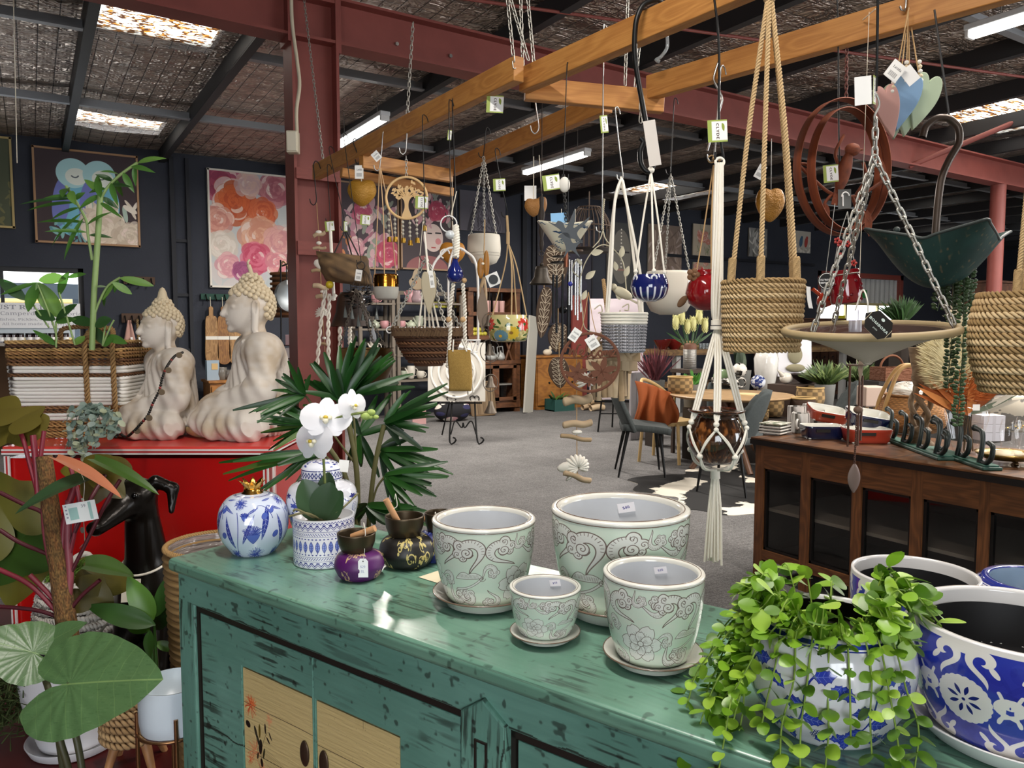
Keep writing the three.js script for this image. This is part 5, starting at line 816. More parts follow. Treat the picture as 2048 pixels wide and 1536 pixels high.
{
const D0=2.35,t=thing('peace_lily','glossy green peace lily leaves beside the dog statue','plant',at(310,1500,D0).setY(0.004)),P=(x,y,dz=0)=>at(x,y,D0+dz).sub(t.position),gm=M(0x3b6428,0.32,LEAF),gd=M(0x2a4a20,0.36,LEAF),gl=M(0x5d8a34,0.36,LEAF);
for(const [x0,y0,x1,y1,w,m] of [[312,1250,155,1235,42,gm],[308,1240,240,1160,46,gl],[310,1235,362,1130,36,gm],[306,1240,268,1205,40,gd],[300,1262,238,1232,44,gl],[310,1285,355,1310,20,gl],[300,1260,296,1320,22,gm],[310,1260,350,1200,40,gd],[200,1260,180,1292,60,gd]]){blade(t,'leaf',P(x0,y0,rr(-0.05,0.05)),P(x1,y1,rr(-0.1,0.05)),w*D0/FOCAL,SEE,m,{n:10,m:4,bend:0.2,fold:0.2});}
for(const pts of [[P(308,1245),P(312,1320),P(312,1450)],[P(300,1262),P(306,1330),P(310,1450)],[P(310,1285),P(314,1340),P(314,1450)]])part(t,'stalk',tube(pts,0.005,14,6),gm);
}
{
const c=at(432,1100,2.34),R=0.142,t=thing('lined_basket','rope rimmed basket lined with clear plastic behind the sideboard corner','basket',V(c.x,0.004,c.z)),y=c.y+0.015,pts=[];for(let i=0;i<32;i++){const a=i/32*2*PI;pts.push(V(Math.cos(a)*R,y,Math.sin(a)*R));}
part(t,'rim',rope(pts,0.009,3,36,200,true,6),M(0x9a7a4c,0.95));
for(let i=0;i<36;i++)part(t,'coil',torus(R-0.004-0.0008*(35-i),0.0135,36,5).rotateX(PI/2).translate(0,0.014+i*(y-0.03)/ 35.5,0),M([0x9a7a4c,0x8b6d43][i % 2],0.95));
part(t,'plastic_wrap',lathe([[R-0.008,y],[R-0.02,y-0.04],[R-0.03,y-0.12],[0.0001,y-0.14]],40),M(0xb4a9a4,0.12,{transmission:0.5,thickness:0,clearcoat:1,bumpMap:lumps,bumpScale:0.02}),'crinkled clear plastic wrap');
}
// ---------- lady palm behind the sideboard ----------
{
const D0=2.72,o=at(715,1060,D0).setY(0.004),t=thing('lady_palm','dark green lady palm with fingered leaves behind the sideboard','palm',o),P=(x,y,dz=0)=>at(x,y,D0+dz).sub(o),ms=[M(0x1f4a1c,0.36,LEAF),M(0x2b5c22,0.36,LEAF),M(0x183a17,0.4,LEAF),M(0x55742f,0.42,LEAF)];
const fan=(cx,cy,dz,tips,w=26)=>{const f=group(t,'fan_leaf');for(const [x,y,k] of [...tips,...[...tips,...tips].map(([a,b])=>[cx +(a-cx)*rr(0.75,1)+ rr(-26,26),cy +(b-cy)*rr(0.75,1)+ rr(-22,22)])])blade(f,'finger',P(cx,cy,dz),P(x,y,dz+rr(-0.12,0.12)),w*0.62*D0/FOCAL,SEE.clone().add(V(rr(-0.4,0.4),rr(-0.3,0.3),rr(-0.4,0.4))),ms[k??Math.floor(rnd()*3)],{n:9,m:2,bend:0.14,fold:0.3,shape:(q)=>(Math.sin(PI*clamp(q*0.9+0.06))**0.5)*(1-0.35*q)});};
fan(682,800,0.02,[[725,672,1],[676,690],[648,722,1],[618,730],[705,690],[765,700],[600,765]],30);
fan(700,790,0.1,[[782,712,1],[800,725],[760,690],[740,740,2],[830,760]],30);
fan(610,790,-0.02,[[535,785,1],[545,765,2],[500,822,3],[470,838],[560,750],[520,845,0],[590,735]],22);
fan(628,850,0.0,[[540,855,2],[515,850],[552,905,3],[520,870,3],[565,800]],20);
fan(640,905,-0.05,[[438,972,3],[478,955,3],[520,920,2],[560,960],[590,985,2],[530,990]],22);
fan(770,845,0.0,[[875,812,1],[862,832],[893,790,2],[850,870],[812,790,1],[840,905,2]],26);
fan(760,900,0.06,[[868,912,1],[855,935],[898,958],[830,880,2],[845,965],[800,985,2]],24);
fan(770,950,-0.04,[[897,962,1],[880,945],[862,1005,0],[850,985],[800,1040,2],[820,1015]],24);
fan(735,1010,-0.06,[[842,1030,1],[850,1062],[800,1050,2],[770,1065],[690,1058]],30);
fan(660,830,0.12,[[600,830,2],[610,870,2],[640,760,2],[700,840,2],[630,900,2]],28);
fan(720,870,0.12,[[690,940,2],[760,960,2],[780,800,2],[800,850,0],[680,790,2]],28);
for(const [pts,r] of [[[P(715,1200),P(716,1050),P(712,930),P(690,810)],0.010],[[P(730,1200),P(738,1040),P(750,930),P(768,850)],0.009],[[P(700,1200),P(706,1060),P(690,950),P(640,870)],0.009],[[P(712,930),P(660,860),P(612,792)],0.004],[[P(738,1040),P(752,980),P(770,952)],0.004],[[P(690,950),P(660,920),P(642,906)],0.004],[[P(712,900),P(708,840),P(702,792)],0.004],[[P(750,930),P(756,912),P(760,902)],0.004]])part(t,'cane',tube(pts,r,20,8),M(0x5d5a34,0.7));
part(t,'nursery_pot',lathe([[0.0001,0],[0.12,0],[0.15,0.28],[0.155,0.28],[0.15,0.3],[0.14,0.27],[0.0001,0.26]],32),M(0x1c1c1c,0.6));
}
// ---------- timber frames hung from the roof ----------
const pineTex=woodTex(0x96602c,0xbf8847,90,{rings:3,fine:0.55});pineTex.repeat.set(1.4,3);
const pine=M(0xffffff,0.55,{map:pineTex,bumpMap:grainBump,bumpScale:0.0005});
const RAILY=2.32,railEnd=(px,py)=>onY(px,py,RAILY).setY(RAILY+0.045);
const stretch=(a,b,k)=>b.clone().addScaledVector(b.clone().sub(a).normalize(),k);
function woodBar(a,b,w,h){const L=a.distanceTo(b),g=boxUV(rbox(L,h,w,0.004));const X=b.clone().sub(a).normalize(),Z=new THREE.Vector3().crossVectors(X,V(0,1,0)).normalize(),Y=new THREE.Vector3().crossVectors(Z,X);return g.applyMatrix4(new THREE.Matrix4().makeBasis(X,Y,Z).setPosition(a.clone().add(b).multiplyScalar(0.5)));}
const A0=railEnd(632,360),A1=railEnd(1038,163),B0=railEnd(1047,186),B1=stretch(B0,railEnd(1480,6),1.5),C0=railEnd(905,352),C1=stretch(C0,railEnd(1150,252),0.25),D0_=railEnd(1298,200),D1=stretch(D0_,railEnd(1870,44),1.2);
const galv=M(0xa9a79f,0.4,{metalness:0.9});
const roofOver=(p,dx=0,dz=0)=>V(p.x+dx,ROOF-0.06,p.z+dz);
function frameThing(label,rails,bars,chains){
const t=thing('hanging_timber_frame',label,'hanging frame',rails[0][0].clone(),0),o=t.position,rel=(p)=>p.clone().sub(o);
for(const [a,b] of rails)part(t,'rail',woodBar(rel(a),rel(b),0.045,0.09),pine);
for(const [a,b,h] of bars)part(t,'crossbar',woodBar(rel(a),rel(b),0.04,h||0.075),pine);
for(const [a,b,len] of chains)part(t,'chain',chainLinks(rel(a),rel(b),len||0.03,0.014,0.0022),galv);
}
{
const lower=(p)=>p.clone().setY(RAILY+0.0);
frameThing('far pine ladder frame hung on chains beside the red column',[[A0,A1],[C0,C1]],[[at(722,322,4.05),at(902,352,4.5)],[at(682,345,4.25),at(905,385,4.62),0.05]],[[A0.clone().add(V(0.05,0.05,0)),at(607,-10,4.75)],[at(812,268,3.62),at(826,45,3.7)],[A1.clone().add(V(-0.02,0,0)),at(1011,-40,2.82)],[A1.clone().add(V(0.04,0.04,0)),at(1013,-30,2.82)]]);
frameThing('near pine ladder frame hung on chains above the planters',[[B0,B1],[D0_,D1]],[[at(1050,178,2.98),at(1326,205,3.06),0.085]],[[B0.clone().add(V(0.0,-0.03,0)),at(1040,-40,2.95)],[at(1068,130,2.9),at(1052,-40,2.9)],[at(1250,170,3.02),at(1256,-20,3.0)],[at(1270,175,3.05),at(1278,95,3.05)],[at(1282,195,3.0),at(1281,245,3.0)]]);
void lower;
}
const hookGeo=(x0,y0,x1,y1,r,j=9)=>tube([[x0+j*1.3,y0-j*0.6,-j*0.6],[x0+j,y0+j*0.5,-j*0.3],[x0+j*0.4,y0+j,0],[x0,y0,j*0.3],[(x0+x1)/ 2,(y0+y1)/ 2,0],[x1,y1+j,0],[x1-j*0.15,y1,0],[x1-j*0.7,y1-j*0.5,0],[x1-j*1.3,y1,0],[x1-j*1.5,y1+j*0.9,0]],r,60,7,false,0.3);
const clydeTex=canvasTex(192,160,(g,w,h)=>{g.fillStyle='#e9e9e2';g.fillRect(0,0,w,h);g.fillStyle='#9aab4e';g.fillRect(0,0,40,h);g.fillRect(0,0,w,10);g.fillRect(0,h-12,w,12);g.fillStyle='#f2f2ee';g.fillRect(46,16,w-54,h-34);g.fillStyle='#4d3b35';g.font='bold 40px sans-serif';g.save();g.translate(118,40);g.rotate(PI/2);g.fillText('CLYDE',-18,34);g.restore();g.fillStyle='#8b9c3a';g.beginPath();g.moveTo(140,24);g.quadraticCurveTo(180,30,160,84);g.quadraticCurveTo(130,70,140,24);g.fill();});
const clydeM=M(0xffffff,0.6,{map:clydeTex});
const barTex=canvasTex(128,128,(g,w,h)=>{g.fillStyle='#efeee9';g.fillRect(0,0,w,h);g.fillStyle='#444';for(let i=0;i<16;i++)g.fillRect(24+i*5,74,1 +(i*7 % 3),34);g.font='bold 24px serif';g.fillText('Lavida',26,50);});
const barM=M(0xffffff,0.7,{map:barTex});
const card=(w,h,x,y,z,rz=0,ry=0)=>box(w,h,0.6,0,0,0,0,ry,rz).translate(x,y,z);
const goldPaint=M(0xa87a26,0.45,{metalness:0.25,bumpMap:specks,bumpScale:0.002}),rust=M(0xffffff,0.75,{map:dataTex(256,256,(u,v)=>blend([0.30,0.17,0.11],[0.50,0.30,0.2],fbm(u,v,14,14,4,8)))}),rustRed=M(0xffffff,0.7,{map:dataTex(256,256,(u,v)=>blend([0.33,0.15,0.08],[0.55,0.27,0.13],fbm(u,v,10,10,4,9))),metalness:0.2});
const driftM=[M(0xb19a7c,0.9),M(0xa08868,0.9),M(0xc0aa8b,0.9)],shellM=M(0xe4dfd4,0.7);
const heartShape=(w,h)=>{const s=new THREE.Shape();s.moveTo(0,-h/2);s.bezierCurveTo(w*0.2,-h*0.28,w*0.56,0,w*0.5,h*0.27);s.bezierCurveTo(w*0.46,h*0.52,w*0.12,h*0.54,0,h*0.3);s.bezierCurveTo(-w*0.12,h*0.54,-w*0.46,h*0.52,-w*0.5,h*0.27);s.bezierCurveTo(-w*0.56,0,-w*0.2,-h*0.28,0,-h/2);return s;};
const heart3=(w,h,t)=>extrude(heartShape(w*0.84,h*0.84),t*0.2,Math.min(w,h)*0.09,14).translate(0,0,0);
const puffHeart=(w,h,t)=>{const g=mergeVertices((()=>{const q=new THREE.SphereGeometry(1,36,28);q.deleteAttribute('normal');return q;})()),a=g.attributes.position;for(let i=0;i<a.count;i++){const x=a.getX(i),y=a.getY(i),z=a.getZ(i),ax=Math.abs(x);a.setXYZ(i,x*w/2*(1-0.42*clamp(-y)**1.2),(y*0.92+0.28*ax*clamp(y+0.4)- 0.12*(1-ax)*clamp(y))*h/2,z*t/2*(1-0.25*clamp(-y)));}g.computeVertexNormals();return g;};
const hung=(name,label,cat,px,py,d,turn=0)=>facing(name,label,cat,px,py,d,undefined,turn);
const rel=(px0,py0)=>(x,y,z=0)=>V(x-px0,py0-y,z);
const stickAt=(t,x,y,len,r,rot,k=0,z=0)=>{const g=tube([[-len/2,0,0],[-len*0.15,r*0.35,r*0.3],[len*0.2,-r*0.25,0],[len/2,r*0.15,0]],r,10,8);return part(t,'driftwood_piece',mv(merge([g,sph(r,-len/2,0,0,0.5,1,1,8,6),sph(r,len/2,r*0.15,0,0.5,1,1,8,6)]),x,y,z,0,0.2,rot),driftM[k % 3]);};
const shellGeo=(w)=>{const out=[];for(let i=0;i<13;i++){const a=i/13*4.6-0.6,L=w*(0.30+0.022*i);out.push(mv(sph(1,0,0,0,L/2,w*0.075,w*0.13,10,8),Math.cos(a)*L*0.5,Math.sin(a)*L*0.5,0,0,0,a));}return merge(out);};
{
let t=hung('driftwood_mobile','thin driftwood and shell mobile in front of the red column','mobile',640,560,4.55),R=rel(640,560);
part(t,'cord',tube([R(636,408),R(639,470),R(643,600),R(648,720)],0.7,20,5),twine);part(t,'hook',hookGeo(-8,225,-4,152,1),blackSteel);
[[640,470,22,4,0.3,0],[640,497,24,3,0.05,0],[637,541,26,3.4,0.1,1],[641,574,28,5,-0.2,2],[643,593,22,4,0.05,0],[646,688,20,3,0,1]].forEach(([x,y,L,r,q,k])=>stickAt(t,x-640,560-y,L,r,q,k));
for(const [x,y,r] of [[639,466,6],[639,487,5],[644,583,4],[646,676,4]])part(t,'shell',sph(r,x-640,560-y,0,1.1,0.75,0.9,10,8),shellM);part(t,'carved_heart',puffHeart(28,22,10).translate(2,31,0),shellM);part(t,'carved_shell',shellGeo(30).translate(4,-66,0),shellM);
t=hung('driftwood_mobile','driftwood mobile with white carved shells hanging over the carpet, below the welcome ring','mobile',1152,870,2.62);R=rel(1152,870);
part(t,'cord',tube([R(1152,700),R(1153,800),R(1154,900),R(1156,962)],0.9,20,5),twine);
[[1155,800,54,9,0.12,0],[1155,848,56,7,0.05,0],[1152,876,62,4.5,-0.18,1],[1155,955,56,6,-0.35,0]].forEach(([x,y,L,r,q,k])=>stickAt(t,x-1152,870-y,L,r,q,k));
part(t,'pebble',sph(10,2,6,0,1.05,0.5,0.7),shellM);part(t,'carved_shell',mv(shellGeo(66),6,-66,0,0,0,0.3),shellM);part(t,'shell_tip',mv(sph(1,0,0,0,22,11,6,12,8),-16,-64,2,0,0,0.2),shellM);
}
{
const t=hung('bark_planter','rough bark log planter tilted on black straps','planter',693,540,4.1),R=rel(693,540);
const g=mergeVertices(new THREE.IcosahedronGeometry(1,5).deleteAttribute('uv'));{const a=g.attributes.position;for(let i=0;i<a.count;i++){let x=a.getX(i),y=a.getY(i),z=a.getZ(i),k=0.9+0.3*n3(x*2,y*2,z*2,1.6,4);x=clamp(x*1.3,-1,1);y=clamp(y*1.35,-0.9,0.85);a.setXYZ(i,x*46*k-12*(y+0.3),y*30*k,z*30*k);}g.computeVertexNormals();}
part(t,'log',tint(mv(g,0,2,0,0,0,-0.12),(x,y,z)=>{const k=n3(x,y,z,0.12,3);return [mix(0.04,0.36,k*k),mix(0.022,0.22,k*k),mix(0.01,0.1,k*k)];}),new THREE.MeshStandardMaterial({color:0xffffff,vertexColors:true,roughness:0.8}));
for(const pts of [[R(672,512,20),R(690,465,0)],[R(708,512,20),R(692,465,0)],[R(720,520,-10),R(694,462,0)]])part(t,'strap',tube([pts[0],pts[0].clone().lerp(pts[1],0.5),pts[1]],1.5,8,6),M(0x1a1411,0.6));
part(t,'hook',hookGeo(-30,235,0,80,0.8,7),blackSteel);part(t,'paper_tag',card(7,20,0,86,2),clydeM,'green and white tag');part(t,'yellow_bulb',sph(8,-32,-30,10),M(0xb9a21c,0.4));
}
{
const t=hung('twisted_macrame','white twisted macrame hanger with long cords left of the bronze bowl','macrame',670,640,4.3),R=rel(670,640);
for(const [x0,y0,x1,y1] of [[652,580,632,735],[660,588,656,730],[672,590,668,600],[680,640,682,760],[700,650,702,715]])part(t,'twisted_cord',rope([R(x0,y0),R((x0+x1)/ 2-2,(y0+y1)/ 2),R(x1,y1)],4.2,2,4,50),cotton);
part(t,'cord',tube([R(665,448),R(664,470),R(668,590)],3.4,14,7),cotton);part(t,'tag',card(18,20,-7,185,2,0.1),clydeM,'green and white swing tag');part(t,'hook',hookGeo(-10,300,-6,195,0.8,6),blackSteel);
}
{
const t=hung('brown_bell','big brown leathery bell below the bark planter','bell',702,625,4.1);
part(t,'bell',lathe([[0.01,40],[20,40],[26,30],[30,0],[40,-26],[39,-28],[28,-2],[0.01,36]],28),M(0xffffff,0.6,{map:dataTex(128,128,(u,v)=>blend([0.13,0.07,0.04],[0.27,0.17,0.1],fbm(u,v,6,10,4,3)))}));part(t,'cord',rod([0,38,0],[0,62,0],1),M(0x1a1411,0.6));
const c=hung('glass_chandelier_chime','dark glass drop chime with clustered black petals','wind chime',735,600,3.95),pet=[],R=rel(735,600);const gl=M(0x15161a,0.12,{clearcoat:1,metalness:0.3});
for(let i=0;i<90;i++){const a=rr(0,6.28),y=rr(-16,26),q=rr(14,40)*(1-Math.abs(y-4)/ 60);pet.push(mv(leafGeo(rr(12,20),rr(5,8),{n:3,m:2,bend:-0.3,fold:0.3}),Math.cos(a)*q*0.6-14,y,Math.sin(a)*q*0.6,rr(-0.5,0.5),-a,rr(-0.2,0.5)));}
part(c,'petal_cluster',pet,gl).userData.kind='stuff';
for(const [x,y] of [[705,625],[725,628],[752,626],[716,640],[740,640],[690,622]]){part(c,'glass_drop',mv(new THREE.ConeGeometry(5,26,4,1,true),x-735,600-y,rr(-8,8)),M(0x8f9694,0.1,{transmission:0.6,thickness:0}));part(c,'wire',rod([x-735,600-y+13,0],[x-735+2,10,0],0.4),blackSteel);}
for(let i=0;i<8;i++){const a=i*0.8;part(c,'wire',tube([[Math.cos(a)*24-12,12,Math.sin(a)*24],[Math.cos(a)*12-10,50,Math.sin(a)*10],[-12,62,0]],0.5,10,4),M(0x4a4038,0.5,{metalness:0.6}));}
part(c,'top_ring',torus(8,1.2,24,6).translate(-12,68,0),M(0x3c3430,0.5,{metalness:0.6}));part(c,'hook',hookGeo(-42,320,-12,74,0.8,6),blackSteel);part(c,'tag',card(13,22,-14,48,16,-0.15),barM,'white price tag');part(c,'grey_drop',mv(lathe([[0.01,20],[2,14],[6,2],[7,-6],[4,-12],[0.01,-13]],16).scale(1,1,0.4),10,-72,0),M(0x8d9095,0.4));part(c,'drop_wire',rod([10,-52,0],[8,-10,0],0.4),blackSteel);
part(c,'swing_tag',card(20,20,-2,158,2,-0.1),clydeM,'green and white swing tag');
}
{
const t=hung('bronze_hanging_bowl','round bronze hanging bowl just above the lady palm','hanging bowl',732,730,3.55);
part(t,'bowl',lathe([[0.01,-44],[24,-41],[44,-26],[54,0],[56,22],[53,33],[56,34],[52,31],[48,20],[0.01,0]],44),M(0x5d4628,0.28,{metalness:0.85,bumpMap:lumps,bumpScale:0.0015}));for(const [x,z] of [[-50,10],[45,25],[10,-52]])part(t,'chain',chainLinks(V(x,32,z),V(-18,150,0),9,4,0.8),M(0x5a5148,0.5,{metalness:0.7}));
}
{
const t=hung('gold_dipped_pot','concrete hanging pot with a shiny gold upper band on leather straps','hanging pot',772,580,3.85),R=rel(772,580);
part(t,'concrete_base',lathe([[0.01,-20],[16,-20],[22,-16],[25,-4],[25.2,6]],40),M(0xa9a79e,0.9));part(t,'gold_band',lathe([[25.2,6],[25.4,14],[25,28],[24.2,31],[22.5,30],[22,10],[0.01,4]],40),M(0xb8792c,0.14,{metalness:1,bumpMap:lumps,bumpScale:0.001}),'mirror gold band');
for(const [x,z] of [[-20,14],[1,24],[22,8]])part(t,'strap',tube([[x,24,z],[x*0.6-2,140,z*0.5],[-9+x*0.05,240,0]],1.1,12,6),M(0xcaa67c,0.7));part(t,'hook',hookGeo(-2,305,-9,238,1.1,8),steel);part(t,'tag',card(15,18,-15,262,4,0.7),barM,'white tag');
}
const puff=(label,px,py,d,w,h,mat,extra)=>{const t=hung('hanging_heart',label,'heart',px,py,d);part(t,'heart',puffHeart(w,h,w*0.5),mat);extra&&extra(t);return t;};
puff('hammered gold hanging heart left of the tree of life ring',724,386,4.1,58,58,goldPaint,(t)=>{part(t,'ribbon',rod([0,20,4],[-1,60,0],1),string);part(t,'tag',card(17,26,-2,38,16),barM,'white tag with a black round logo');part(t,'hook',hookGeo(-16,100,-2,60,1,7),blackSteel);});
puff('mustard hanging heart behind the blue glazed drop',905,507,3.9,52,50,M(0xa9701f,0.5),(t)=>{part(t,'cord',rod([0,14,0],[0,150,0],0.7),string);part(t,'curl',torus(9,1.6,18,6,4.4).translate(-14,-2,14),M(0xf0efec,0.4));part(t,'curl',torus(7,1.6,18,6,4.4).translate(13,4,14),M(0xf0efec,0.4));});
puff('small gold hanging heart in front of the far batten light',1067,415,3.3,36,40,M(0x9a6a33,0.5,{metalness:0.2,bumpMap:specks,bumpScale:0.002}),(t)=>{part(t,'cord',rod([0,16,0],[0,100,0],0.8),string);part(t,'tag',card(24,30,-6,30,-12,0),paper,'white tag');part(t,'hook',hookGeo(-2,250,10,150,1.4,11),steel);});
puff('small brown hanging heart partly behind the small gold heart',1084,412,3.36,20,40,M(0x8a5e30,0.5),(t)=>part(t,'cord',rod([0,16,0],[-6,100,0],0.8),string));
puff('large gold hanging heart between the ropes of the seagrass basket',1540,410,2.75,58,74,M(0x96671c,0.45,{metalness:0.2,bumpMap:specks,bumpScale:0.002}),(t)=>{part(t,'cord',rod([0,26,4],[0,130,0],0.7),steel);part(t,'tag',card(16,28,-26,62,16,-0.5),barM,'white barcode tag');});
{
const t=hung('amber_pendant','pair of amber coloured wooden ovals tied on a cord','pendant',968,530,3.5);
for(const [x,h,w,y] of [[-7,34,14,-6],[5,46,12,2]])part(t,'oval',sph(1,x,y,x,w/2,h/2+4,3),M(0x9a661c,0.45));part(t,'cord',rod([0,20,4],[2,90,0],1),twine);part(t,'knot',sph(3,-2,2,8),string);part(t,'driftwood_tail',tube([[0,-24,0],[-6,-50,2],[-2,-90,0],[-8,-110,0]],4,16,6),driftM[1]);part(t,'driftwood_tail',tube([[0,-24,0],[4,-60,2],[0,-100,0]],3,16,6),driftM[0]);
}
{
const t=hung('tree_of_life_chime','gold ring wind chime with a cut-out tree and little brass bells','wind chime',813,396,3.6),gm=M(0xd7b27c,0.55),brass=M(0xa8822e,0.35,{metalness:0.8});
part(t,'ring',torus(41,2.6,60,8),gm);
part(t,'trunk',extrude(splineShape([[-9,-38],[-4,-20],[-5,-6],[-12,4],[-2,2],[0,16],[3,2],[12,5],[5,-6],[4,-20],[9,-38]]),2.4),gm);
for(let i=0;i<12;i++){const a=0.25+i*0.24,L=rr(20,34),bx=Math.cos(a),by=Math.sin(a);part(t,'branch',tube([[bx*3,-2+by*4,0],[bx*L*0.45+rr(-3,3),by*L*0.5,0.6],[bx*L*0.8,by*L*0.85-3,0],[bx*L+rr(-4,4),by*L+rr(-4,4)- 2,0]],1.1,12,5),gm);for(let j=0;j<4;j++){const q=rr(0.5,1.1),g=leafGeo(8,4.6,{n:4,m:2,bend:0});part(t,'leaf',aim(g,V(bx*L*q,by*L*q-2,0.5),V(rr(-1,1),rr(-0.5,1),0),V(0,0,1)),gm);}}
for(const [x,y,L] of [[-36,-20,58],[-24,-34,44],[-8,-40,40],[6,-41,44],[20,-36,44],[34,-22,34]]){part(t,'bead_string',[rod([x,y,0],[x+1,y-L,0],0.5),...[0.2,0.4,0.6,0.78].map((q)=>sph(3,x,y-L*q,0,1,1,1,8,6))],M(0xcfc9b8,0.2,{transmission:0.3,thickness:0}));part(t,'bell',mv(new THREE.CylinderGeometry(4,5,10,16),x+1,y-L-4,0),brass);}
part(t,'hook',hookGeo(4,160,0,90,1.3,9),steel);part(t,'chain',chainLinks(V(0,42,0),V(0,82,0),9,4,0.7),galv);part(t,'swing_tag',card(25,25,31,-10,8,-0.05),clydeM,'green and white swing tag');
}
{
const t=hung('wicker_hanging_basket','brown wicker hanging basket on chains with a fringed rim','hanging basket',857,688,3.4),R=70;
for(let i=0;i<12;i++){const v=i/11,r=mix(26,R,v**0.55),y=-40+v*68,pts=[];for(let k=0;k<24;k++){const a=k/24*6.2832;pts.push(V(Math.cos(a)*r,y,Math.sin(a)*r));}part(t,'wicker_course',i % 2?rope(pts,4.2,2,20,110,true,5):tube(pts,3.8,48,7,true),M([0x5d3d26,0x754e31,0x4a3020][i % 3],0.85));}
const fr=[];for(let i=0;i<150;i++){const a=i/150*6.2832;fr.push(rod([Math.cos(a)*(R+1),16,Math.sin(a)*(R+1)],[Math.cos(a+0.05)*(R+3),34+rr(-2,2),Math.sin(a+0.05)*(R+3)],1.5,1.5,5));}
part(t,'rim_fringe',fr,M(0x6a5138,0.9)).userData.kind='stuff';part(t,'lining',lathe([[0.01,-36],[20,-36],[66,28],[68,34],[66,30],[0.01,-10]],30),M(0xd8d0c4,0.9));part(t,'wire_rim',torus(R+2,1.4,50,6).rotateX(PI/2).translate(0,33,0),M(0xe8e6e2,0.4));part(t,'ring',torus(6,1.4,18,6).translate(-76,28,10),M(0xe8e6e2,0.4));
for(const [x,z] of [[-70,10],[40,60],[60,-40]])part(t,'chain',chainLinks(V(x,34,z),V(-4,170,0),11,5.5,1.2),galv);for(const x of [-18,-6,4,12,22])part(t,'white_cord',rod([x,30,10],[x*0.2-4,128,5],2,1.4,7),cotton);part(t,'hook',hookGeo(-8,440,-4,168,1,8),blackSteel);
}
{const t=hung('timber_heart','long limewashed timber heart hanging over the wicker basket','heart',858,585,3.2),g=extrude(heartShape(26,84),8,2,12);part(t,'heart',g,M(0xb5a98f,0.8));part(t,'ribbon',rod([0,22,0],[-8,120,0],2.4,2,7),cotton);part(t,'tag',card(9,34,6,26,6,0.12),barM,'white barcode tag');}
{const t=hung('wooden_rooster','painted wooden rooster hanging left of the timber heart','ornament',833,565,3.6);part(t,'body',extrude(splineShape([[-14,2],[-8,10],[-4,22],[2,26],[4,12],[12,2],[14,-10],[0,-14],[-10,-8]]),4,1),M(0xcbb596,0.8));part(t,'cheek',sph(3,-2,0,3,1,1,0.3),M(0xb5683f,0.7));part(t,'eye',sph(2,-7,6,3,1,1,0.4),blackSteel);part(t,'jug',lathe([[0.01,-40],[9,-40],[11,-32],[7,-22],[8,-16],[7,-16],[0.01,-30]],20),glossy(0xc7a9ac,0.2),'small pink jug bead');part(t,'jug_handle',torus(6,1.2,16,6).translate(13,-26,0),glossy(0xd9d2ca,0.2));part(t,'cord',rod([4,20,0],[14,120,0],0.7),string);}
{
const t=hung('blue_drop_macrame','white macrame and bead hanger with a blue glazed drop','hanger',910,545,3.2);
part(t,'glazed_drop',lathe([[0.01,-20],[11,-19],[17,-8],[15,4],[8,16],[5,26],[0.01,28]],32),glossy(0x17246e,0.1),'cobalt blue glazed drop');part(t,'loop',torus(5,1.6,18,6).translate(2,30,0),glossy(0x17246e,0.1));
for(const [x0,x1] of [[-3,-16],[16,22]]){part(t,'spiral_cord',rope([[x0,-22,4],[x1*0.6+x0*0.4,-80,4],[x1*0.5+x0*0.5,-110,4],[x1,-190,2]],4.2,2,12,80),cotton);part(t,'bead',sph(6,(x0+x1)/ 2-3,-94,5),M(0xcda777,0.6));part(t,'bead',sph(5,x0+3,-16,5),M(0xcda777,0.6));}
part(t,'braid',rope([[2,30,6],[4,60,8],[2,92,6]],7,3,4,60),cotton);part(t,'ring',torus(16,1.4,30,6).translate(-12,96,0),M(0xececea,0.3));part(t,'bow',[torus(7,1.8,20,6).scale(0.6,1.4,1).translate(26,-195,6),torus(6,1.8,20,6).scale(0.6,1.4,1).translate(33,-200,6),rod([24,-205,6],[26,-245,6],2.4),rod([33,-205,6],[36,-240,6],2)],cotton);part(t,'porcelain_knob',sph(10,-8,74,6,1.1,0.9,1),glossy(0xd4d9da,0.15));part(t,'hook',hookGeo(-10,330,-8,112,1,7),blackSteel);part(t,'cord',rod([-8,110,0],[4,160,0],1),string);
const b=hung('ochre_cushion','small ochre linen bag hanging in front of the mirror on the easel','bag',920,741,3.15);part(b,'cloth',slab((u,v)=>V((u-0.5)*45+1.5*Math.sin(v*5),(v-0.5)*82,5*Math.sin(u*PI)*Math.sin(v*PI)),12,12,6),M(0xffffff,0.95,{map:dataTex(128,128,(u,v)=>blend([0.56,0.44,0.21],[0.66,0.53,0.28],noise(u*60,v*60,60,60,3)))}));for(const x of [-14,14])part(b,'cord',rod([x,38,4],[x*0.6-4,62,3],1.5),cotton);
}
{
const t=hung('white_cage_hanger','white wire arch plant hanger behind the ochre bag','plant hanger',908,600,3.75),wm=M(0xeceae6,0.4);
part(t,'arch',tube([[-46,-10,0],[-44,60,0],[-20,95,0],[0,104,0],[24,96,0],[46,60,0],[48,-90,0]],2.6,50,7),wm);part(t,'post',tube([[-6,130,0],[0,105,0],[-10,60,0],[-12,-60,0]],2.2,24,7),wm);part(t,'basket_ring',torus(30,1.6,36,6).rotateX(PI/2).translate(22,-80,0),wm);part(t,'basket_ring',torus(24,1.6,36,6).rotateX(PI/2).translate(22,-104,0),wm);for(let i=0;i<10;i++){const a=i/10*6.283;part(t,'basket_wire',rod([22+Math.cos(a)*30,-80,Math.sin(a)*30],[22+Math.cos(a+0.3)*24,-104,Math.sin(a+0.3)*24],1),wm);}
}
const creamPotM=M(0xddd6c6,0.6);
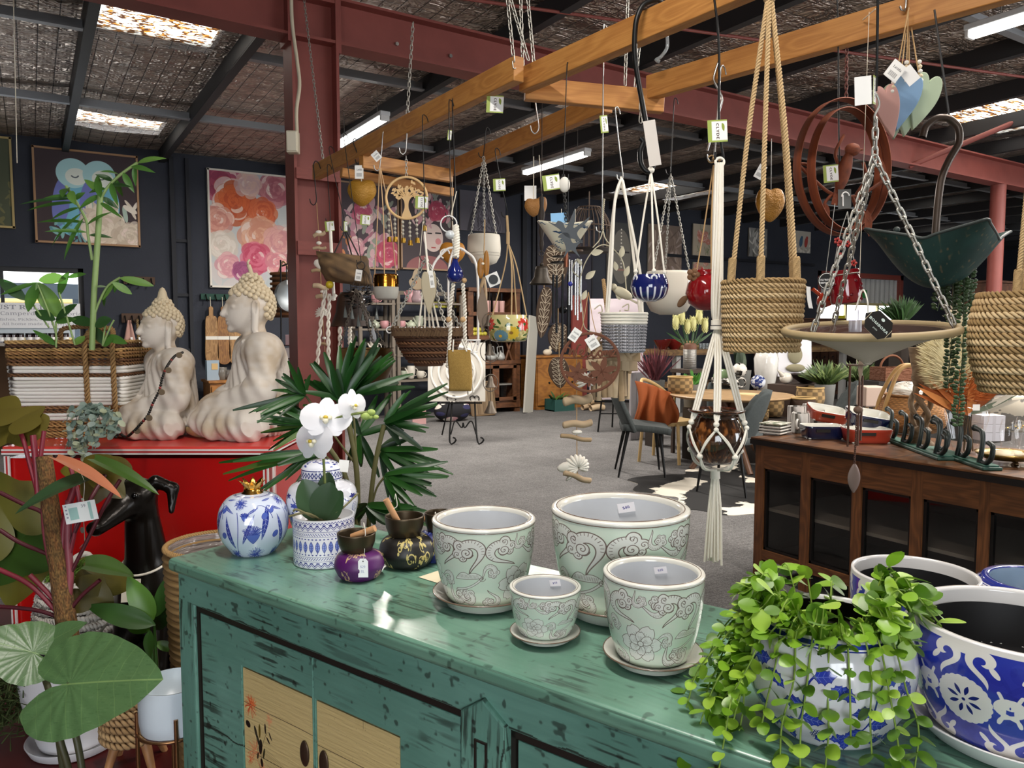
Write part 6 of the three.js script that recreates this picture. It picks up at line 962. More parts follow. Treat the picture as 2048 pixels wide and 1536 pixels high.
function creamPot(label,px,py,d,w,hookTop,lines){const t=hung('cream_hanging_pot',label,'hanging pot',px,py,d),R=w/2;part(t,'pot',lathe([[0.01,-R],[R*0.4,-R],[R*0.75,-R*0.86],[R*0.98,-R*0.45],[R*1.02,0],[R*0.98,R*0.7],[R*0.93,R*0.82],[R*0.85,R*0.82],[R*0.88,0],[0.01,-R*0.5]],48),creamPotM);for(const q of [-0.3,-0.38,-0.46])part(t,'groove_line',torus(R*(1.0-0.07*Math.abs(q+0.1)*2),0.9,48,5).rotateX(PI/2).translate(0,R*q,0),M(0x4a3d33,0.8),'thin dark painted line');for(const a of [0.6,2.6,4.7])part(t,'chain',chainLinks(V(Math.cos(a)*R*0.9,R*0.75,Math.sin(a)*R*0.9),V(0,hookTop-10,0),8,3.6,0.7),galv);part(t,'hook',hookGeo(4,hookTop+lines,0,hookTop-8,1,7),blackSteel);}
creamPot('cream hanging pot with three grooved lines below the horse painting',968,497,4.1,66,190,40);
creamPot('larger cream hanging pot with grooved lines behind the blue striped pot',1338,582,3.0,94,240,130);
{
const ft=canvasTex(900,300,(g,w,h)=>{g.fillStyle='#c8bd84';g.fillRect(0,0,w,h);for(let i=0;i<300;i++){g.fillStyle=`rgba(${rnd() < 0.5 ? '150,140,80' : '120,110,60'},0.35)`;g.beginPath();g.ellipse(rnd()*w,h*0.4+rnd()*h*0.6,10+rnd()*16,8+rnd()*12,rnd()*3,0,7);g.fill();}const fl=(x,y,R,n,c,cc)=>{for(let i=0;i<n;i++){g.fillStyle=c;g.save();g.translate(x,y);g.rotate(i/n*6.283);g.beginPath();g.ellipse(R*0.6,0,R*0.45,R*0.26,0,0,7);g.fill();g.restore();}g.fillStyle=cc;g.beginPath();g.arc(x,y,R*0.24,0,7);g.fill();};for(let k=0;k<3;k++){const o=k*300;g.fillStyle='#3d5a2a';for(let i=0;i<12;i++){g.beginPath();g.ellipse(o+rnd()*300,60+rnd()*200,30,10,rnd()*3,0,7);g.fill();}fl(o+130,90,62,9,'#b8342a','#3a5a2a');fl(o+240,200,56,16,'#5d7f8a','#c89a30');fl(o+20,170,60,12,'#c2a22e','#7a5a20');}},{wrap:true});
const t=hung('flowered_hanging_pot','glazed yellow hanging pot painted with a red flower','hanging pot',1017,656,3.3);part(t,'pot',turned([[24,-27],[36,-24],[40,-6],[39.5,14],[35,26]],48),M(0xffffff,0.14,{map:ft,clearcoat:0.7}));part(t,'inside',lathe([[35,26],[32,25],[34,0],[0.01,-10]],40),glossy(0x9a9468,0.2));part(t,'foot',lathe([[0.01,-28],[24,-28],[25,-26]],30),glossy(0x9a8c54,0.2));
for(const [x,z] of [[-32,12],[36,6],[16,-30],[6,32]])part(t,'rope',tube([[x,24,z],[x*0.35+4,120,z*0.4],[-1,170,0]],1.5,16,6),M(0xb79a72,0.9));part(t,'rope_wrap',cyl(3.6,3.6,24,-1,178,0,10),M(0xb79a72,0.9));part(t,'rope_loop',rod([-1,186,0],[-3,222,0],2.6),M(0xb79a72,0.9));part(t,'hook',hookGeo(-26,345,-2,222,1,8),blackSteel);part(t,'round_tag',[card(25,25,-30,96,6,0.4),cyl(9,9,1,-30,96,7,24,PI/2)],paper,'white tag with a black disc');part(t,'tag_disc',cyl(9.5,9.5,1,-30,96,7.4,24,PI/2),blackSteel,'black disc logo');part(t,'swing_tag',card(24,24,-18,281,4,0.05),clydeM,'green and white swing tag');
}
{
const bm=M(0x6d6358,0.5,{metalness:0.6});
const t=hung('ring_bell_mobile','string of small metal bells in wire rings in front of the brown hutch','wind chime',979,700,3.3);
for(const [x,y,w] of [[0,56,34],[1,-2,46],[2,-66,34]]){part(t,'wire_ring',torus(w/2,0.9,36,6).rotateY(0.6).translate(x,y,0),bm);part(t,'bell',lathe([[0.01,12],[3,12],[5,6],[6,-2],[11,-10],[10,-11],[5,-3],[0.01,8]],20).translate(x,y+2,0),bm);}part(t,'bell',lathe([[0.01,14],[4,13],[6,4],[13,-10],[12,-11],[5,0],[0.01,9]],20).translate(2,-116,0),bm);part(t,'cord',rod([0,150,0],[2,-104,0],0.6),M(0x3a322a,0.8));part(t,'metal_leaf',mv(slab((u,v)=>V((u-0.5)*22*Math.sin(PI*clamp(v,0.05,0.95)),(v-0.5)*90,0),4,10,1),-14,80,-4),M(0x7d6c5c,0.6,{metalness:0.4}));
}
{
const t=hung('bronze_bell','dark bronze temple bell below a carved wooden toggle','bell',1083,548,3.1),bm=M(0x3b342c,0.5,{metalness:0.5,bumpMap:lumps,bumpScale:0.001});
part(t,'bell',lathe([[0.01,16],[11,15],[13,8],[15,-6],[24,-19],[23,-21],[13,-8],[0.01,10]],32),bm);part(t,'knob',sph(4,0,19,0),bm);part(t,'toggle',lathe([[0.01,46],[3,48],[5,60],[3,70],[6,84],[4,100],[7,118],[4,132],[5,150],[0.01,156]],12),M(0x2a2019,0.7));part(t,'ring',torus(5,1,18,6).translate(0,40,0),bm);part(t,'cord',rod([0,20,0],[0,340,0],0.8),M(0x2a2019,0.8));
}
{
const bt=canvasTex(512,512,(g,w,h)=>{g.fillStyle='#d9d3bd';g.fillRect(0,0,w,h);for(let i=0;i<26;i++){const x=rnd()*w,y=rnd()*h;g.fillStyle=rnd()<0.5?'#2c4666':'#47627a';for(let j=0;j<4;j++){g.save();g.translate(x+j*14,y+j*6);g.rotate(j % 2?0.9:-0.6);g.beginPath();g.ellipse(10,0,15,6,0,0,7);g.fill();g.restore();}}},{wrap:true});
const t=hung('bird_planter','cream ceramic bird shaped hanging planter printed with blue leaves','hanging planter',1130,472,2.75),m=M(0xffffff,0.25,{map:bt,clearcoat:0.5});
part(t,'body',slab((u,v)=>{const a=(u-0.5)*5.2,y=v*52-30,fl=12+32*v**0.8;return V(Math.sin(a)*fl*(1+0.25*v),y+8*v*Math.abs(Math.sin(a))**2,Math.cos(a)*fl*0.75);},28,12,3),m);part(t,'base',sph(14,0,-26,0,1,0.4,0.8),m);part(t,'chain',chainLinks(V(2,30,0),V(-4,120,0),9,5,1),blackSteel);part(t,'photo_card',card(32,30,-12,32,-10,0.05),M(0x7fb2dc,0.5),'blue and white sky card');part(t,'hook',hookGeo(2,330,-4,118,1,7),blackSteel);part(t,'swing_tag',card(34,30,-28,104,8,0.14),clydeM,'green and white swing tag');part(t,'white_rose',sph(11,-2,100,6,1,1.4,0.7),M(0xdedad0,0.8));
const b=hung('metal_bird_chime','dark grey cut metal birds hanging in front of the ceramic bird planter','wind chime',1136,470,2.6),mm=M(0x3f4244,0.45,{metalness:0.6});
part(b,'bird',extrude(splineShape([[-40,26],[-26,22],[-20,28],[-10,24],[-4,14],[10,44],[14,52],[14,30],[12,14],[40,34],[44,38],[38,26],[18,4],[30,-16],[12,-8],[2,-6],[-10,2],[-18,12]]),1.4),mm);part(b,'bird',extrude(splineShape([[-20,-4],[-12,-8],[-4,-26],[-8,-44],[6,-30],[24,-44],[16,-26],[30,-10],[10,-16],[2,2],[-10,4]]),1.4),mm);part(b,'wire',rod([0,10,0],[0,120,0],0.5),mm);
}
{
const t=hung('wire_birdcage','rusty wire birdcage behind the bird planter','birdcage',1178,458,4.6),m=M(0x5a4a3e,0.6,{metalness:0.4});
for(let i=0;i<26;i++){const a=i/26*6.283;part(t,'cage_wire',tube([[Math.cos(a)*42,-40,Math.sin(a)*42],[Math.cos(a)*42,4,Math.sin(a)*42],[Math.cos(a)*34,26,Math.sin(a)*34],[Math.cos(a)*22,42,Math.sin(a)*22]],0.9,12,5),m);}for(const [y,r] of [[-40,42],[4,43],[42,22]])part(t,'cage_ring',torus(r,1.4,40,6).rotateX(PI/2).translate(0,y,0),m);part(t,'base',cyl(44,40,7,0,-43,0,36),M(0x2a2420,0.7));part(t,'hanging_rod',rod([0,42,0],[0,74,0],1.2),m);
}
{
const bar=M(0x1d1e20,0.35,{metalness:0.7}),sil=M(0xcfd0cf,0.22,{metalness:0.95});
const t=hung('black_wind_chime','tubular wind chime of long black pipes','wind chime',1122,590,2.95);part(t,'top_disc',cyl(22,22,3,0,64,0,24),bar);part(t,'upper_disc',cyl(18,18,2,0,76,0,24),bar);for(const [x,z,L] of [[-16,6,96],[-8,-12,116],[2,16,150],[14,8,140],[16,-8,110]]){part(t,'pipe',cyl(2.4,2.4,L,x,40-L/2+0,z,10),bar);part(t,'cord',rod([x,62,z],[x,40,z],0.3),string);}part(t,'striker',sph(9,4,-30,2,1,0.9,1),bar);part(t,'cord',rod([0,170,0],[0,76,0],0.6),string);
const s=hung('silver_wind_chime','tubular wind chime of silver pipes beside the black one','wind chime',1150,560,2.85);part(s,'top_disc',cyl(16,16,3,0,58,0,24),M(0x5a3f2c,0.6));for(const [x,z,L] of [[-12,6,90],[-6,-8,100],[0,10,110],[6,-6,120],[11,8,104]])part(s,'pipe',cyl(1.9,1.9,L,x,44-L/2-4,z,10),sil);part(s,'copper_tube',cyl(4,4,46,-18,48,4,12),M(0x9a6048,0.3,{metalness:0.8}));part(s,'cord',rod([0,140,0],[0,58,0],0.5),string);part(s,'blue_bead',sph(5,-10,-8,8),glossy(0x28349c,0.1));
}
{
const cm=canvasTex(256,384,(g,w,h)=>{g.fillStyle='#4c3a2b';g.fillRect(0,0,w,h);g.strokeStyle='#c2b39c';g.lineWidth=7;g.lineCap='round';g.beginPath();g.moveTo(w/2,h);g.lineTo(w/2,20);g.stroke();for(let i=0;i<6;i++)for(const s of [-1,1]){g.beginPath();g.moveTo(w/2,h-40-i*56);g.quadraticCurveTo(w/2+s*60,h-50-i*56,w/2+s*84,h-110-i*52);g.quadraticCurveTo(w/2+s*30,h-110-i*56,w/2,h-40-i*56);g.stroke();}});
const m=M(0xffffff,0.8,{map:cm}),pl=(label,px,py,d,w,h,rz)=>{const t=hung('carved_leaf_panel',label,'wall carving',px,py,d);const g=extrude(splineShape([[0,-h/2],[w*0.35,-h*0.25],[w/2,h*0.1],[w*0.3,h*0.42],[0,h/2],[-w*0.3,h*0.42],[-w/2,h*0.1],[-w*0.35,-h*0.25]]),5,1.2);const p=g.attributes.position,uv=g.attributes.uv;for(let i=0;i<p.count;i++)uv.setXY(i,p.getX(i)/ w+0.5,p.getY(i)/ h+0.5);part(t,'carving',g.rotateZ(rz),m);part(t,'cord',rod([0,h/2,0],[0,h/2+30,0],0.8),twine);};
pl('carved brown leaf panel right of the bronze bell',1111,533,3.4,48,84,0.1);pl('carved brown leaf panel above the pine cupboard',1116,675,3.6,40,56,-0.15);pl('carved brown leaf panel in front of the pine cupboard',1118,745,3.6,40,60,0.1);pl('long carved feather panel under the bronze bell',1088,625,3.7,30,100,-0.12);
}
{
const t=hung('metal_branch_hanger','cream painted metal branch hanger with leaves and a little bird','wall hanger',1205,560,2.7),m=M(0xb9b29a,0.55,{metalness:0.3});
for(const pts of [[[-40,-60,0],[-46,-10,0],[-34,36,0],[-10,66,0],[14,66,0],[40,36,0],[48,-20,0]],[[0,98,0],[-6,80,0],[-20,64,0]],[[0,98,0],[6,80,0],[22,62,0]],[[-40,-60,0],[-30,-100,0],[30,-104,0],[36,-60,0]],[[-48,6,0],[-60,20,0],[-52,40,0],[-42,34,0],[-46,26,0]],[[-16,-58,0],[-4,-50,0],[0,-62,0],[-8,-66,0]],[[40,-54,0],[52,-48,0],[52,-60,0],[44,-60,0]]])part(t,'branch',tube(pts,1.3,36,6),m);
for(const [x,y,r,s] of [[-24,52,0.2,26],[36,44,1.4,24],[44,6,1.2,24],[-34,2,0.7,26],[36,-40,2,22],[-40,-40,1.2,22],[28,18,1.8,20],[-42,30,2.2,16]])part(t,'leaf',mv(leafGeo(s,s*0.5,{n:6,m:2,bend:0.05,fold:0.25}).rotateX(PI/2),x,y,2,0,0,r),m);part(t,'bird',mv(sph(1,0,0,0,22,10,6,16,12),40,-26,2,0,0,-0.5),m);part(t,'bird_head',sph(7,22,-14,2),m);part(t,'bird_tail',mv(box(18,4,3),62,-42,2,0,0,-0.5),m);part(t,'hook',hookGeo(-2,485,-2,98,1.3,8),steel);part(t,'twisted_hook',rope([[0,98,0],[0,130,0],[2,160,0]],2,2,8,50),m);part(t,'swing_tag',card(15,34,0,304,4,0.1),clydeM,'narrow green and white tag');
}
{
const t=hung('welcome_ring','rusty metal ring cut with a greeting word and flowers','sign',1180,725,2.55);part(t,'ring',lathe([[55,-1.2],[61,-1.2],[61,1.2],[55,1.2],[55,-1.2]],64).rotateX(PI/2),rust);
const word=[[[-50,20],[-46,30],[-40,26],[-42,14],[-34,26],[-32,12],[-24,34],[-18,36]],[[-22,16],[-14,22],[-16,26],[-20,20],[-14,12],[-8,20],[-4,40],[-8,26],[-4,12],[2,16]],[[10,24],[4,24],[4,14],[10,12],[16,20],[20,24],[24,18],[20,12],[16,18]],[[24,12],[27,24],[30,14],[33,25],[36,14],[39,25],[41,12],[46,16],[50,24],[44,24],[44,14],[52,12]]];
for(const w of word)part(t,'lettering',tube(w.map(([x,y])=>[x,y,1]),2.2,60,6),rust);part(t,'bar',tube([[-54,10,0],[0,8,0],[54,12,0]],1.6,20,6),rust);
for(const [x,y,s] of [[-26,-20,22],[24,-18,30],[0,-36,14]])for(let i=0;i<6;i++)part(t,'petal',mv(extrude(splineShape([[0,0],[s*0.5,s*0.22],[s,0],[s*0.5,-s*0.22]]),1.6),x,y,1,0,0,i*1.05+0.3),rust);part(t,'ground_strip',extrude(splineShape([[-56,-16],[-20,-24],[20,-34],[54,-16],[46,-30],[10,-42],[-30,-34]]),1.6),rust);part(t,'cord',tube([[-20,58,0],[-14,80,0],[-4,140,0]],0.8,10,5),twine);part(t,'cord',tube([[12,58,0],[4,90,0],[-4,140,0]],0.8,10,5),twine);part(t,'tag',card(22,26,4,40,6,0.55),barM,'white price tag');part(t,'tag',card(18,26,-31,55,6,-0.6),barM,'white barcode tag');
}
{
const t=hung('driftwood_birdhouse','birdhouse built of driftwood sticks with a shingled roof behind the welcome ring','birdhouse',1215,725,2.75);
for(let i=0;i<11;i++){const a=i/11*PI*1.2-0.35,x=Math.cos(a)*34,z=Math.sin(a)*30;part(t,'driftwood_stick',mv(merge([cyl(6.5,6,72,0,0,0,8)]),x+6,-34+rr(-5,5),z,rr(-0.05,0.05),0,rr(-0.06,0.06)),driftM[i % 3]);}
for(let k=0;k<3;k++)for(let i=0;i<7;i++)part(t,'roof_shingle',mv(rbox(17,24,3.5,1.2),-38+i*14 +(k % 2)*5+k*2,-4+k*18,34-k*9,-0.5,0,rr(-0.08,0.08)),driftM[(i+k)% 3]);
for(const [x0,y0,x1,y1,r] of [[0,78,60,22,6],[0,78,44,4,6],[0,76,-40,20,5],[46,6,40,-20,5],[58,24,40,14,5],[-6,74,52,30,5]])part(t,'roof_pole',rod([x0,y0,20],[x1,y1,26],r,r*0.8,9),driftM[Math.floor(rnd()*3)]);part(t,'entrance_disc',cyl(9,9,5,-34,10,40,20,PI/2),driftM[2]);part(t,'perch_hole',cyl(2,2,6,-34,10,41,10,PI/2),M(0x30251a,0.9));part(t,'core',box(62,74,44,6,-30,2),M(0x2d231a,0.95));part(t,'rope',rope([[0,76,10],[-4,110,6],[-10,165,2]],4,3,9,60),twine);part(t,'carved_shell',mv(shellGeo(44),-44,-36,44),shellM);
}
{
const t=hung('cotton_rope_basket','white and grey cotton rope hanging basket on long looped handles','hanging basket',1248,662,2.65);
for(let i=0;i<13;i++){const y=-38+i*6,R=40+i*0.4;part(t,'rope_coil',torus(R,3.3,44,6).rotateX(PI/2).translate(0,y,0),i>8?M(0xe2ddd0,0.95):M(0xffffff,0.95,{map:speckGrey()}));}part(t,'base',cyl(40,40,3,0,-41,0,36),M(0x8a8d92,0.95));
for(const s of [-1,1])part(t,'handle',tube([[s*34,36,14],[s*28,120,12],[s*12-10,250,6],[-8+s*2,296,0],[-8-s*2,296,-4],[s*14-8,240,-8],[s*34,36,-14]],3,60,7),cotton);part(t,'hook',hookGeo(-22,430,-6,300,1.4,8),steel);
}
function speckGrey(){if(!speckGrey.t){speckGrey.t=dataTex(128,32,(u,v)=>{const k=noise(u*96,v*24,96,24,2)>0.5?0.72:0.3;return [k,k,k*1.03];});speckGrey.t.repeat.set(3,1);}return speckGrey.t;}
{
const bt=canvasTex(1024,256,(g,w,h)=>{g.fillStyle='#171f5c';g.fillRect(0,0,w,h);g.strokeStyle='#d9dbe2';g.lineWidth=18;g.lineCap='round';for(let i=0;i<16;i++){g.beginPath();g.moveTo(i*64+20,110);g.lineTo(i*64+20,250);g.stroke();}},{wrap:true});
const t=hung('striped_hanging_pot','cobalt blue hanging pot with white stripes on white cords','hanging pot',1299,570,2.45);part(t,'pot',turned([[14,-32],[30,-25],[37,-8],[36,8],[31,20]],48),M(0xffffff,0.1,{map:bt,clearcoat:1,clearcoatRoughness:0.03}));part(t,'inside',lathe([[31,20],[29,20],[33,4],[28,-16],[0.01,-20]],40),glossy(0xc9ccd6,0.15));part(t,'foot',lathe([[0.01,-33],[14,-33],[16,-31]],24),glossy(0xd9dbe2,0.2));
for(const [x,z] of [[-30,12],[3,30],[31,-4]]){part(t,'cord',tube([[x,18,z],[x*0.55,120,z*0.5],[0,224,0]],2,16,7),cotton);part(t,'knot',sph(4.5,x,26,z),cotton);part(t,'eyelet',mv(torus(5,2.2,18,6),x,12,z+3,0,Math.atan2(x,z+3)),glossy(0xd9dbe2,0.12));}part(t,'knot',sph(7,0,226,0),cotton);
part(t,'hook',tube([[26,545,-20],[8,552,0],[-20,540,4],[-34,505,4],[-34,440,0],[-14,330,0],[2,260,0],[4,236,0],[0,224,0],[-10,224,0],[-20,238,0],[-22,262,0],[-16,280,0],[-22,288,0]],5.2,90,9,false,0.4),blackSteel,'thick black shepherd hook');part(t,'paper_sleeve',[card(24,88,0,276,9,0.16)],M(0xcfc8c0,0.85),'grey paper sleeve');
}
{
const t=hung('red_apple_planter','glossy red fruit shaped hanging planter on jute cords','hanging planter',1410,585,2.78),red=glossy(0x8d1119,0.12);
part(t,'fruit',lathe([[0.01,-36],[14,-35],[32,-22],[39,-2],[34,22],[24,32],[22,38],[26,44],[20,40],[18,30],[0.01,20]],44),red);for(let i=0;i<6;i++){const a=i*1.047;part(t,'crown_point',mv(new THREE.ConeGeometry(6,16,6),Math.cos(a)*22,42,Math.sin(a)*22,0.25*Math.sin(a),0,-0.25*Math.cos(a)),red);}part(t,'clay_flower',[0,1,2,3,4].map((i)=>sph(6,-28+Math.cos(i*1.257)*8,34+Math.sin(i*1.257)*8,18,1,1,0.5)).concat(sph(4,-28,34,22)),M(0x7a5638,0.7),'brown clay flower');part(t,'clay_leaf',mv(sph(1,0,0,0,14,7,4),-46,-18,4,0,0,0.9),M(0x6a4c30,0.7));for(const [x,z] of [[-22,14],[6,24],[26,-6]])part(t,'jute_cord',tube([[x,36,z],[x*0.5+4,120,z*0.5],[12,250,0]],1.4,14,6),twine);part(t,'bow',[mv(torus(7,1.4,16,6),8,262,0),mv(cyl(3,3,20,0,0,0,8),18,260,4,0,0,1.3)],twine);part(t,'hook',hookGeo(22,432,14,262,1.6,10),steel);
}
{
const t=hung('macrame_hanger','white cotton macrame hanger with a long tassel holding a coconut shell pot','macrame',1432,860,2.2);
const cord=(pts,r=2.1,n=20)=>part(t,'cord',tube(pts,r,n,6),cotton);
for(let i=0;i<9;i++){const a=i*0.7;part(t,'gathered_cord',tube([[Math.cos(a)*6-4,524,Math.sin(a)*6],[Math.cos(a)*8-4,400,Math.sin(a)*8],[Math.cos(a+0.6)*9-3,250,Math.sin(a+0.6)*9],[Math.cos(a+0.8)*5-2,214,Math.sin(a+0.8)*5]],3.1,24,6),cotton);}part(t,'wrapped_knot',[cyl(11,11,10,-3,214,0,16),cyl(13,13,7,-2,204,0,16)],cotton);
const K=[[-53,14],[-14,54],[48,28],[18,-52]];
K.forEach(([x,z])=>{for(const o of [-5,0,5])cord([[-2+o*0.6,204,0],[x*0.3+o,150,z*0.35],[x*0.85+o*0.9,40,z*0.9],[x,20,z]],2.4);part(t,'knot',sph(6,x,18,z,1,0.9,1),cotton);part(t,'knot',sph(5,x*1.08,8,z*1.08),cotton);});
K.forEach(([x,z],i)=>{const [x2,z2]=K[(i+1)% 4],ml=60/Math.hypot(x+x2,z+z2),mx=(x+x2)*ml,mz=(z+z2)*ml;for(const o of [-2.2,2.2]){cord([[x*1.08,8,z*1.08],[mix(x,mx,0.55)*1.14,-18+o,mix(z,mz,0.55)*1.14],[mx*1.0,-44,mz*1.0]],2);cord([[x2*1.08,8,z2*1.08],[mix(x2,mx,0.55)*1.14,-18+o,mix(z2,mz,0.55)*1.14],[mx*1.0,-44,mz*1.0]],2);}part(t,'knot',sph(6,mx,-46,mz),cotton);for(const o of [-2,2])cord([[mx,-46,mz],[mx*0.72+o,-72,mz*0.72],[0,-82,0]],2.2);});
part(t,'tassel_wrap',[cyl(9,10,20,0,-88,0,16)],cotton);for(let i=0;i<18;i++){const a=i*2.399,q=Math.sqrt(i/18);part(t,'tassel_strand',tube([[Math.cos(a)*6*q,-96,Math.sin(a)*6*q],[Math.cos(a)*13*q+1,-160,Math.sin(a)*11*q],[Math.cos(a)*17*q+rr(-2,3),-262+rr(-12,10),Math.sin(a)*15*q]],2.5,14,6),cotton);}
part(t,'hook',tube([[-30,900,0],[-10,760,0],[-6,610,0],[0,556,0],[4,534,0],[-4,524,0],[-12,532,0],[-12,545,0]],2.4,50,8),blackSteel);part(t,'swing_tag',card(38,42,-10,584,6,0.06),clydeM,'green and white swing tag');part(t,'loop',torus(8,3,20,7).translate(-3,526,0),cotton);
const shell=dataTex(256,256,(u,v)=>{const f=fbm(u,v,60,10,3,4),q=fbm(u,v,8,6,3,6);return blend([0.16,0.075,0.03],[0.52,0.32,0.16],clamp((f-0.5)*3*clamp((q-0.35)*3)+(q-0.5)*0.8+0.1));});
const c=hung('coconut_pot','polished brown coconut shell pot cradled in the macrame hanger','pot',1432,872,2.2);part(c,'shell',turned([[10,-56],[34,-48],[54,-18],[54,10],[44,34],[42,42],[52,48]],48),M(0xffffff,0.12,{map:shell,clearcoat:1,clearcoatRoughness:0.05}));part(c,'rim',lathe([[52,48],[56,52],[53,54],[40,48],[36,40],[44,10],[0.01,-30]],48),M(0xffffff,0.2,{map:shell,clearcoat:0.8}));
}
const seaM=[M(0xa98d62,0.95),M(0xbfa378,0.95),M(0x967a50,0.95),M(0xcdb48a,0.95)];
function seagrassBasket(label,px,py,d,R,H,ropes,topY,flare){
const t=hung('seagrass_basket',label,'hanging basket',px,py,d),n=15;
for(let i=0;i<n;i++){const v=(i+0.5)/ n,r=R*(flare?0.72+0.42*Math.sin(v*2.1+0.35):0.86+0.14*v-0.05*v*v),pts=[];for(let k=0;k<24;k++){const a=k/24*6.2832;pts.push(V(Math.cos(a)*r,-H/2+v*H,Math.sin(a)*r));}part(t,'plaited_course',rope(pts,H/n*0.62,3,Math.round(R*0.2),200,true,5),seaM[i % 4]);}
part(t,'base',cyl(R*0.82,R*0.8,4,0,-H/2+4,0,30),seaM[2]);
for(const [x,z] of ropes){part(t,'plaited_rope',rope([[x,H/2+10,z],[x*0.6,H/2+topY*0.45,z*0.6],[x*0.06,topY,z*0.06]],5.2,3,26,150),seaM[1]);part(t,'rope_binding',rope([[x*1.04,H/2-6,z*1.04],[x,H/2+40,z]],8,6,3,30),seaM[0]);}
return t;
}
{const t=seagrassBasket('plaited seagrass hanging basket with four ropes left of the cone bowl',1524,632,2.07,80,142,[[-68,24],[-26,66],[48,46],[66,-20]],610,false);part(t,'knot',sph(12,0,614,0,1,0.8,1),seaM[1]);part(t,'hook',hookGeo(14,690,0,622,2.4,10),blackSteel);part(t,'swing_tag',card(48,30,-34,630,6,0.3),clydeM,'green and white swing tag');part(t,'paper_label',slab((u,v)=>V(66+u*16+6*v*v,14+42*(1-v),56-22*u),5,8,0.8),paper,'curled white paper label');}
{const t=seagrassBasket('coarse seagrass hanging basket cut off by the right edge of the picture',2062,685,1.72,92,200,[[-58,40],[40,60],[20,-60]],560,true);part(t,'tag',[card(14,16,-36,-112,96)],M(0xd6cdb4,0.8),'cream swing tag');}
{
const t=hung('cone_bird_bath','wide cream cone shaped hanging bird bath on steel chains','bird bath',1737,664,1.82),outer=M(0xbdb1a0,0.7,{bumpMap:specks,bumpScale:0.0004});
t.rotation.set(0.075,-YAW,0.045,'YXZ');part(t,'cone',turned([[8,-62],[30,-50],[80,-26],[130,-8],[156,0]],64),outer);part(t,'tip',sph(9,0,-58,0,1.2,1,1.2),outer);part(t,'rim',torus(158,8,72,10).rotateX(PI/2).translate(0,4,0),M(0xa6926c,0.6),'tan rolled rim');part(t,'glazed_inside',turned([[156,6],[120,-4],[60,-24],[0.01,-40]],56),glossy(0x4a3834,0.12),'dark brown glazed inside');
[[-134,60],[134,62],[-6,-150]].forEach(([x,z])=>{const c=group(t,'chain');chainLinks(V(x,14,z),V(4,340,0),25,11,2.1).forEach((g)=>part(c,'link',g,galv));part(t,'eye_bolt',rod([x,4,z],[x-4*Math.sign(x),24,z],2),galv);});
const c2=group(t,'top_chain');chainLinks(V(4,338,0),V(4,410,0),24,11,2.1).forEach((g)=>part(c2,'link',g,galv));part(t,'s_hook',tube([[-10,455,0],[-4,462,0],[6,452,0],[10,436,0],[2,416,0],[4,404,0]],2.2,30,7),galv);part(t,'hook',tube([[0,900,0],[2,700,0],[4,480,0],[0,462,0],[-8,470,0]],2.6,40,8),blackSteel);part(t,'swing_tag',card(20,52,-2,462,6,0,0.9),clydeM,'folded green and white tag');part(t,'paper_back',card(30,52,-24,462,6,0.04,-0.2),paper,'white back of the folded tag');
const bt=canvasTex(256,256,(g,w,h)=>{g.fillStyle='#171310';g.fillRect(0,0,w,h);g.strokeStyle='#c9b99a';g.lineWidth=4;g.strokeRect(34,24,188,208);g.save();g.translate(128,128);g.rotate(PI/2*0+0.0);g.fillStyle='#d8e6dc';g.font='bold 34px sans-serif';g.textAlign='center';g.fillText('BOMBORA',0,12);g.font='20px sans-serif';g.fillText('pots',0,52);g.beginPath();g.arc(0,-60,14,0,7);g.fill();g.restore();});
const tag=hung('hexagon_tag','black hexagon swing tag lying over the bird bath rim','tag',1757,650,1.6),g=extrude(poly([0,1,2,3,4,5].map((i)=>[Math.cos(i*PI/3)*36,Math.sin(i*PI/3)*26])),0.8,0,1);{const p=g.attributes.position,uv=g.attributes.uv;for(let i=0;i<p.count;i++)uv.setXY(i,p.getX(i)/ 76+0.5,p.getY(i)/ 56+0.5);}part(tag,'card',g.rotateZ(-0.75),M(0xffffff,0.35,{map:bt}));part(tag,'cord',tube([[-22,24,0],[-26,50,4],[-30,70,-10],[-34,30,-30]],1.6,20,6),cotton);part(tag,'plastic_pouch',slab((u,v)=>V(-52+u*26,-14+v*44,-16-6*Math.sin(u*PI)),6,6,2),M(0xd9d6dc,0.25,{transmission:0.75,thickness:0}),'clear plastic pouch');
}
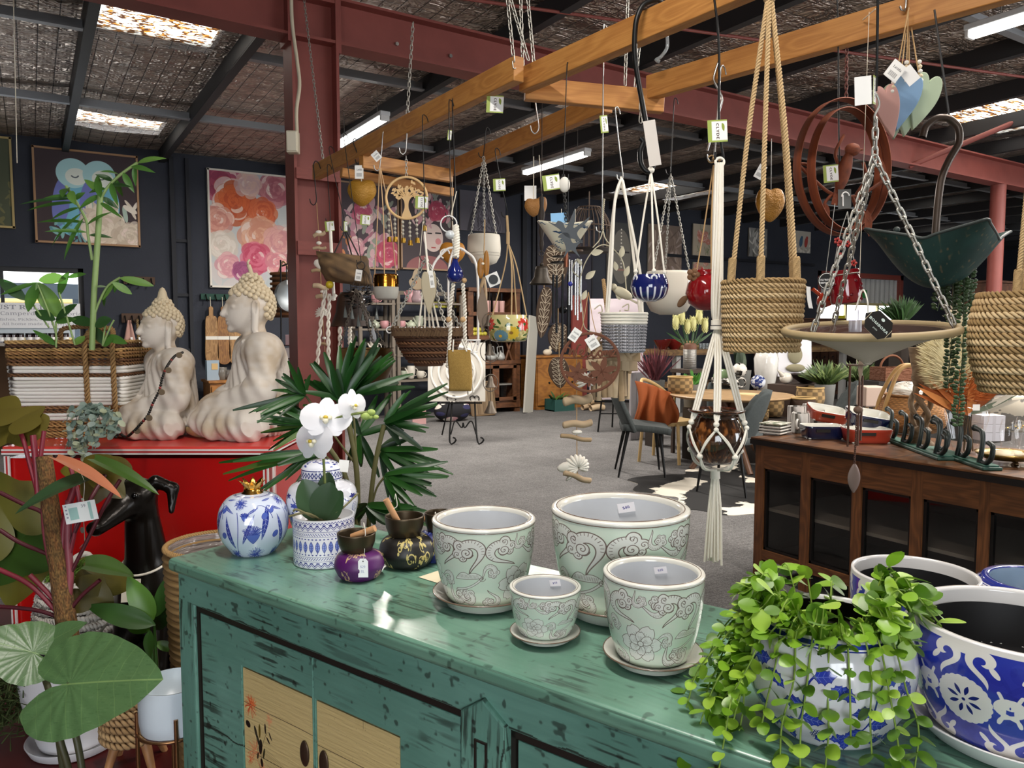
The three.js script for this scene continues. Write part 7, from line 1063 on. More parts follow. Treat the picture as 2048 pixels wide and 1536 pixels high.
{
const t=(label,px,py,w,h,c,rz,dz)=>{const o=hung('pastel_heart',label,'heart',px,py,2.3+dz);o.userData.group='pastel timber hearts on jute';part(o,'heart',extrude(heartShape(w,h),5,2,12).rotateZ(rz),M(c,0.75));const k=FOCAL /(2.3+dz)*0+1;const bx=(1812-px)*0.6,by=py-130;part(o,'jute_cord',tube([[0,h*0.3,0],[bx*0.6,by*0.55+h*0.2,2],[(1810-px)*k,py-22,0]],1.3,14,6),twine);for(let i=0;i<5;i++)part(o,'bead',sph(4.6,bx*0.62*(0.4+i*0.1),h*0.36+i*9,2,1,0.9,1,10,8),M(i % 2?0xd9c6a4:0xe8e4da,0.7));};
t('pastel pink timber heart at the front of the hanging bunch',1776,222,46,104,0xc99a90,0.2,-0.04);t('pastel blue timber heart in the middle of the hanging bunch',1808,204,52,112,0x7394b4,-0.25,0);t('pastel green timber heart at the right of the hanging bunch',1844,203,54,112,0xa8b89c,-0.3,0.03);t('dusty green timber heart at the back of the hanging bunch',1790,222,52,106,0x8b9a84,-0.02,0.05);t('pale sage timber heart between the blue and pink ones',1816,218,52,104,0xb2bfa6,-0.12,0.06);
const b=hung('barcode_tag','white barcode tag on the bunch of pastel hearts','tag',1790,142,2.2);part(b,'card',card(30,38,0,0,0,-0.65),barM);part(b,'card',card(28,34,34,-6,-8,0.7),paper);
const h=hung('bent_hook','steel hook carrying the bunch of pastel hearts','hook',1808,0,2.3);part(h,'hook',tube([[2,120,0],[4,20,0],[4,-16,0],[-2,-22,0],[-8,-12,0]],2.2,20,7),steel);
}
{
const t=hung('rusty_bird_ring','rust coloured metal double ring with a bird and leaves','garden art',1686,335,2.5);
const band=(R,w,ry,x)=>mv(new THREE.CylinderGeometry(R,R,w,72,1,true),x,0,0,PI/2,ry);const solid=(R,w)=>lathe([[R-2.5,-w/2],[R,-w/2],[R,w/2],[R-2.5,w/2],[R-2.5,-w/2]],80).rotateX(PI/2);void band;
part(t,'outer_ring',solid(112,22).scale(0.98,1.2,1).rotateY(0.3),rustRed);part(t,'inner_ring',solid(102,20).scale(0.94,1.18,1).rotateY(0.45).translate(6,-4,0),rustRed);
part(t,'bird_body',mv(sph(1,0,0,0,14,42,9,18,14),0,-10,4,0,0,-0.25),rustRed);part(t,'bird_head',sph(13,16,34,4,1.2,1,0.8),rustRed);part(t,'beak',mv(new THREE.ConeGeometry(4,16,8),34,34,4,0,0,-PI/2),rustRed);part(t,'tail',mv(box(12,34,3),-14,-58,4,0,0,-0.2),rustRed);
for(const pts of [[[-92,8,0],[-60,-22,0],[-20,-52,0],[30,-56,0],[80,-28,0]],[[-92,8,0],[-70,4,0],[-60,-20,0]],[[-20,-52,0],[-34,-70,0],[-30,-84,0]],[[20,-56,0],[34,-90,0],[40,-104,0]],[[30,-56,0],[44,-90,0],[56,-108,0]],[[0,64,0],[-16,30,0],[-10,6,0]],[[40,10,0],[46,-20,0],[28,-54,0]]])part(t,'branch',tube(pts,3.4,24,6),rustRed);
for(const [x,y,r,L] of [[-31,-72,-1.6,44],[38,-82,-1.75,56],[50,-84,-1.45,54],[-64,-14,2.5,26],[72,-30,0.6,30],[60,24,-0.9,44]])part(t,'leaf',mv(leafGeo(L,L*0.3,{n:6,m:2,bend:0.05}).rotateX(PI/2),x,y,3,0,0,r),rustRed);
part(t,'swing_tag',card(30,34,-28,-14,10,0.1),clydeM,'green and white swing tag');part(t,'grey_tag',card(26,38,0,-64,12,0.04),M(0x595a58,0.5),'grey card with a white bird logo');part(t,'grey_tag_logo',[mv(torus(7,1.4,16,5,3.4),1,-58,13),rod([-4,-56,13],[-3,-78,13],1.2)],paper);part(t,'hook',tube([[-30,420,0],[-20,300,0],[-14,160,0],[-10,60,0],[-6,-2,0]],1.6,40,7),blackSteel);part(t,'chain',chainLinks(V(2,136,0),V(0,230,0),12,6,1.1),M(0x5a2a20,0.6,{metalness:0.4}));
}
{
const t=hung('red_glass_jar','red glass hanging jar with beaded wire above the bird bath','hanging jar',1690,575,2.35),rg=M(0x8a0f1c,0.1,{transmission:0.3,thickness:0,clearcoat:1});part(t,'jar',lathe([[0.01,-32],[26,-32],[30,-28],[31,14],[27,22],[28,24],[29,34],[27,35],[26,20],[28,10],[27,-28],[0.01,-28]],40).rotateZ(0.12),rg);for(let i=0;i<26;i++){const a=i*2.4,y=-22 +(i % 6)*7;part(t,'embossed_leaf',sph(3.4,Math.cos(a)*31-y*0.12,y,Math.sin(a)*31,1,1,0.4,8,6),M(0x5e0812,0.2));}part(t,'rim_wire',mv(torus(29,1,36,5).rotateX(PI/2),-3,26,0,0,0,0.12),galv);
part(t,'wire',tube([[-26,26,0],[-14,100,0],[0,150,0]],0.9,20,5),galv);part(t,'wire',tube([[22,30,0],[8,90,0],[0,150,0]],0.9,20,5),galv);for(const [x,y] of [[-14,62],[-14,86],[0,86],[14,48],[-20,92]])part(t,'glass_flower',[0,1,2,3,4].map((i)=>sph(3,x+Math.cos(i*1.257)*4.4,y+Math.sin(i*1.257)*4.4,4,1,1,0.7,8,6)),M(0xc4453f,0.12,{transmission:0.4,thickness:0}));
part(t,'round_label',[cyl(17,17,1.2,-44,12,16,28,PI/2)],M(0x121212,0.45),'black round paper label');part(t,'label_ring',torus(15,0.6,32,5).translate(-44,12,17),paper);part(t,'label_print',new THREE.CircleGeometry(15.4,28).translate(-44,12,16.9),M(0xffffff,0.5,{map:canvasTex(128,128,(g,w,h)=>{g.fillStyle='#121212';g.fillRect(0,0,w,h);g.fillStyle='#eee';g.textAlign='center';g.font='bold 22px sans-serif';g.fillText('ALFRESCO',64,62);g.fillText('EMPORIUM',64,88);})}));
const c=hung('ceramic_chilli','orange red ceramic chilli hanging beside the red glass jar','ornament',1650,600,2.45);part(c,'pod',lathe([[0.01,-14],[12,-13],[18,-2],[14,8],[6,14],[0.01,16]],24).rotateZ(0.4),glossy(0x8a2413,0.12));part(c,'neck',tube([[-8,8,0],[-18,16,0],[-26,22,0]],4,12,8),glossy(0x9c3414,0.12));part(c,'cord',rod([-4,12,0],[14,190,0],0.7),galv);
}
{
const t=hung('green_metal_tray','green weathered metal tray with curled corners on a tall shepherd hook','bird feeder',1876,505,2.25),gm=M(0xffffff,0.6,{map:dataTex(256,256,(u,v)=>{const k=fbm(u,v,8,8,4,5),s=clamp((noise(u*40,v*40,40,40,3)- 0.78)*6);return blend(blend([0.10,0.21,0.2],[0.17,0.31,0.29],k),[0.40,0.36,0.28],s);}),metalness:0.2});
part(t,'tray',slab((u,v)=>{const x=(u-0.5)*2,z=(v-0.5)*2,c=(Math.abs(x)*Math.abs(z))**0.9;return V(x*118,-70+88*(1 -(1-x*x)*(1-z*z))+ 26*c,z*104);},24,24,3.5).rotateY(0.85),gm);part(t,'rim',tube(Array.from({length:40},(_,i)=>{const a=i/40*4,k=Math.floor(a),f=a-k,q=[[-1,-1],[1,-1],[1,1],[-1,1]],p0=q[k % 4],p1=q[(k+1)% 4],x=mix(p0[0],p1[0],f),z=mix(p0[1],p1[1],f),c=(Math.abs(x)*Math.abs(z))**0.9;return V(x*118,-70+88+26*c,z*104);}),3,120,6,true).rotateY(0.85),M(0x26302e,0.6));
part(t,'shepherd_hook',tube([[-40,226,0],[-34,246,0],[-14,262,0],[10,262,0],[30,244,0],[32,214,0],[14,180,0],[0,140,0],[-6,60,0],[-8,-60,0]],7,90,10,false,0.4),M(0x4b4038,0.4,{metalness:0.6}),'brown steel shepherd hook');part(t,'hanging_wire',rod([12,262,0],[-26,470,0],2),M(0x4a4a4a,0.4,{metalness:0.7}));part(t,'finial',sph(6,-104,40,40),M(0x26302e,0.6));
}
{
const t=hung('bead_leaf_vine','dark green artificial vine with bead like leaves below the green tray','plant',1900,690,2.25),m=M(0x2a3d1c,0.5),m2=M(0x37502a,0.5);
const string1=(x,y0,y1,sc,z)=>{part(t,'stem',tube([[x,690-y0,z],[x+2,(y0+y1)/ -2+690,z+3],[x-2,690-y1,z]],1,16,5),m);const g=[];for(let y=y0;y<y1;y+=7)for(const s of [-1,1])g.push(mv(sph(1,0,0,0,6*sc,3.6*sc,3*sc,7,5),x+s*7*sc+rr(-1,1),690-y+rr(-2,2),z+rr(-4,4),0,0,s*0.3));part(t,'leaf_string',g,rnd()<0.5?m:m2).userData.kind='stuff';};
string1(-6,540,775,1,10);string1(14,560,850,1,14);string1(-26,560,622,1.1,0);string1(30,562,628,1.1,0);string1(4,556,606,1.1,-6);string1(38,540,600,1,-6);
}
{
const t=hung('copper_leaf_chime','copper tube wind chime ending in a skeleton leaf in front of the oak cabinet','wind chime',1707,850,2.445),cm=M(0x5a3d30,0.45,{metalness:0.6});
part(t,'top_disc',cyl(18,18,3,2,120,0,24),M(0x5a4636,0.6));for(const [x,z,L,y] of [[-14,8,160,40],[-6,-10,150,30],[4,12,140,30],[14,2,130,34]]){part(t,'tube',cyl(2.2,2.2,L,x,y,z,10),cm);part(t,'thread',rod([x,y+L/2,z],[x*0.8,122,z*0.8],0.4),string);}part(t,'striker',sph(9,2,32,14,1,0.85,1),M(0x6a5040,0.6));part(t,'pine_sprig',mv(slab((u,v)=>V((u-0.5)*10*Math.sin(PI*clamp(v,0.04,0.96)),(v-0.5)*60,0),3,8,1),4,118,14),M(0x8c7866,0.6));part(t,'cord',[rod([2,120,0],[4,800,0],0.6),rod([4,795,-26],[4,795,26],1)],string);part(t,'leaf_chain',chainLinks(V(0,24,14),V(-2,-74,14),6,3,0.7),cm);
part(t,'skeleton_leaf',mv(slab((u,v)=>{const w=12.5*Math.sin(PI*clamp(0.04+v*0.94))**0.8;return V((u-0.5)*2*w,-v*58,2*Math.cos((u-0.5)*3));},6,12,0.8),-2,-76,14),M(0x7d6a62,0.5,{metalness:0.3}),'brown skeleton leaf');
}
[['pair of bare black hooks on the far rail',905,215,3.2,260,1],['bare black hook with a green tag on the far rail',992,150,3.0,60,1]].forEach(([label,px,py,d,L,r],i)=>{const t=hung('rail_hook',label,'hook',px,py,d);part(t,'hook',hookGeo(0,10,6,-L+40,1.2,8),blackSteel);if(i)part(t,'tag',card(34,34,-2,-58,4,-0.05),clydeM,'green price tag');else part(t,'tag',card(8,20,-6,-55,3,-0.1),clydeM);});
{const t=hung('clear_hook','clear plastic hook hanging behind the near rail','hook',1322,95,2.9);part(t,'hook',tube([[12,26,0],[12,0,0],[0,-18,0],[-10,-24,0],[-2,-28,0]],3.4,30,8),M(0xdfe4e6,0.08,{transmission:0.8,thickness:0}));}
{const t=hung('rail_hook','bare grey steel hook hooked over the second near rail','hook',1440,220,2.8);part(t,'hook',tube([[26,96,0],[0,104,0],[-14,60,0],[4,20,0],[-24,-80,0]],2.4,30,7,false,0.2),steel);}
{
const p=at(586,285,4.98),t=thing('junction_box','cream electrical junction box on the red column','junction box',p,-0.5);part(t,'box',rbox(0.075,0.14,0.07,0.008),M(0xcfc6ae,0.5));part(t,'cover',rbox(0.06,0.12,0.01,0.003,0,0,0.038),M(0xd9d1bb,0.5));
const c=thing('power_cable','cream cable running down the red column to the junction box','cable',at(594,130,4.98));const o=c.position,q=(x,y)=>at(x,y,4.98).sub(o);part(c,'cable',tube([q(582,-60),q(584,40),q(594,120),q(599,170),q(593,220),q(594,268)],0.012,40,8),M(0xc9bda4,0.6));
const l=thing('pull_cord','thin pull cord hanging from the roof at the far left','cord',at(30,180,5));const o2=l.position;part(l,'cord',rod(at(26,-40,5).sub(o2),at(34,326,5).sub(o2),0.003),string);
}
// ---------- pictures on the back wall ----------
const petals=(g,x,y,R,n,c,c2,k=0.5)=>{for(let r=5;r>=0;r--)for(let i=0;i<n;i++){g.globalAlpha=0.75;g.fillStyle=rnd()<0.5?c:rnd()<0.75?c2:'#e6d2c8';g.save();g.translate(x,y);g.rotate(i/n*6.283+r*0.9+rnd()*0.4);g.beginPath();g.ellipse(R*(0.08+r*0.14)*(0.85+rnd()*0.3),0,R*(0.1+0.05*r),R*(0.14+r*0.05)*(0.6+k),0,0,7);g.fill();g.strokeStyle=c2;g.lineWidth=2;g.globalAlpha=0.5;g.stroke();g.restore();}g.globalAlpha=1;};
const leafy=(g,n,x0,y0,x1,y1,L,W,cols)=>{for(let i=0;i<n;i++){g.fillStyle=cols[Math.floor(rnd()*cols.length)];g.save();g.translate(mix(x0,x1,rnd()),mix(y0,y1,rnd()));g.rotate(-1.57 +(rnd()- 0.5)*2.2);g.beginPath();g.ellipse(0,0,L*(0.5+rnd()*0.6),W*(0.5+rnd()*0.6),0,0,7);g.fill();g.restore();}};
function picture(label,x0,y0,x1,y1,frameCol,bg,draw,z=Z0+0.035){
const a=onZ(x0,y0,z),b=onZ(x1,y1,z),w=b.x-a.x,h=a.y-b.y,t=thing('framed_picture',label,'painting',V((a.x+b.x)/ 2,(a.y+b.y)/ 2,z));
const tex=canvasTex(384,Math.round(384*h/w),(g,W,H)=>{g.fillStyle=bg;g.fillRect(0,0,W,H);draw(g,W,H);});
part(t,'canvas',box(w-0.02,h-0.02,0.03),[0,1,2,3].map(()=>M(0x8a8378,0.8)).concat(M(0xffffff,0.7,{map:tex}),M(0x8a8378,0.8)));
if(frameCol)part(t,'frame',[box(w+0.03,0.025,0.06,0,h/2,0),box(w+0.03,0.025,0.06,0,-h/2,0),box(0.025,h+0.03,0.06,w/2,0,0),box(0.025,h+0.03,0.06,-w/2,0,0)],M(frameCol,0.5));
}
picture('olive canvas cut off by the left edge of the picture',-120,262,28,455,0xb09a62,'#4c523c',(g,W,H)=>leafy(g,40,0,H*0.3,W,H,40,14,['#5d6247','#6e6a44']));
picture('painting of two pale blue birds among white flowers',65,293,279,493,0xa07a55,'#3a2c30',(g,W,H)=>{
const bird=(x,y,s)=>{g.fillStyle='#6fb0c8';g.beginPath();g.ellipse(x,y+150*s,78*s,130*s,0.1,0,7);g.fill();g.fillStyle='#6f78bd';g.beginPath();g.ellipse(x-50*s,y+130*s,34*s,110*s,0.12,0,7);g.fill();g.fillStyle='#a9d4d8';g.beginPath();g.arc(x,y,66*s,0,7);g.fill();g.fillStyle='#dfe6dc';g.beginPath();g.ellipse(x+14*s,y+14*s,44*s,38*s,0,0,7);g.fill();g.strokeStyle='#57636a';g.lineWidth=5;g.beginPath();g.arc(x+8*s,y+2*s,16*s,0.4,2.6);g.stroke();};
bird(W*0.36,H*0.24,0.95);bird(W*0.62,H*0.24,0.95);leafy(g,26,W*0.1,H*0.75,W*0.5,H,26,9,['#7fb0ae','#5c8f98']);leafy(g,60,W*0.5,H*0.55,W,H,34,12,['#dcd0bf','#c9bca9','#e6ddcf','#a9bdb0']);petals(g,W*0.62,H*0.82,80,9,'#e0d3c0','#cbb9a4',0.45);petals(g,W*0.9,H*0.9,60,8,'#d8cbb8','#bfae99',0.45);
});
picture('tall painting of pink and orange peonies on pale grey',415,338,578,577,0xd8d2c6,'#b9bdbd',(g,W,H)=>{leafy(g,40,0,0,W,H,60,40,['rgba(214,196,190,0.4)','rgba(190,180,190,0.4)','rgba(150,165,170,0.3)']);for(const [x,y,r,c,d] of [[0.15,0.1,95,'#b04a64','#8d3350'],[0.85,0.12,85,'#c07c80','#a35a66'],[0.32,0.25,105,'#d2622e','#b5481f'],[0.68,0.33,65,'#d0673a','#bb4f2a'],[0.1,0.42,70,'#d49a88','#c07c70'],[0.62,0.55,95,'#d9a58a','#c98a72'],[0.9,0.6,85,'#d7a09a','#c4878a'],[0.14,0.64,70,'#dcd3c8','#cbbfb2'],[0.57,0.74,75,'#b8405e','#cf6a80'],[0.22,0.82,60,'#d8a0a4','#c98c94'],[0.4,0.87,50,'#8a3f68','#a0527c'],[0.85,0.78,55,'#d99','#c87f88'],[0.5,0.1,60,'#d8b6a8','#caa']])petals(g,x*W,y*H,r,8,c,d,0.6);});
picture('painting of pink proteas on a plum ground, right of the red column',672,362,796,539,0x9a7a5c,'#4a3f45',(g,W,H)=>{leafy(g,90,W*0.15,H*0.2,W,H,46,18,['#b98a98','#c5a0a4','#8f9588','#a9707f','#d0b6b4']);petals(g,W*0.4,H*0.35,60,9,'#c05a74','#b04a66',0.4);petals(g,W*0.85,H*0.82,80,14,'#bd4f66','#a63f58',0.4);petals(g,W*0.3,H*0.75,50,8,'#d0a0a6','#c48c96');leafy(g,8,0,H*0.55,W*0.2,H*0.9,26,12,['#c07a4e','#a9683f']);});
picture('painting of a pale woman wearing a pink flower hat',801,366,904,541,0x9a7a5c,'#453b3f',(g,W,H)=>{g.fillStyle='#d5c0b8';g.beginPath();g.ellipse(W*0.62,H*0.62,W*0.2,H*0.17,0,0,7);g.fill();g.fillStyle='#8d5a5a';g.beginPath();g.ellipse(W*0.5,H,W*0.42,H*0.16,0,0,7);g.fill();g.fillStyle='#c88';g.beginPath();g.arc(W*0.72,H*0.66,22,0,7);g.fill();g.fillStyle='#222';g.fillRect(W*0.66,H*0.55,46,9);g.fillRect(W*0.5,H*0.56,36,8);g.fillStyle='#a44';g.fillRect(W*0.58,H*0.73,34,9);leafy(g,50,W*0.2,H*0.1,W,H*0.45,42,14,['#c59aa0','#b07a86','#8d9088','#d0b0b0']);petals(g,W*0.72,H*0.3,66,14,'#b94a62','#a83c56',0.35);petals(g,W*0.4,H*0.2,50,12,'#c98','#b9808a',0.35);});
picture('grey painting of a horse head above the cream hanging pot',918,378,1011,468,0,'#55525b',(g,W,H)=>{g.strokeStyle='#2e2b33';g.lineWidth=40;g.beginPath();g.moveTo(W*0.2,H);g.quadraticCurveTo(W*0.3,H*0.3,W*0.55,H*0.1);g.stroke();for(let i=0;i<60;i++){g.strokeStyle=rnd()<0.5?'#3a363e':'#7b7780';g.lineWidth=3;g.beginPath();g.moveTo(W*(0.3+rnd()*0.4),H*rnd()*0.5);g.quadraticCurveTo(W*rnd(),H*0.6,W*(0.3+rnd()*0.6),H);g.stroke();}});
picture('dark violet canvas behind the wind chimes',1074,425,1182,650,0x1c1b22,'#2b2a36',(g,W,H)=>leafy(g,40,0,0,W,H,40,30,['rgba(60,56,80,0.4)','rgba(30,30,44,0.4)']));
picture('dark painting of a painted face with closed eyes',1214,442,1268,583,0,'#3b3d3e',(g,W,H)=>{g.fillStyle='#6d6a64';g.beginPath();g.ellipse(W/2,H*0.5,W*0.36,H*0.4,0,0,7);g.fill();g.fillStyle='#d6d0c4';for(let i=0;i<12;i++){g.beginPath();g.arc(W/2,H*(0.1+i*0.05),9,0,7);g.fill();}g.fillStyle='#2a2a2a';g.fillRect(W*0.2,H*0.42,W*0.22,16);g.fillRect(W*0.58,H*0.42,W*0.22,16);g.fillStyle='#8a6a62';g.fillRect(W*0.38,H*0.68,W*0.24,22);});
picture('tan timber panel with stag artwork behind the white cords',1296,446,1362,560,0,'#7d6c61',(g,W,H)=>leafy(g,50,0,0,W,H,60,12,['#8f7d70','#6a5a50','#a3938a']));
picture('small painting of coral gladioli on cream',1385,446,1425,514,0,'#b9ac97',(g,W,H)=>{leafy(g,24,W*0.2,H*0.1,W*0.9,H*0.9,60,8,['#7d8460','#8a8f70']);for(let i=0;i<12;i++)petals(g,W*(0.3+rnd()*0.5),H*(0.2+rnd()*0.6),40,6,'#c07460','#cf9080');});
picture('small painting of coral gladioli below the other gladioli',1385,523,1428,575,0,'#b5a58f',(g,W,H)=>{for(let i=0;i<9;i++)petals(g,W*rnd(),H*rnd(),44,6,'#b87866','#c99484');});
picture('small grey abstract painting on the far wall',1497,454,1533,516,0,'#8b8984',(g,W,H)=>leafy(g,30,0,0,W,H,70,16,['#5d5a56','#b3afa8','#d0ccc4']));
picture('small painting of colourful roosters on the far wall',1588,460,1620,508,0,'#b8b2a6',(g,W,H)=>{leafy(g,20,0,H*0.6,W,H,40,20,['#d8d2c6','#a9a398']);for(const [x,c] of [[0.4,'#3f5f7a'],[0.72,'#a8413a']]){g.fillStyle=c;g.beginPath();g.ellipse(W*x,H*0.5,40,80,0.2,0,7);g.fill();g.beginPath();g.arc(W*x+20,H*0.3,26,0,7);g.fill();}});
// ---------- back window, relish stall ----------
{
const z=Z0-0.1,w=WIN.x1-WIN.x0,h=WIN.y1-WIN.y0,cx=(WIN.x0+WIN.x1)/ 2,cy=(WIN.y0+WIN.y1)/ 2,g=structGroup('window_1'),fm=M(0x15161a,0.5);
part(g,'window_frame',[box(w,0.06,0.1,cx,WIN.y1-0.03,z),box(w,0.06,0.1,cx,WIN.y0+0.03,z),box(0.06,h,0.1,WIN.x0+0.03,cy,z),box(0.06,h,0.1,WIN.x1-0.03,cy,z),box(0.04,h,0.06,-0.28,cy,z),box(0.04,h,0.06,-1.2,cy,z),box(w,0.03,0.05,cx,cy+0.02,z)],fm);part(g,'pane',new THREE.PlaneGeometry(w,h).translate(cx,cy,z),clearGlass);
single('veranda_beam','grey veranda beam seen through the back window','beam',[box(7,0.22,0.15,0,1.95,0),box(0.1,2,0.1,-0.9,1,0),box(0.1,2,0.1,1.0,1,0)],M(0x55606a,0.6),V(-0.4,0,Z0-1.6));
single('yard_building','cream building across the yard seen through the back window','building',[box(9,1.9,0.3,0,0.95,0),mv(box(9.4,0.08,1.2),0,2.0,0.3,0.3)],M(0x8f7d4a,0.9),V(-1.5,0,Z0-5));
const ztab=-10.2,P=(px,py)=>onZ(px,py,ztab),sh=P(172,687);
const t=thing('relish_stand','wooden shelf stand for the relish jars under the back window','shelf',V(-1.2,0,ztab-0.2));const L=sh.x+1.9;part(t,'shelf',box(L,0.035,0.5,L/2-0.7,sh.y,0.1),M(0x9a938a,0.7));part(t,'shelf',box(L,0.035,0.5,L/2-0.7,sh.y-0.72,0.1),M(0x5a4a3a,0.7));for(const x of [-0.6,L-0.9])part(t,'leg',box(0.07,sh.y,0.07,x,sh.y/2,0.1),M(0x6b4a26,0.7));part(t,'back_panel',box(L,sh.y,0.03,L/2-0.7,sh.y/2,-0.15),M(0x4a3218,0.8));
const st=canvasTex(1024,330,(g2,W,H)=>{g2.fillStyle='#e3e4e6';g2.fillRect(0,0,W,H);g2.fillStyle='#aeb6c6';g2.beginPath();g2.arc(60,200,70,0,7);g2.fill();g2.fillStyle='#8d8f98';g2.font='bold 78px serif';g2.fillText('JUST RELISHING',330,84);g2.font='62px serif';g2.fillText('Camperdown Victoria',390,160);g2.font='44px serif';g2.fillText('Relishes, Pickles, Sauces and Jams',330,232);g2.fillText('All home made in Camperdown',400,292);});
const a=P(-110,603),b=P(163,656),sw=b.x-a.x,shh=a.y-b.y,sg=thing('stall_sign','white lettered sign standing on the relish stand','sign',V((a.x+b.x)/ 2,(a.y+b.y)/ 2,ztab-0.12));part(sg,'board',box(sw,shh,0.02),[0,1,2,3].map(()=>paper).concat(M(0xffffff,0.6,{map:st}),paper));part(sg,'support',box(sw*0.9,(a.y-sh.y)*0.6,0.015,0,-shh*0.4,-0.015),M(0xb9c4cc,0.6));
const glass=M(0x2a0f0c,0.12,{clearcoat:0.8}),lbl=M(0xe4e2de,0.7);
const jar=(px,py,label)=>{const p=P(px,py),j=thing('relish_jar',label,'jar',V(p.x,sh.y+0.018 +(py>750?-0.72:0),ztab+0.1),0,'relish jars on the stand');part(j,'glass',cyl(0.036,0.036,0.085,0,0.043,0,16),glass);part(j,'lid',cyl(0.034,0.034,0.02,0,0.094,0,16),blackSteel);part(j,'label',new THREE.CylinderGeometry(0.037,0.037,0.045,16,1,true).translate(0,0.038,0),lbl,'white paper label');};
[2,14,27,41,58,72,88,103,118,130].forEach((x)=>jar(x,672,'small relish jar with a white label in the row under the sign'));[24,42,54].forEach((x)=>jar(x,800,'small relish jar with a white label on the lower shelf at the left edge'));
}
// ---------- wall racks left of the column ----------
const boardTex=[woodTex(0x7d5a34,0xb58d5a,101,{rings:2}),woodTex(0x6e4724,0xa3753f,105,{rings:2})];
const onWall=(px,py,off=0.06)=>onZ(px,py,Z0+off);
{
const plank=(label,x0,x1,y,hpx,col,n,hooks)=>{const a=onWall(x0,y),b=onWall(x1,y),L=b.x-a.x,t=thing('hook_rack',label,'hook rack',a);part(t,'plank',rbox(L,hpx/FOCAL*10.8,0.03,0.006,L/2,0,-0.02),M(col,0.75));for(let i=0;i<n;i++)part(t,'hook',tube([[L*(i+0.5)/ n,0.03,0],[L*(i+0.5)/ n,-0.03,0.05],[L*(i+0.5)/ n,-0.06,0.07],[L*(i+0.5)/ n,-0.04,0.09]],0.009,12,6),blackSteel);return hooks;};
plank('rough brown coat rack high on the wall behind the palm',247,310,560,15,0x4a3526,4);plank('rough brown coat rack with string bags, left of the smaller statue',243,312,636,18,0x4a3526,5);plank('dark green hook rack holding the chopping boards',402,495,593,12,0x1d4438,5);
[[423,'left'],[447,'middle'],[470,'right']].forEach(([px,w],i)=>{const p=onWall(px,672,0.1),s=10.6/FOCAL,t=thing('chopping_board',w+' long timber paddle board on the green rack','chopping board',p,0);const g=extrude(splineShape([[-11,-52],[11,-52],[11.5,0],[10,36],[4,42],[3.4,58],[-3.4,58],[-4,42],[-10,36],[-11.5,0]]),4,0.6,6).scale(s,s,s);{const q=g.attributes.position,uv=g.attributes.uv;for(let k=0;k<q.count;k++)uv.setXY(k,q.getY(k)*2,q.getX(k)*3+i*0.3);}part(t,'board',g,M(0xffffff,0.6,{map:boardTex[i % 2]}));part(t,'cord',rod([0,56*s,0],[0,80*s,-0.02],0.004),string);part(t,'paper_band',box(24*s,7*s,6*s,0,-4*s,0),M(0xdcd9cf,0.8),'white patterned paper band');});
{const p=onWall(490,668,0.1),s=10.9/FOCAL,t=thing('round_paddle_board','oval timber paddle board on the right of the green rack','chopping board',p);part(t,'board',mv(sph(1,0,0,0,11*s,38*s,2*s,20,14),0,-0.05,0),M(0x6d4c2c,0.6));part(t,'handle',rod([0,30*s,0],[0,52*s,0],2*s),M(0x6d4c2c,0.6));part(t,'paper_band',box(22*s,7*s,5*s,0,-2*s,0),M(0xdcd9cf,0.8));}
[[260,0xb38c80,'pink cloth bag'],[276,0x8f7852,'first plaited string hanger'],[290,0x8f7852,'second plaited string hanger'],[304,0x8f7852,'third plaited string hanger']].forEach(([px,c,n],i)=>{const p=onWall(px,690,0.1),s=10.2/FOCAL,t=thing('string_hanger',n+' on the lower coat rack','hanger',p);if(i)part(t,'braid',rope([[0,52*s,0],[1*s,0,0],[-1*s,-70*s,0]],3*s,2,14,60),M(c,0.95));else part(t,'cloth',slab((u,v)=>V((u-0.5)*34*s*(0.15+v),(50-v*90)*s,0.01*Math.sin(u*9)),8,8,0.01),M(c,0.9));part(t,'swing_tag',box(4*s,12*s,0.004,3*s,10*s,0.03),paper);});
}
const pineOld=M(0xffffff,0.6,{map:woodTex(0x7a4c1e,0xa8702f,111,{rings:4})});
function cupboard(label,px0,px1,pyTop,z,D,mat,cols,rows,knob=blackSteel){
const a=onZ(px0,pyTop,z),b=onZ(px1,pyTop,z),L=b.x-a.x,H=a.y,t=thing('cupboard',label,'cupboard',V(a.x,0,z));part(t,'body',boxUV(box(L,H-0.04,D,L/2,(H-0.04)/ 2,-D/2)),mat);part(t,'top',boxUV(rbox(L+0.05,0.035,D+0.04,0.008,L/2,H-0.018,-D/2+0.01)),mat);
for(let i=0;i<cols;i++)for(let j=0;j<rows;j++){const w=L/cols,h=(H-0.12)/ rows,d=group(t,rows>2?'drawer':'door');part(d,'panel',boxUV(rbox(w-0.03,h-0.03,0.025,0.006,w*(i+0.5),0.06+h*(j+0.5),0.012)),mat);part(d,'knob',sph(0.018,w*(i+0.5),0.06+h*(j+0.5),0.035,1,1,1,10,8),knob);}
return{t,a,L,H};
}
cupboard('honey pine sideboard behind the larger statue',420,500,762,-10.9,0.5,pineOld,2,1);
cupboard('honey pine cupboard behind the welcome ring',1073,1165,712,-10.95,0.5,pineOld,2,1);
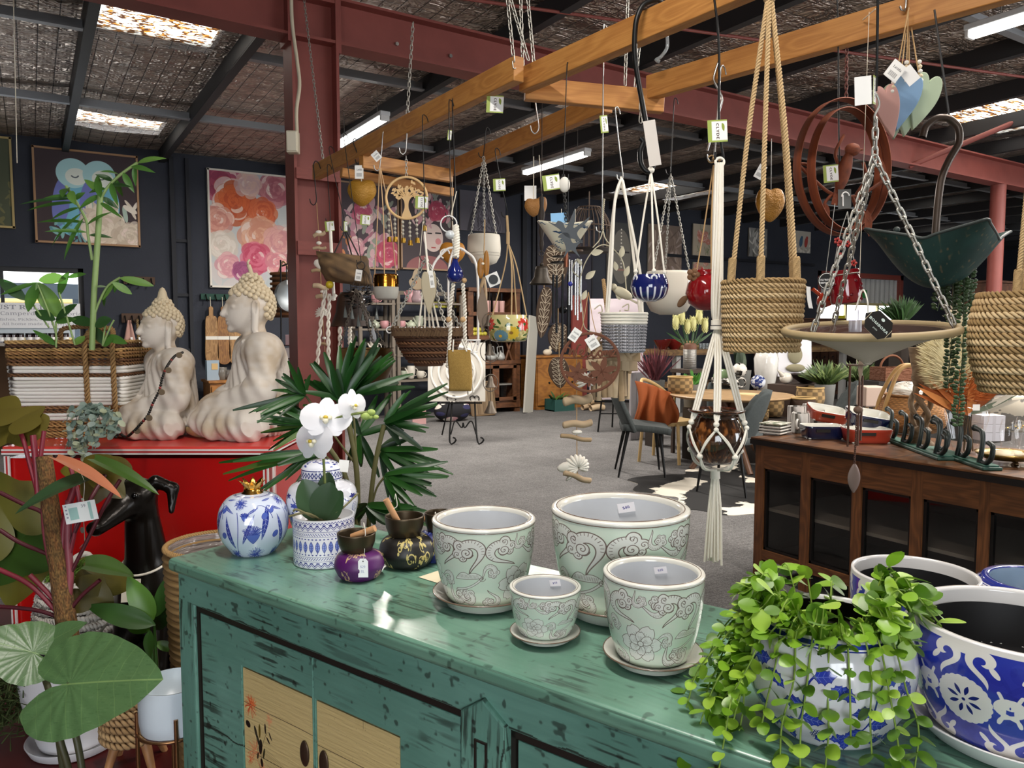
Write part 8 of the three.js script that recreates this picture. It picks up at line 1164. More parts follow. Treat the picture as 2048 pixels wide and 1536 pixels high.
[[428,742,0.1,0.28,0x8fa0ad,'grey blue gift box'],[446,748,0.08,0.18,0x9a958c,'smoky glass tumbler'],[460,750,0.09,0.14,0x857f78,'second smoky glass tumbler'],[475,750,0.08,0.13,0x7a746e,'third smoky glass tumbler']].forEach(([px,py,w,h,c,n],i)=>{const p=onZ(px,755,-11),H=onZ(460,762,-10.9).y,t=thing(i?'glass_tumbler':'gift_box',n+' on the honey pine sideboard',i?'glass':'box',V(p.x,H,-11.1));if(i)part(t,'glass',lathe([[0.0001,0],[w*0.8,0],[w,h*0.5],[w*0.9,h],[w*0.82,h],[w*0.85,0.02],[0.0001,0.015]],20),M(c,0.1,{transmission:0.5,thickness:0}));else{part(t,'carton',box(w*1.6,h,0.12,0,h/2,0),M(c,0.6));part(t,'carton_window',box(w*0.8,h*0.3,0.01,0.02,h*0.7,0.06),M(0xc0a06a,0.4));}});
{
const s=7.35/FOCAL,t=thing('cane_tote','brown cane tote basket hanging behind the larger statue','basket',at(575,590,7.35),-YAW);for(let i=0;i<9;i++)part(t,'cane_course',torus(32*s,3*s,30,6).scale(1,0.5,1).rotateX(PI/2).translate(0,(42-i*10)*s,0),M([0x7a4e2a,0x6a4224][i % 2],0.8));part(t,'core',cyl(30*s,30*s,90*s,0,0,0,24).scale(1,1,0.5),M(0x4a2f1a,0.9));part(t,'handle',tube([[-14*s,44*s,8*s],[-4*s,66*s,8*s],[8*s,44*s,8*s]],2*s,20,6),M(0xa98a64,0.8));part(t,'hanger',rod([0,60*s,0],[0,100*s,-0.05],0.8*s),blackSteel);
const p=thing('steel_pan','galvanised round pan with a paper tag behind the larger statue','pan',at(574,592,7.05),-YAW+0.9),q=7.05/FOCAL;part(p,'pan',lathe([[0.0001,0],[30*q,0],[32*q,10*q],[31*q,10*q],[29*q,2*q],[0.0001,2*q]],30).rotateX(PI/2),M(0x9fa6aa,0.3,{metalness:0.8}));part(p,'tag',box(12*q,8*q,0.002,-4*q,26*q,14*q),paper);part(p,'hanger',rod([0,32*q,0],[0,60*q,0],q),blackSteel);
const r=thing('wire_rack','black wire display rack stacked with white and pink boxes by the column','rack',at(588,880,7.2).setY(0),-YAW),k=7.2/FOCAL,y0=riseAt(r.position,800);for(const x of [-22,18])part(r,'upright',tube([[x*k,0,0],[x*k,riseAt(r.position,760),0],[(x+3)*k,riseAt(r.position,520),0]],1.6*k,20,6),blackSteel);part(r,'top_arm',rod([-22*k,riseAt(r.position,530),-0.1],[20*k,riseAt(r.position,524),0.15],1.8*k),blackSteel);for(let i=0;i<6;i++){const y=y0-0.1+i*26*k;part(r,'shelf_wire',box(44*k,2*k,0.2,0,y,-0.1),M(0x3a1416,0.6));const b=thing('packed_box',['lowest','second lowest','third','fourth','fifth','topmost'][i]+' white and pink box on the wire rack by the column','box',V(r.position.x,y+k,r.position.z),-YAW);part(b,'carton',box(32*k,20*k,0.16,2*k,10*k,-0.1),M([0xd8cfd0,0xc9a9ae][i % 2],0.7));}
}
// ---------- crockery shelves, hutch and easels ----------
const taupe=M(0x6d6459,0.75);
const shelfZ=-11.2,shelfRows=[757,708,657,606];
function crockeryRack(label,x0,x1){const a=onZ(x0,820,shelfZ),b=onZ(x1,820,shelfZ),top=onZ((x0+x1)/ 2,590,shelfZ).y,t=thing('crockery_rack',label,'shelf',V(a.x,0,shelfZ)),L=b.x-a.x;for(const x of [0.03,L-0.03])for(const z of [-0.15,0.15])part(t,'upright',box(0.05,top,0.05,x,top/2,z),taupe);for(const r of shelfRows){const y=onZ((x0+x1)/ 2,r,shelfZ).y;part(t,'shelf_board',box(L,0.03,0.36,L/2,y-0.015,0),taupe);part(t,'back_rail',box(L,0.06,0.02,L/2,y+0.16,-0.17),taupe);}}
crockeryRack('taupe crockery rack behind the gold dipped pot',712,784);crockeryRack('taupe crockery rack behind the wicker hanging basket',787,918);
const cups=[glossy(0x9aa08f,0.2),glossy(0xb9878a,0.2),glossy(0xa9b09a,0.2),glossy(0xc9c4b8,0.2)];
const rowName={757:'bottom',708:'lower middle',657:'upper middle',606:'top'};
[['teapot','floral teapot',750,657,0],['teacup','pink lined cup',769,657,1],['teacup','pink lined cup on its side',803,657,1],['teapot','green patterned teapot',822,657,2],['jug','brown jug',838,657,0],['jug','pink floral jug',820,606,1],['teacup','pink posy cup',751,606,1],['jug','cream handled pot',748,708,3],['teacup','grey cup',803,708,0],['teacup','grey patterned cup',806,757,0],['jug','grey patterned jug',822,757,3],['teacup','white patterned cup',841,757,3]].forEach(([kind,n,px,row,m])=>{
const p=onZ(px,row,shelfZ+0.06),t=thing(kind,n+' on the '+rowName[row]+' shelf of the taupe rack',kind,p,0.3),r=0.075,h=kind==='jug'?0.2:0.12;part(t,'body',lathe(kind==='teapot'?[[0.0001,0],[r*0.7,0],[r*1.1,h*0.4],[r*0.7,h*0.85],[0.02,h*0.95],[0.02,h*1.1],[0.0001,h*1.12]]:[[0.0001,0],[r*0.6,0],[r*0.95,h*0.5],[r*0.85,h],[r*0.78,h],[r*0.6,0.02],[0.0001,0.015]],24),cups[m]);part(t,'handle',torus(h*0.3,0.009,18,6).translate(r*1.15,h*0.5,0),cups[m]);if(kind!=='teacup')part(t,'spout',rod([-r*0.8,h*0.4,0],[-r*1.6,h*0.85,0],0.018,0.01),cups[m]);
});
{const a=onWall(868,609),b=onWall(915,609),t=single('yellow_sign_strip','yellow strip on the wall behind the white cage hanger','sign',box(b.x-a.x,0.1,0.01),M(0xa8a43a,0.6),V((a.x+b.x)/ 2,a.y,Z0+0.01));void t;}
const hutchM=M(0xffffff,0.6,{map:woodTex(0x4a2d1a,0x74492a,121,{rings:4})});
{
const z=-10.95,P=(px,py)=>onZ(px,py,z),a=P(938,814),b=P(1041,814),L=b.x-a.x,y=(py)=>P(990,py).y,t=thing('brown_hutch','brown slatted timber hutch with open shelves and glass doors','hutch',V(a.x,0,z)),H=y(580),hm=y(725);
for(const x of [0.05,L-0.05])part(t,'upright',boxUV(box(0.1,H,0.4,x,H/2,-0.22)),hutchM);for(const py of [580,628,676,725])part(t,'shelf',boxUV(box(L,0.06,0.42,L/2,y(py),-0.2)),hutchM);for(let i=0;i<9;i++)part(t,'back_slat',box(L/13,H-hm,0.02,L*(i+0.7)/ 9.4,(H+hm)/ 2,-0.4),M(0x37261a,0.8));part(t,'brace',rod([L*0.75,hm,-0.1],[L-0.1,y(676),-0.1],0.02),hutchM);part(t,'brace',rod([L-0.1,hm,-0.1],[L*0.75,y(676),-0.1],0.02),hutchM);part(t,'base_rail',boxUV(box(L,0.12,0.4,L/2,0.14,-0.2)),hutchM);part(t,'inside_back',box(L-0.1,hm,0.02,L/2,hm/2,-0.4),M(0x1a120d,0.9));part(t,'inner_shelf',box(L-0.12,0.02,0.3,L/2,hm*0.55,-0.22),M(0x8d8a84,0.4));
for(const s of [0,1]){const d=group(t,'door'),x0=0.1+s*(L-0.2)/ 2,w=(L-0.2)/ 2;part(d,'door_frame',[box(w,0.06,0.04,x0+w/2,hm-0.07,0.01),box(w,0.06,0.04,x0+w/2,0.23,0.01),box(0.06,hm-0.24,0.04,x0+0.03,hm/2+0.07,0.01),box(0.06,hm-0.24,0.04,x0+w-0.03,hm/2+0.07,0.01)].map((g)=>boxUV(g)),hutchM);part(d,'pane',new THREE.PlaneGeometry(w-0.2,hm-0.4).translate(x0+w/2,hm/2+0.07,0.01),clearGlass);}
const put=(name,label,cat,px,row,geo,mat,grp)=>{const p=P(px,row),o=thing(name,label,cat,V(p.x,y(row)+ 0.03,z-0.12),0.2,grp);geo(o,mat);};
[970,983,999,1011].forEach((px,i)=>put('pink_tumbler','pink marbled tumbler, number '+['one','two','three','four'][i]+' from the left in the hutch','cup',px,628,(o,m)=>{part(o,'cup',lathe([[0.0001,0],[0.045,0],[0.05,0.19],[0.044,0.19],[0.04,0.01],[0.0001,0.01]],18),m);part(o,'foot_ring',torus(0.044,0.005,18,5).rotateX(PI/2).translate(0,0.004,0),m);},M(0xc39b94,0.5),'pink tumblers in the hutch'));
put('lemon_bowl','row of little yellow lemons on the hutch shelf','ornament',962,676,(o,m)=>{for(let i=0;i<9;i++)part(o,'lemon',sph(0.036,(i % 5)*0.06-0.12,0.04+Math.floor(i/5)*0.07,0.05,1.2,1,1,10,8),m);part(o,'tray',box(0.36,0.02,0.14,0,0.008,0),hutchM);},M(0xb0a63a,0.5));
[[990,'left'],[1008,'right']].forEach(([px,w])=>put('grey_teapot',w+' grey enamel teapot with a square handle in the hutch','teapot',px,725,(o,m)=>{part(o,'body',lathe([[0.0001,0],[0.07,0],[0.085,0.05],[0.06,0.12],[0.02,0.135],[0.015,0.16],[0.0001,0.165]],22),m);part(o,'spout',rod([-0.07,0.05,0],[-0.13,0.12,0],0.018,0.01),m);part(o,'handle',tube([[-0.06,0.11,0],[-0.07,0.22,0],[0.05,0.23,0],[0.07,0.1,0]],0.008,30,6,false,0.1),m);},glossy(0x9b9d9a,0.3)));
put('blue_cup','pale blue teacup in the hutch','cup',966,725,(o,m)=>{part(o,'cup',lathe([[0.0001,0],[0.05,0],[0.085,0.1],[0.08,0.1],[0.045,0.01],[0.0001,0.01]],22),m);part(o,'handle',torus(0.035,0.008,16,6).translate(0.1,0.06,0),m);},glossy(0x8f96b4,0.25));
single('grey_plank','tall grey board leaning on the right side of the hutch','board',[box(0.3,1.62,0.03,0,0.81,0,0,0,0)],M(0xb4b2a8,0.7),onZ(1056,816,-10.7).setY(0),0.5).rotation.set(0,0.5,-0.12);
const c=onY(1096,817,0),k=thing('green_crate','green plastic crate of leafy sprays by the pine cupboard','crate',V(c.x,0,-10.72));part(k,'crate',[box(0.42,0.2,0.02,0,0.1,0.14),box(0.42,0.2,0.02,0,0.1,-0.14),box(0.02,0.2,0.28,0.2,0.1,0),box(0.02,0.2,0.28,-0.2,0.1,0),box(0.42,0.02,0.28,0,0.01,0)],M(0x1d4a44,0.6));for(let i=0;i<16;i++)part(k,'spray',aim(leafGeo(0.2,0.05,{n:5,m:2}),V(rr(-0.15,0.15),0.18,rr(-0.1,0.1)),V(rr(-1,1),0.5,rr(-1,1))),[palmD,palmM][i % 2]);
const lg=onY(1150,815,0),l=thing('log_bundle','pale driftwood logs on the carpet beside the green crate','logs',V(lg.x,0,-10.5));[[0,0.05,0.36],[0.04,0.14,0.3],[-0.02,0.05,0.28]].forEach(([x,y2,L2],i)=>part(l,'log',tube([[-L2/2+x,y2,i*0.1],[0,y2+0.02,i*0.1],[L2/2+x,y2,i*0.1]],0.05,10,9),driftM[i]));
const dk=P(1128,712),du=thing('bird_ornament','cream bird ornament on the honey pine cupboard','ornament',V(dk.x-0.25,onZ(1100,712,-10.95).y,-11.1));part(du,'body',sph(0.07,0,0.06,0,1.3,0.8,0.8),M(0xd6cbb5,0.6));part(du,'head',sph(0.035,0.07,0.14,0),M(0xd6cbb5,0.6));part(du,'neck',rod([0.05,0.08,0],[0.07,0.14,0],0.022),M(0xd6cbb5,0.6));
const bk=onY(968,832,0),wb=thing('weathered_basket','flat weathered willow tray leaning in front of the hutch','tray',V(bk.x,0.02,bk.z),-0.3);for(let i=0;i<8;i++)part(wb,'willow_strip',box(0.045,0.5,0.03,-0.16+i*0.046,0.26,-i % 2*0.01),M([0x6d5a44,0x7d6a52][i % 2],0.9));part(wb,'border',tube([[-0.19,0,0],[-0.19,0.52,0],[0.19,0.52,0],[0.19,0,0]],0.018,60,7,true,0.05),M(0x6a563e,0.9));wb.rotation.x=-0.2;
}
const scrollLeg=(x)=>tube([[x,0.95,0],[x,0.5,0.1],[x*1.2,0.06,0.2],[x*1.2+0.05,0.02,0.22],[x*1.2+0.08,0.07,0.22],[x*1.2+0.04,0.09,0.22]],0.011,40,7);
{
const p=onY(925,884,0),t=thing('iron_easel','black wrought iron easel with scroll feet and heart finials','easel',V(p.x,0,p.z),-YAW);part(t,'leg',scrollLeg(-0.12),blackSteel);part(t,'leg',scrollLeg(0.16),blackSteel);part(t,'back_leg',rod([0,1.2,-0.05],[-0.3,0.02,-0.5],0.01),blackSteel);part(t,'scroll',[tube([[-0.13,0.12,0.19],[-0.08,0.28,0.15],[0.0,0.2,0.16],[0.02,0.26,0.16]],0.009,24,6),tube([[0.18,0.12,0.19],[0.12,0.28,0.15],[0.04,0.2,0.16],[0.02,0.26,0.16]],0.009,24,6)],blackSteel);part(t,'ledge',box(0.5,0.015,0.06,0,0.5,0.12),blackSteel);for(const x of [-0.12,0.16])part(t,'heart_finial',[torus(0.03,0.006,16,5,4).translate(x-0.025,0.56,0.16),torus(0.03,0.006,16,5,4).rotateY(PI).translate(x+0.025,0.56,0.16)],blackSteel);
const m=thing('mandala_panel','square white carved mandala panel standing on the iron easel','wall art',V(p.x,0.51,p.z).addScaledVector(RIGHT,-0.06).addScaledVector(FWD,-0.1),-YAW);part(m,'panel',box(0.7,0.72,0.03,0,0.36,0,-0.12),M(0xcbc7bd,0.8));for(const r of [0.31,0.22,0.12])part(m,'carved_ring',mv(torus(r,0.016,44,6),0,0.36,0.022,-0.12),M(0xe2ded6,0.8));for(let i=0;i<14;i++){const a=i/14*6.283;part(m,'carved_tile',mv(box(0.07,0.08,0.012,0.265,0,0,0,0,0),0,0.36,0.02,0,0,0).rotateZ(0).translate(0,0,0).translate(-0,-0.36,0).rotateZ(a).translate(0,0.36,0).rotateX(-0.12),M(i % 2?0xb9ab98:0xdad5cb,0.8));}
const f=onY(905,842,0);single('fabric_bundle','black and pink printed fabric bundle on the carpet behind the easel','fabric',sph(0.22,0,0.16,0,1.4,0.8,0.8),M(0xffffff,0.9,{map:canvasTex(128,128,(g,w,h)=>{g.fillStyle='#15151a';g.fillRect(0,0,w,h);for(let i=0;i<60;i++){g.fillStyle=['#c99aa0','#d8cfc4','#2b2b50'][i % 3];g.beginPath();g.arc(rnd()*w,rnd()*h,3+rnd()*7,0,7);g.fill();}})}),V(f.x,0,f.z));
const g2=onY(838,800,0.35);single('pink_gift_bag','pale pink floral bag near the left easel leg','bag',[box(0.2,0.22,0.1),torus(0.05,0.008,18,6).translate(0,0.11,0)],M(0xb9908e,0.8),V(g2.x,0.11,g2.z),-0.4);
}
{
const p=onY(1232,862,0),t=thing('black_easel','plain black easel carrying a pale lilac canvas','easel',V(p.x,0,p.z),-YAW);for(const [x0,x1,z] of [[-0.26,-0.2,0.1],[0.24,0.18,0.1],[0,0,-0.4]])part(t,'leg',rod([x0,0,z],[x1*0.3,1.7,-0.05],0.012),blackSteel);part(t,'ledge',box(0.62,0.03,0.06,0,0.42,0.1),blackSteel);part(t,'brace',rod([-0.24,0.25,0.09],[0.22,0.25,0.09],0.008),blackSteel);
const c=thing('lilac_canvas','pale lilac landscape canvas on the black easel behind the birdhouse','painting',V(p.x,0.44,p.z).addScaledVector(FWD,-0.1),-YAW);part(c,'canvas',box(0.72,1.36,0.03,-0.02,0.68,0,-0.05),M(0xffffff,0.8,{map:dataTex(128,128,(u,v)=>blend([0.62,0.57,0.59],[0.74,0.7,0.72],fbm(u,v,3,14,3,5)))}));part(c,'sea_band',box(0.5,0.1,0.005,-0.1,0.32,0.045,-0.05),M(0x8f8a8c,0.8));
}
// ---------- reclaimed table, greenery and baskets round the dining table ----------
const reclaimed=M(0xffffff,0.65,{map:woodTex(0x5c4630,0x96764c,131,{rings:5})});
const LZ=-9.4;
{
const P=(px,py)=>onZ(px,py,LZ),a=P(1322,700),b=P(1705,690),H=a.y,L=b.x-a.x,t=thing('reclaimed_table','long reclaimed timber table behind the round table','table',V(a.x,0,LZ));part(t,'top',boxUV(box(L,0.09,0.9,L/2,H-0.045,-0.3)),reclaimed);for(const x of [0.35,L-0.3])part(t,'leg',box(0.1,H-0.1,0.1,x,(H-0.1)/ 2,0),M(0xb9b9b6,0.6));part(t,'lower_shelf',boxUV(box(L-0.5,0.06,0.6,L/2,H*0.42,-0.3)),reclaimed);
const on=(name,label,cat,px,f)=>{const p=P(px,694),o=thing(name,label,cat,V(p.x,H,LZ-0.15));f(o);return o;};
const bowl=(R,h,m)=>(o)=>{part(o,'bowl',lathe([[0.0001,0],[R*0.4,0],[R,h],[R*0.95,h],[R*0.36,0.02],[0.0001,0.02]],28),m);part(o,'foot',cyl(R*0.4,R*0.42,0.02,0,0.01,0,20),m);};
on('red_bowl','dark red bowl at the left end of the reclaimed table','bowl',1338,bowl(0.16,0.16,glossy(0x5c0f12,0.2)));on('red_bowl','wide bright red bowl on the woven mats','bowl',1362,bowl(0.2,0.17,glossy(0x761417,0.2)));
on('woven_mats','stack of woven round placemats on the reclaimed table','placemats',1378,(o)=>{for(let i=0;i<4;i++)part(o,'mat',torus(0.15-i*0.003,0.022,36,6).rotateX(PI/2).translate(0.0,0.02+i*0.035,0.15),M(i % 2?0x9a8258:0x6b5638,0.95));part(o,'mat_centre',cyl(0.14,0.14,0.12,0,0.07,0.15,24),M(0x8a7248,0.95));});
on('glass_jars','cluster of small glass jars on the reclaimed table','jars',1412,(o)=>{for(let i=0;i<4;i++)part(o,'jar',cyl(0.04,0.04,0.1,i*0.08-0.1,0.05,0.1,14),M(0xc9d0d0,0.08,{transmission:0.8,thickness:0}));});
const z=at(1380,690,8.6),v=thing('zinc_vase','ribbed zinc vase with a rusty collar holding cream flowers','vase',V(z.x,at(1380,738,8.6).y,z.z));const prof=[];for(let i=0;i<=2;i++)prof.push([0.073,i*0.12]);part(v,'body',lathe([[0.0001,0],...prof,[0.0001,0.24]],26),M(0x8d8b86,0.45,{metalness:0.5,bumpMap:grainBump,bumpScale:0.004}));part(v,'collar',lathe([[0.073,0.22],[0.074,0.27],[0.05,0.29],[0.046,0.285]],26),M(0x6a4634,0.7));const flo=thing('banksia_bunch','bunch of pale yellow brush flowers in the zinc vase','flowers',v.position.clone().add(V(0,0.27,0)),-YAW);for(let i=0;i<6;i++){const x=(i-2.5)*0.065,y=0.26+0.06*Math.sin(i*2),g=[];for(let k=0;k<60;k++){const a2=k*2.4,yy=(k/60-0.5)*0.15;g.push(mv(new THREE.ConeGeometry(0.006,0.05,4),x+Math.cos(a2)*0.03,y+yy,Math.sin(a2)*0.03,0,0,-Math.cos(a2)*0.7));}part(flo,'flower_head',g.concat(sph(0.036,x,y,0,1,2,1)),M(0xcfcd8e,0.8));part(flo,'stem',rod([x*0.3,-0.05,0],[x,y-0.06,0],0.006),palmD);part(flo,'leaf',aim(leafGeo(0.26,0.03,{n:5,m:2}),V(x*0.3,0,0),V(x*2,0.22,rr(-0.05,0.05)),V(0,0,1)),palmD);}
const st=thing('side_stool','dark stool under the zinc vase','stool',V(v.position.x,0,v.position.z));part(st,'seat',box(0.3,0.04,0.3,0,v.position.y-0.02,0),M(0x3a2c22,0.7));for(const [x,zz] of [[-0.12,-0.12],[0.12,-0.12],[-0.12,0.12],[0.12,0.12]])part(st,'leg',box(0.035,v.position.y-0.04,0.035,x,(v.position.y-0.04)/ 2,zz),M(0x3a2c22,0.7));
const tuft=(name,label,px,py,d,n,Lp,W,cols,spread)=>{const p=at(px,py,d),o=thing(name,label,'plant',p),s=d/FOCAL,gs=cols.map(()=>[]);for(let i=0;i<n;i++)gs[i % cols.length].push(aim(leafGeo(Lp*s*rr(0.6,1.1),W*s,{n:5,m:2,bend:rr(0.05,0.35)}),V(rr(-8,8)*s,0,rr(-8,8)*s),V(rr(-spread,spread),1,rr(-spread,spread)),SEE));gs.forEach((g,i)=>{part(o,'blades',g,cols[i]).userData.kind='stuff';});part(o,'pot',lathe([[0.0001,-44*s],[16*s,-44*s],[20*s,2*s],[17*s,0],[0.0001,-6*s]],20),M(0x6a6a66,0.7));if(p.y-44*s>0.05)part(o,'stand',box(26*s,p.y-44*s,26*s,0,-44*s -(p.y-44*s)/ 2,0),M(0x2a211a,0.8));};
tuft('burgundy_grass','tuft of burgundy feather grass left of the reclaimed table',1310,762,9.2,90,70,3,[M(0x4a1a24,0.8),M(0x6a3038,0.8)],0.7);tuft('snake_plant','snake plant with upright dark leaves right of the seagrass rope',1482,742,8.9,14,56,11,[M(0x24361e,0.5),M(0x34482a,0.5)],0.12);tuft('fern','bushy green fern below the bird bath',1650,770,8.2,420,50,4.5,[M(0x4d6330,0.6),M(0x6b7a42,0.6),M(0x3a4f24,0.6)],1.5);tuft('fern','bushy olive fern right of the other fern',1716,765,9.0,380,48,4.5,[M(0x5a6a38,0.6),M(0x3f5228,0.6)],1.5);tuft('potted_conifer','dark green leafy plant below the green tray',1800,645,10.5,260,52,5,[M(0x2f4f22,0.6),M(0x244018,0.6)],0.8);tuft('moss_grass','bright green grass clump behind the rattan chair',1385,770,8.3,60,30,4,[M(0x3d7a22,0.7)],1);
single('red_screen','dull red upright screen behind the cream pot','screen',box(0.34,2.0,0.05),M(0x8a3f38,0.7),V(P(1300,660).x,1.0,-11.3),0);single('striped_screen','grey striped folding screen left of the burgundy grass','screen',[0,1,2,3].map((i)=>box(0.1,0.85,0.03,i*0.12-0.18,0.43,0)),M(0x8a8688,0.7),V(at(1283,760,9.8).x,0,at(1283,760,9.8).z),0.2);
}
{
const tp=(px,py)=>onY(px,py,0.75),ink=M(0xffffff,0.25,{map:dataTex(128,128,(u,v)=>fbm(u,v,9,9,3,7)>0.52?[0.12,0.11,0.1]:[0.86,0.84,0.8]),clearcoat:0.5}),blueB=M(0xffffff,0.2,{map:dataTex(128,128,(u,v)=>fbm(u,v,12,12,3,17)>0.5?[0.16,0.22,0.45]:[0.8,0.82,0.86]),clearcoat:0.6});
let p=tp(1455,776),t=thing('patterned_teapot','black and white patterned teapot on the round table','teapot',p,-YAW);part(t,'body',lathe([[0.0001,0],[0.1,0],[0.13,0.05],[0.11,0.09],[0.04,0.11],[0.0001,0.115]],26),ink);part(t,'spout',tube([[-0.1,0.04,0],[-0.16,0.06,0],[-0.17,0.12,0]],0.016,16,7),ink);part(t,'handle',torus(0.05,0.012,20,6).translate(0.15,0.06,0),ink);
p=tp(1478,774);single('patterned_ball','black and white patterned ball beside the teapot','ornament',sph(0.085,0,0.19,0),ink,p);single('green_plate','pale green plate standing behind the teapot','plate',sph(0.1,0,0.1,0,1,0.9,0.2),glossy(0x7f9a6c,0.25),tp(1443,770),-YAW);
single('blue_white_ball','blue and white porcelain ball on the round table','ornament',sph(0.08,0,0.08,0),blueB,tp(1516,779));single('white_tall_vase','tall glossy white vase behind the blue and white ball','vase',lathe([[0.0001,0],[0.09,0],[0.13,0.25],[0.14,0.4],[0.11,0.48],[0.1,0.47],[0.0001,0.3]],30),glossy(0xdedcd6,0.1),at(1531,776,9).setY(0.66));single('vase_plinth','low brown plinth under the tall white vase','plinth',box(0.7,0.66,0.4,0.1,0.33,0),M(0x35261b,0.7),at(1531,776,9).setY(0));single('placemat','cream fringed placemat on the round table','placemat',cyl(0.12,0.12,0.008,0,0.004,0,26),M(0xc9b183,0.9),tp(1492,789));
p=at(1588,745,9.7);t=thing('white_picture','white framed picture with a stone coloured bust','picture',V(p.x,p.y,p.z),-YAW);part(t,'frame',box(0.42,0.5,0.03,0,0.2,0,-0.1),M(0xdad9dd,0.6));part(t,'bust',[sph(0.09,0,0.22,0.03,1,1.2,0.3),sph(0.1,0,0.06,0.05,1.2,0.5,0.3)],M(0x8a8368,0.8));part(t,'stand',box(0.4,p.y,0.3,0,-p.y/2-0.05,-0.1),M(0x2c2019,0.8));
const wov=M(0xffffff,0.95,{map:dataTex(64,64,(u,v)=>{const k=(Math.floor(u*16)+ Math.floor(v*16))% 2?0.62:0.42;return [k,k*0.82,k*0.55];})}),basket=(label,px,py,d,w,h,m=wov)=>{const q=at(px,py,d),o=thing('woven_basket',label,'basket',q.setY(Math.max(0,q.y))),s=d/FOCAL;part(o,'body',lathe([[0.0001,0],[w*0.42*s,0],[w*0.5*s,h*0.5*s],[w*0.46*s,h*s],[w*0.42*s,h*s],[w*0.4*s,2*s],[0.0001,2*s]],28),m);part(o,'rim',torus(w*0.45*s,2*s,30,6).rotateX(PI/2).translate(0,h*s,0),M(0xb0925e,0.9));};
basket('pale latticed bamboo basket behind the rattan chair',1360,790,7.9,52,36);single('low_bench','low dark bench of baskets under the round table','bench',box(1.3,0.45,0.5,0,0.225,0),M(0x2a1f18,0.8),at(1572,850,8.3).setY(0),-YAW);basket('round seagrass basket under the round table',1545,832,8.3,44,40);basket('flat coiled basket right of the round table',1620,815,8.2,56,40);basket('yellow woven bowl under the round table',1520,842,8.0,34,22);basket('dark round basket beside the right dining chair',1605,830,7.4,50,34,M(0x3a281c,0.9));
single('dark_bowl','wide dark wooden bowl right of the white shells','bowl',lathe([[0.0001,0],[0.06,0],[0.2,0.1],[0.19,0.1],[0.05,0.02],[0.0001,0.02]],26),M(0x1d1310,0.5),at(1612,766,8.6));single('bowl_stool','brown stool under the wide dark bowl','stool',box(0.6,at(1612,766,8.6).y,0.4,-0.1,-at(1612,766,8.6).y/2,0),M(0x3a281c,0.7),at(1612,767,8.6));single('white_shell','big white shell left of the dark bowl','shell',[sph(0.07,0,0.06,0,1.3,0.9,0.8),mv(new THREE.ConeGeometry(0.04,0.16,10),-0.1,0.12,0,0,0,0.9)],glossy(0xd6d0c4,0.2),at(1572,767,8.55));
p=at(1330,880,8.25).setY(0);t=thing('rattan_chair','pale rattan armchair behind the left dining chair','chair',p,0.5);const rm=M(0xb79a68,0.8);part(t,'seat',cyl(0.28,0.26,0.05,0,0.42,0,26),rm);part(t,'back_hoop',tube([[-0.3,0.42,0.05],[-0.32,0.7,-0.1],[0,0.86,-0.26],[0.32,0.7,-0.1],[0.3,0.42,0.05]],0.018,40,8),rm);for(let i=0;i<11;i++){const a=PI+i/10*PI;part(t,'cane_spindle',rod([Math.cos(a)*0.28,0.42,Math.sin(a)*0.26],[Math.cos(a)*0.31,0.66+0.16*Math.sin(i/10*PI),Math.sin(a)*0.26],0.009),rm);}for(const [x,z] of [[-0.2,-0.18],[0.2,-0.18],[-0.2,0.2],[0.2,0.2]])part(t,'leg',rod([x*1.15,0,z*1.15],[x,0.42,z],0.018),rm);
p=at(1308,795,7.84);t=thing('orange_throw','rust orange velvet throw draped over the rattan chair','throw',p,-YAW);part(t,'cloth',slab((u,v)=>V((u-0.5)*0.4+0.03*Math.sin(v*4+u*5),0.17-0.12*u-v*0.42*(1-0.3*u*u),0.035*Math.sin(u*19+v)*(0.3+v)+ 0.1*Math.sin(v*2.4)),40,14,0.015),M(0x8d4414,0.85,{sheen:0.6}));
}
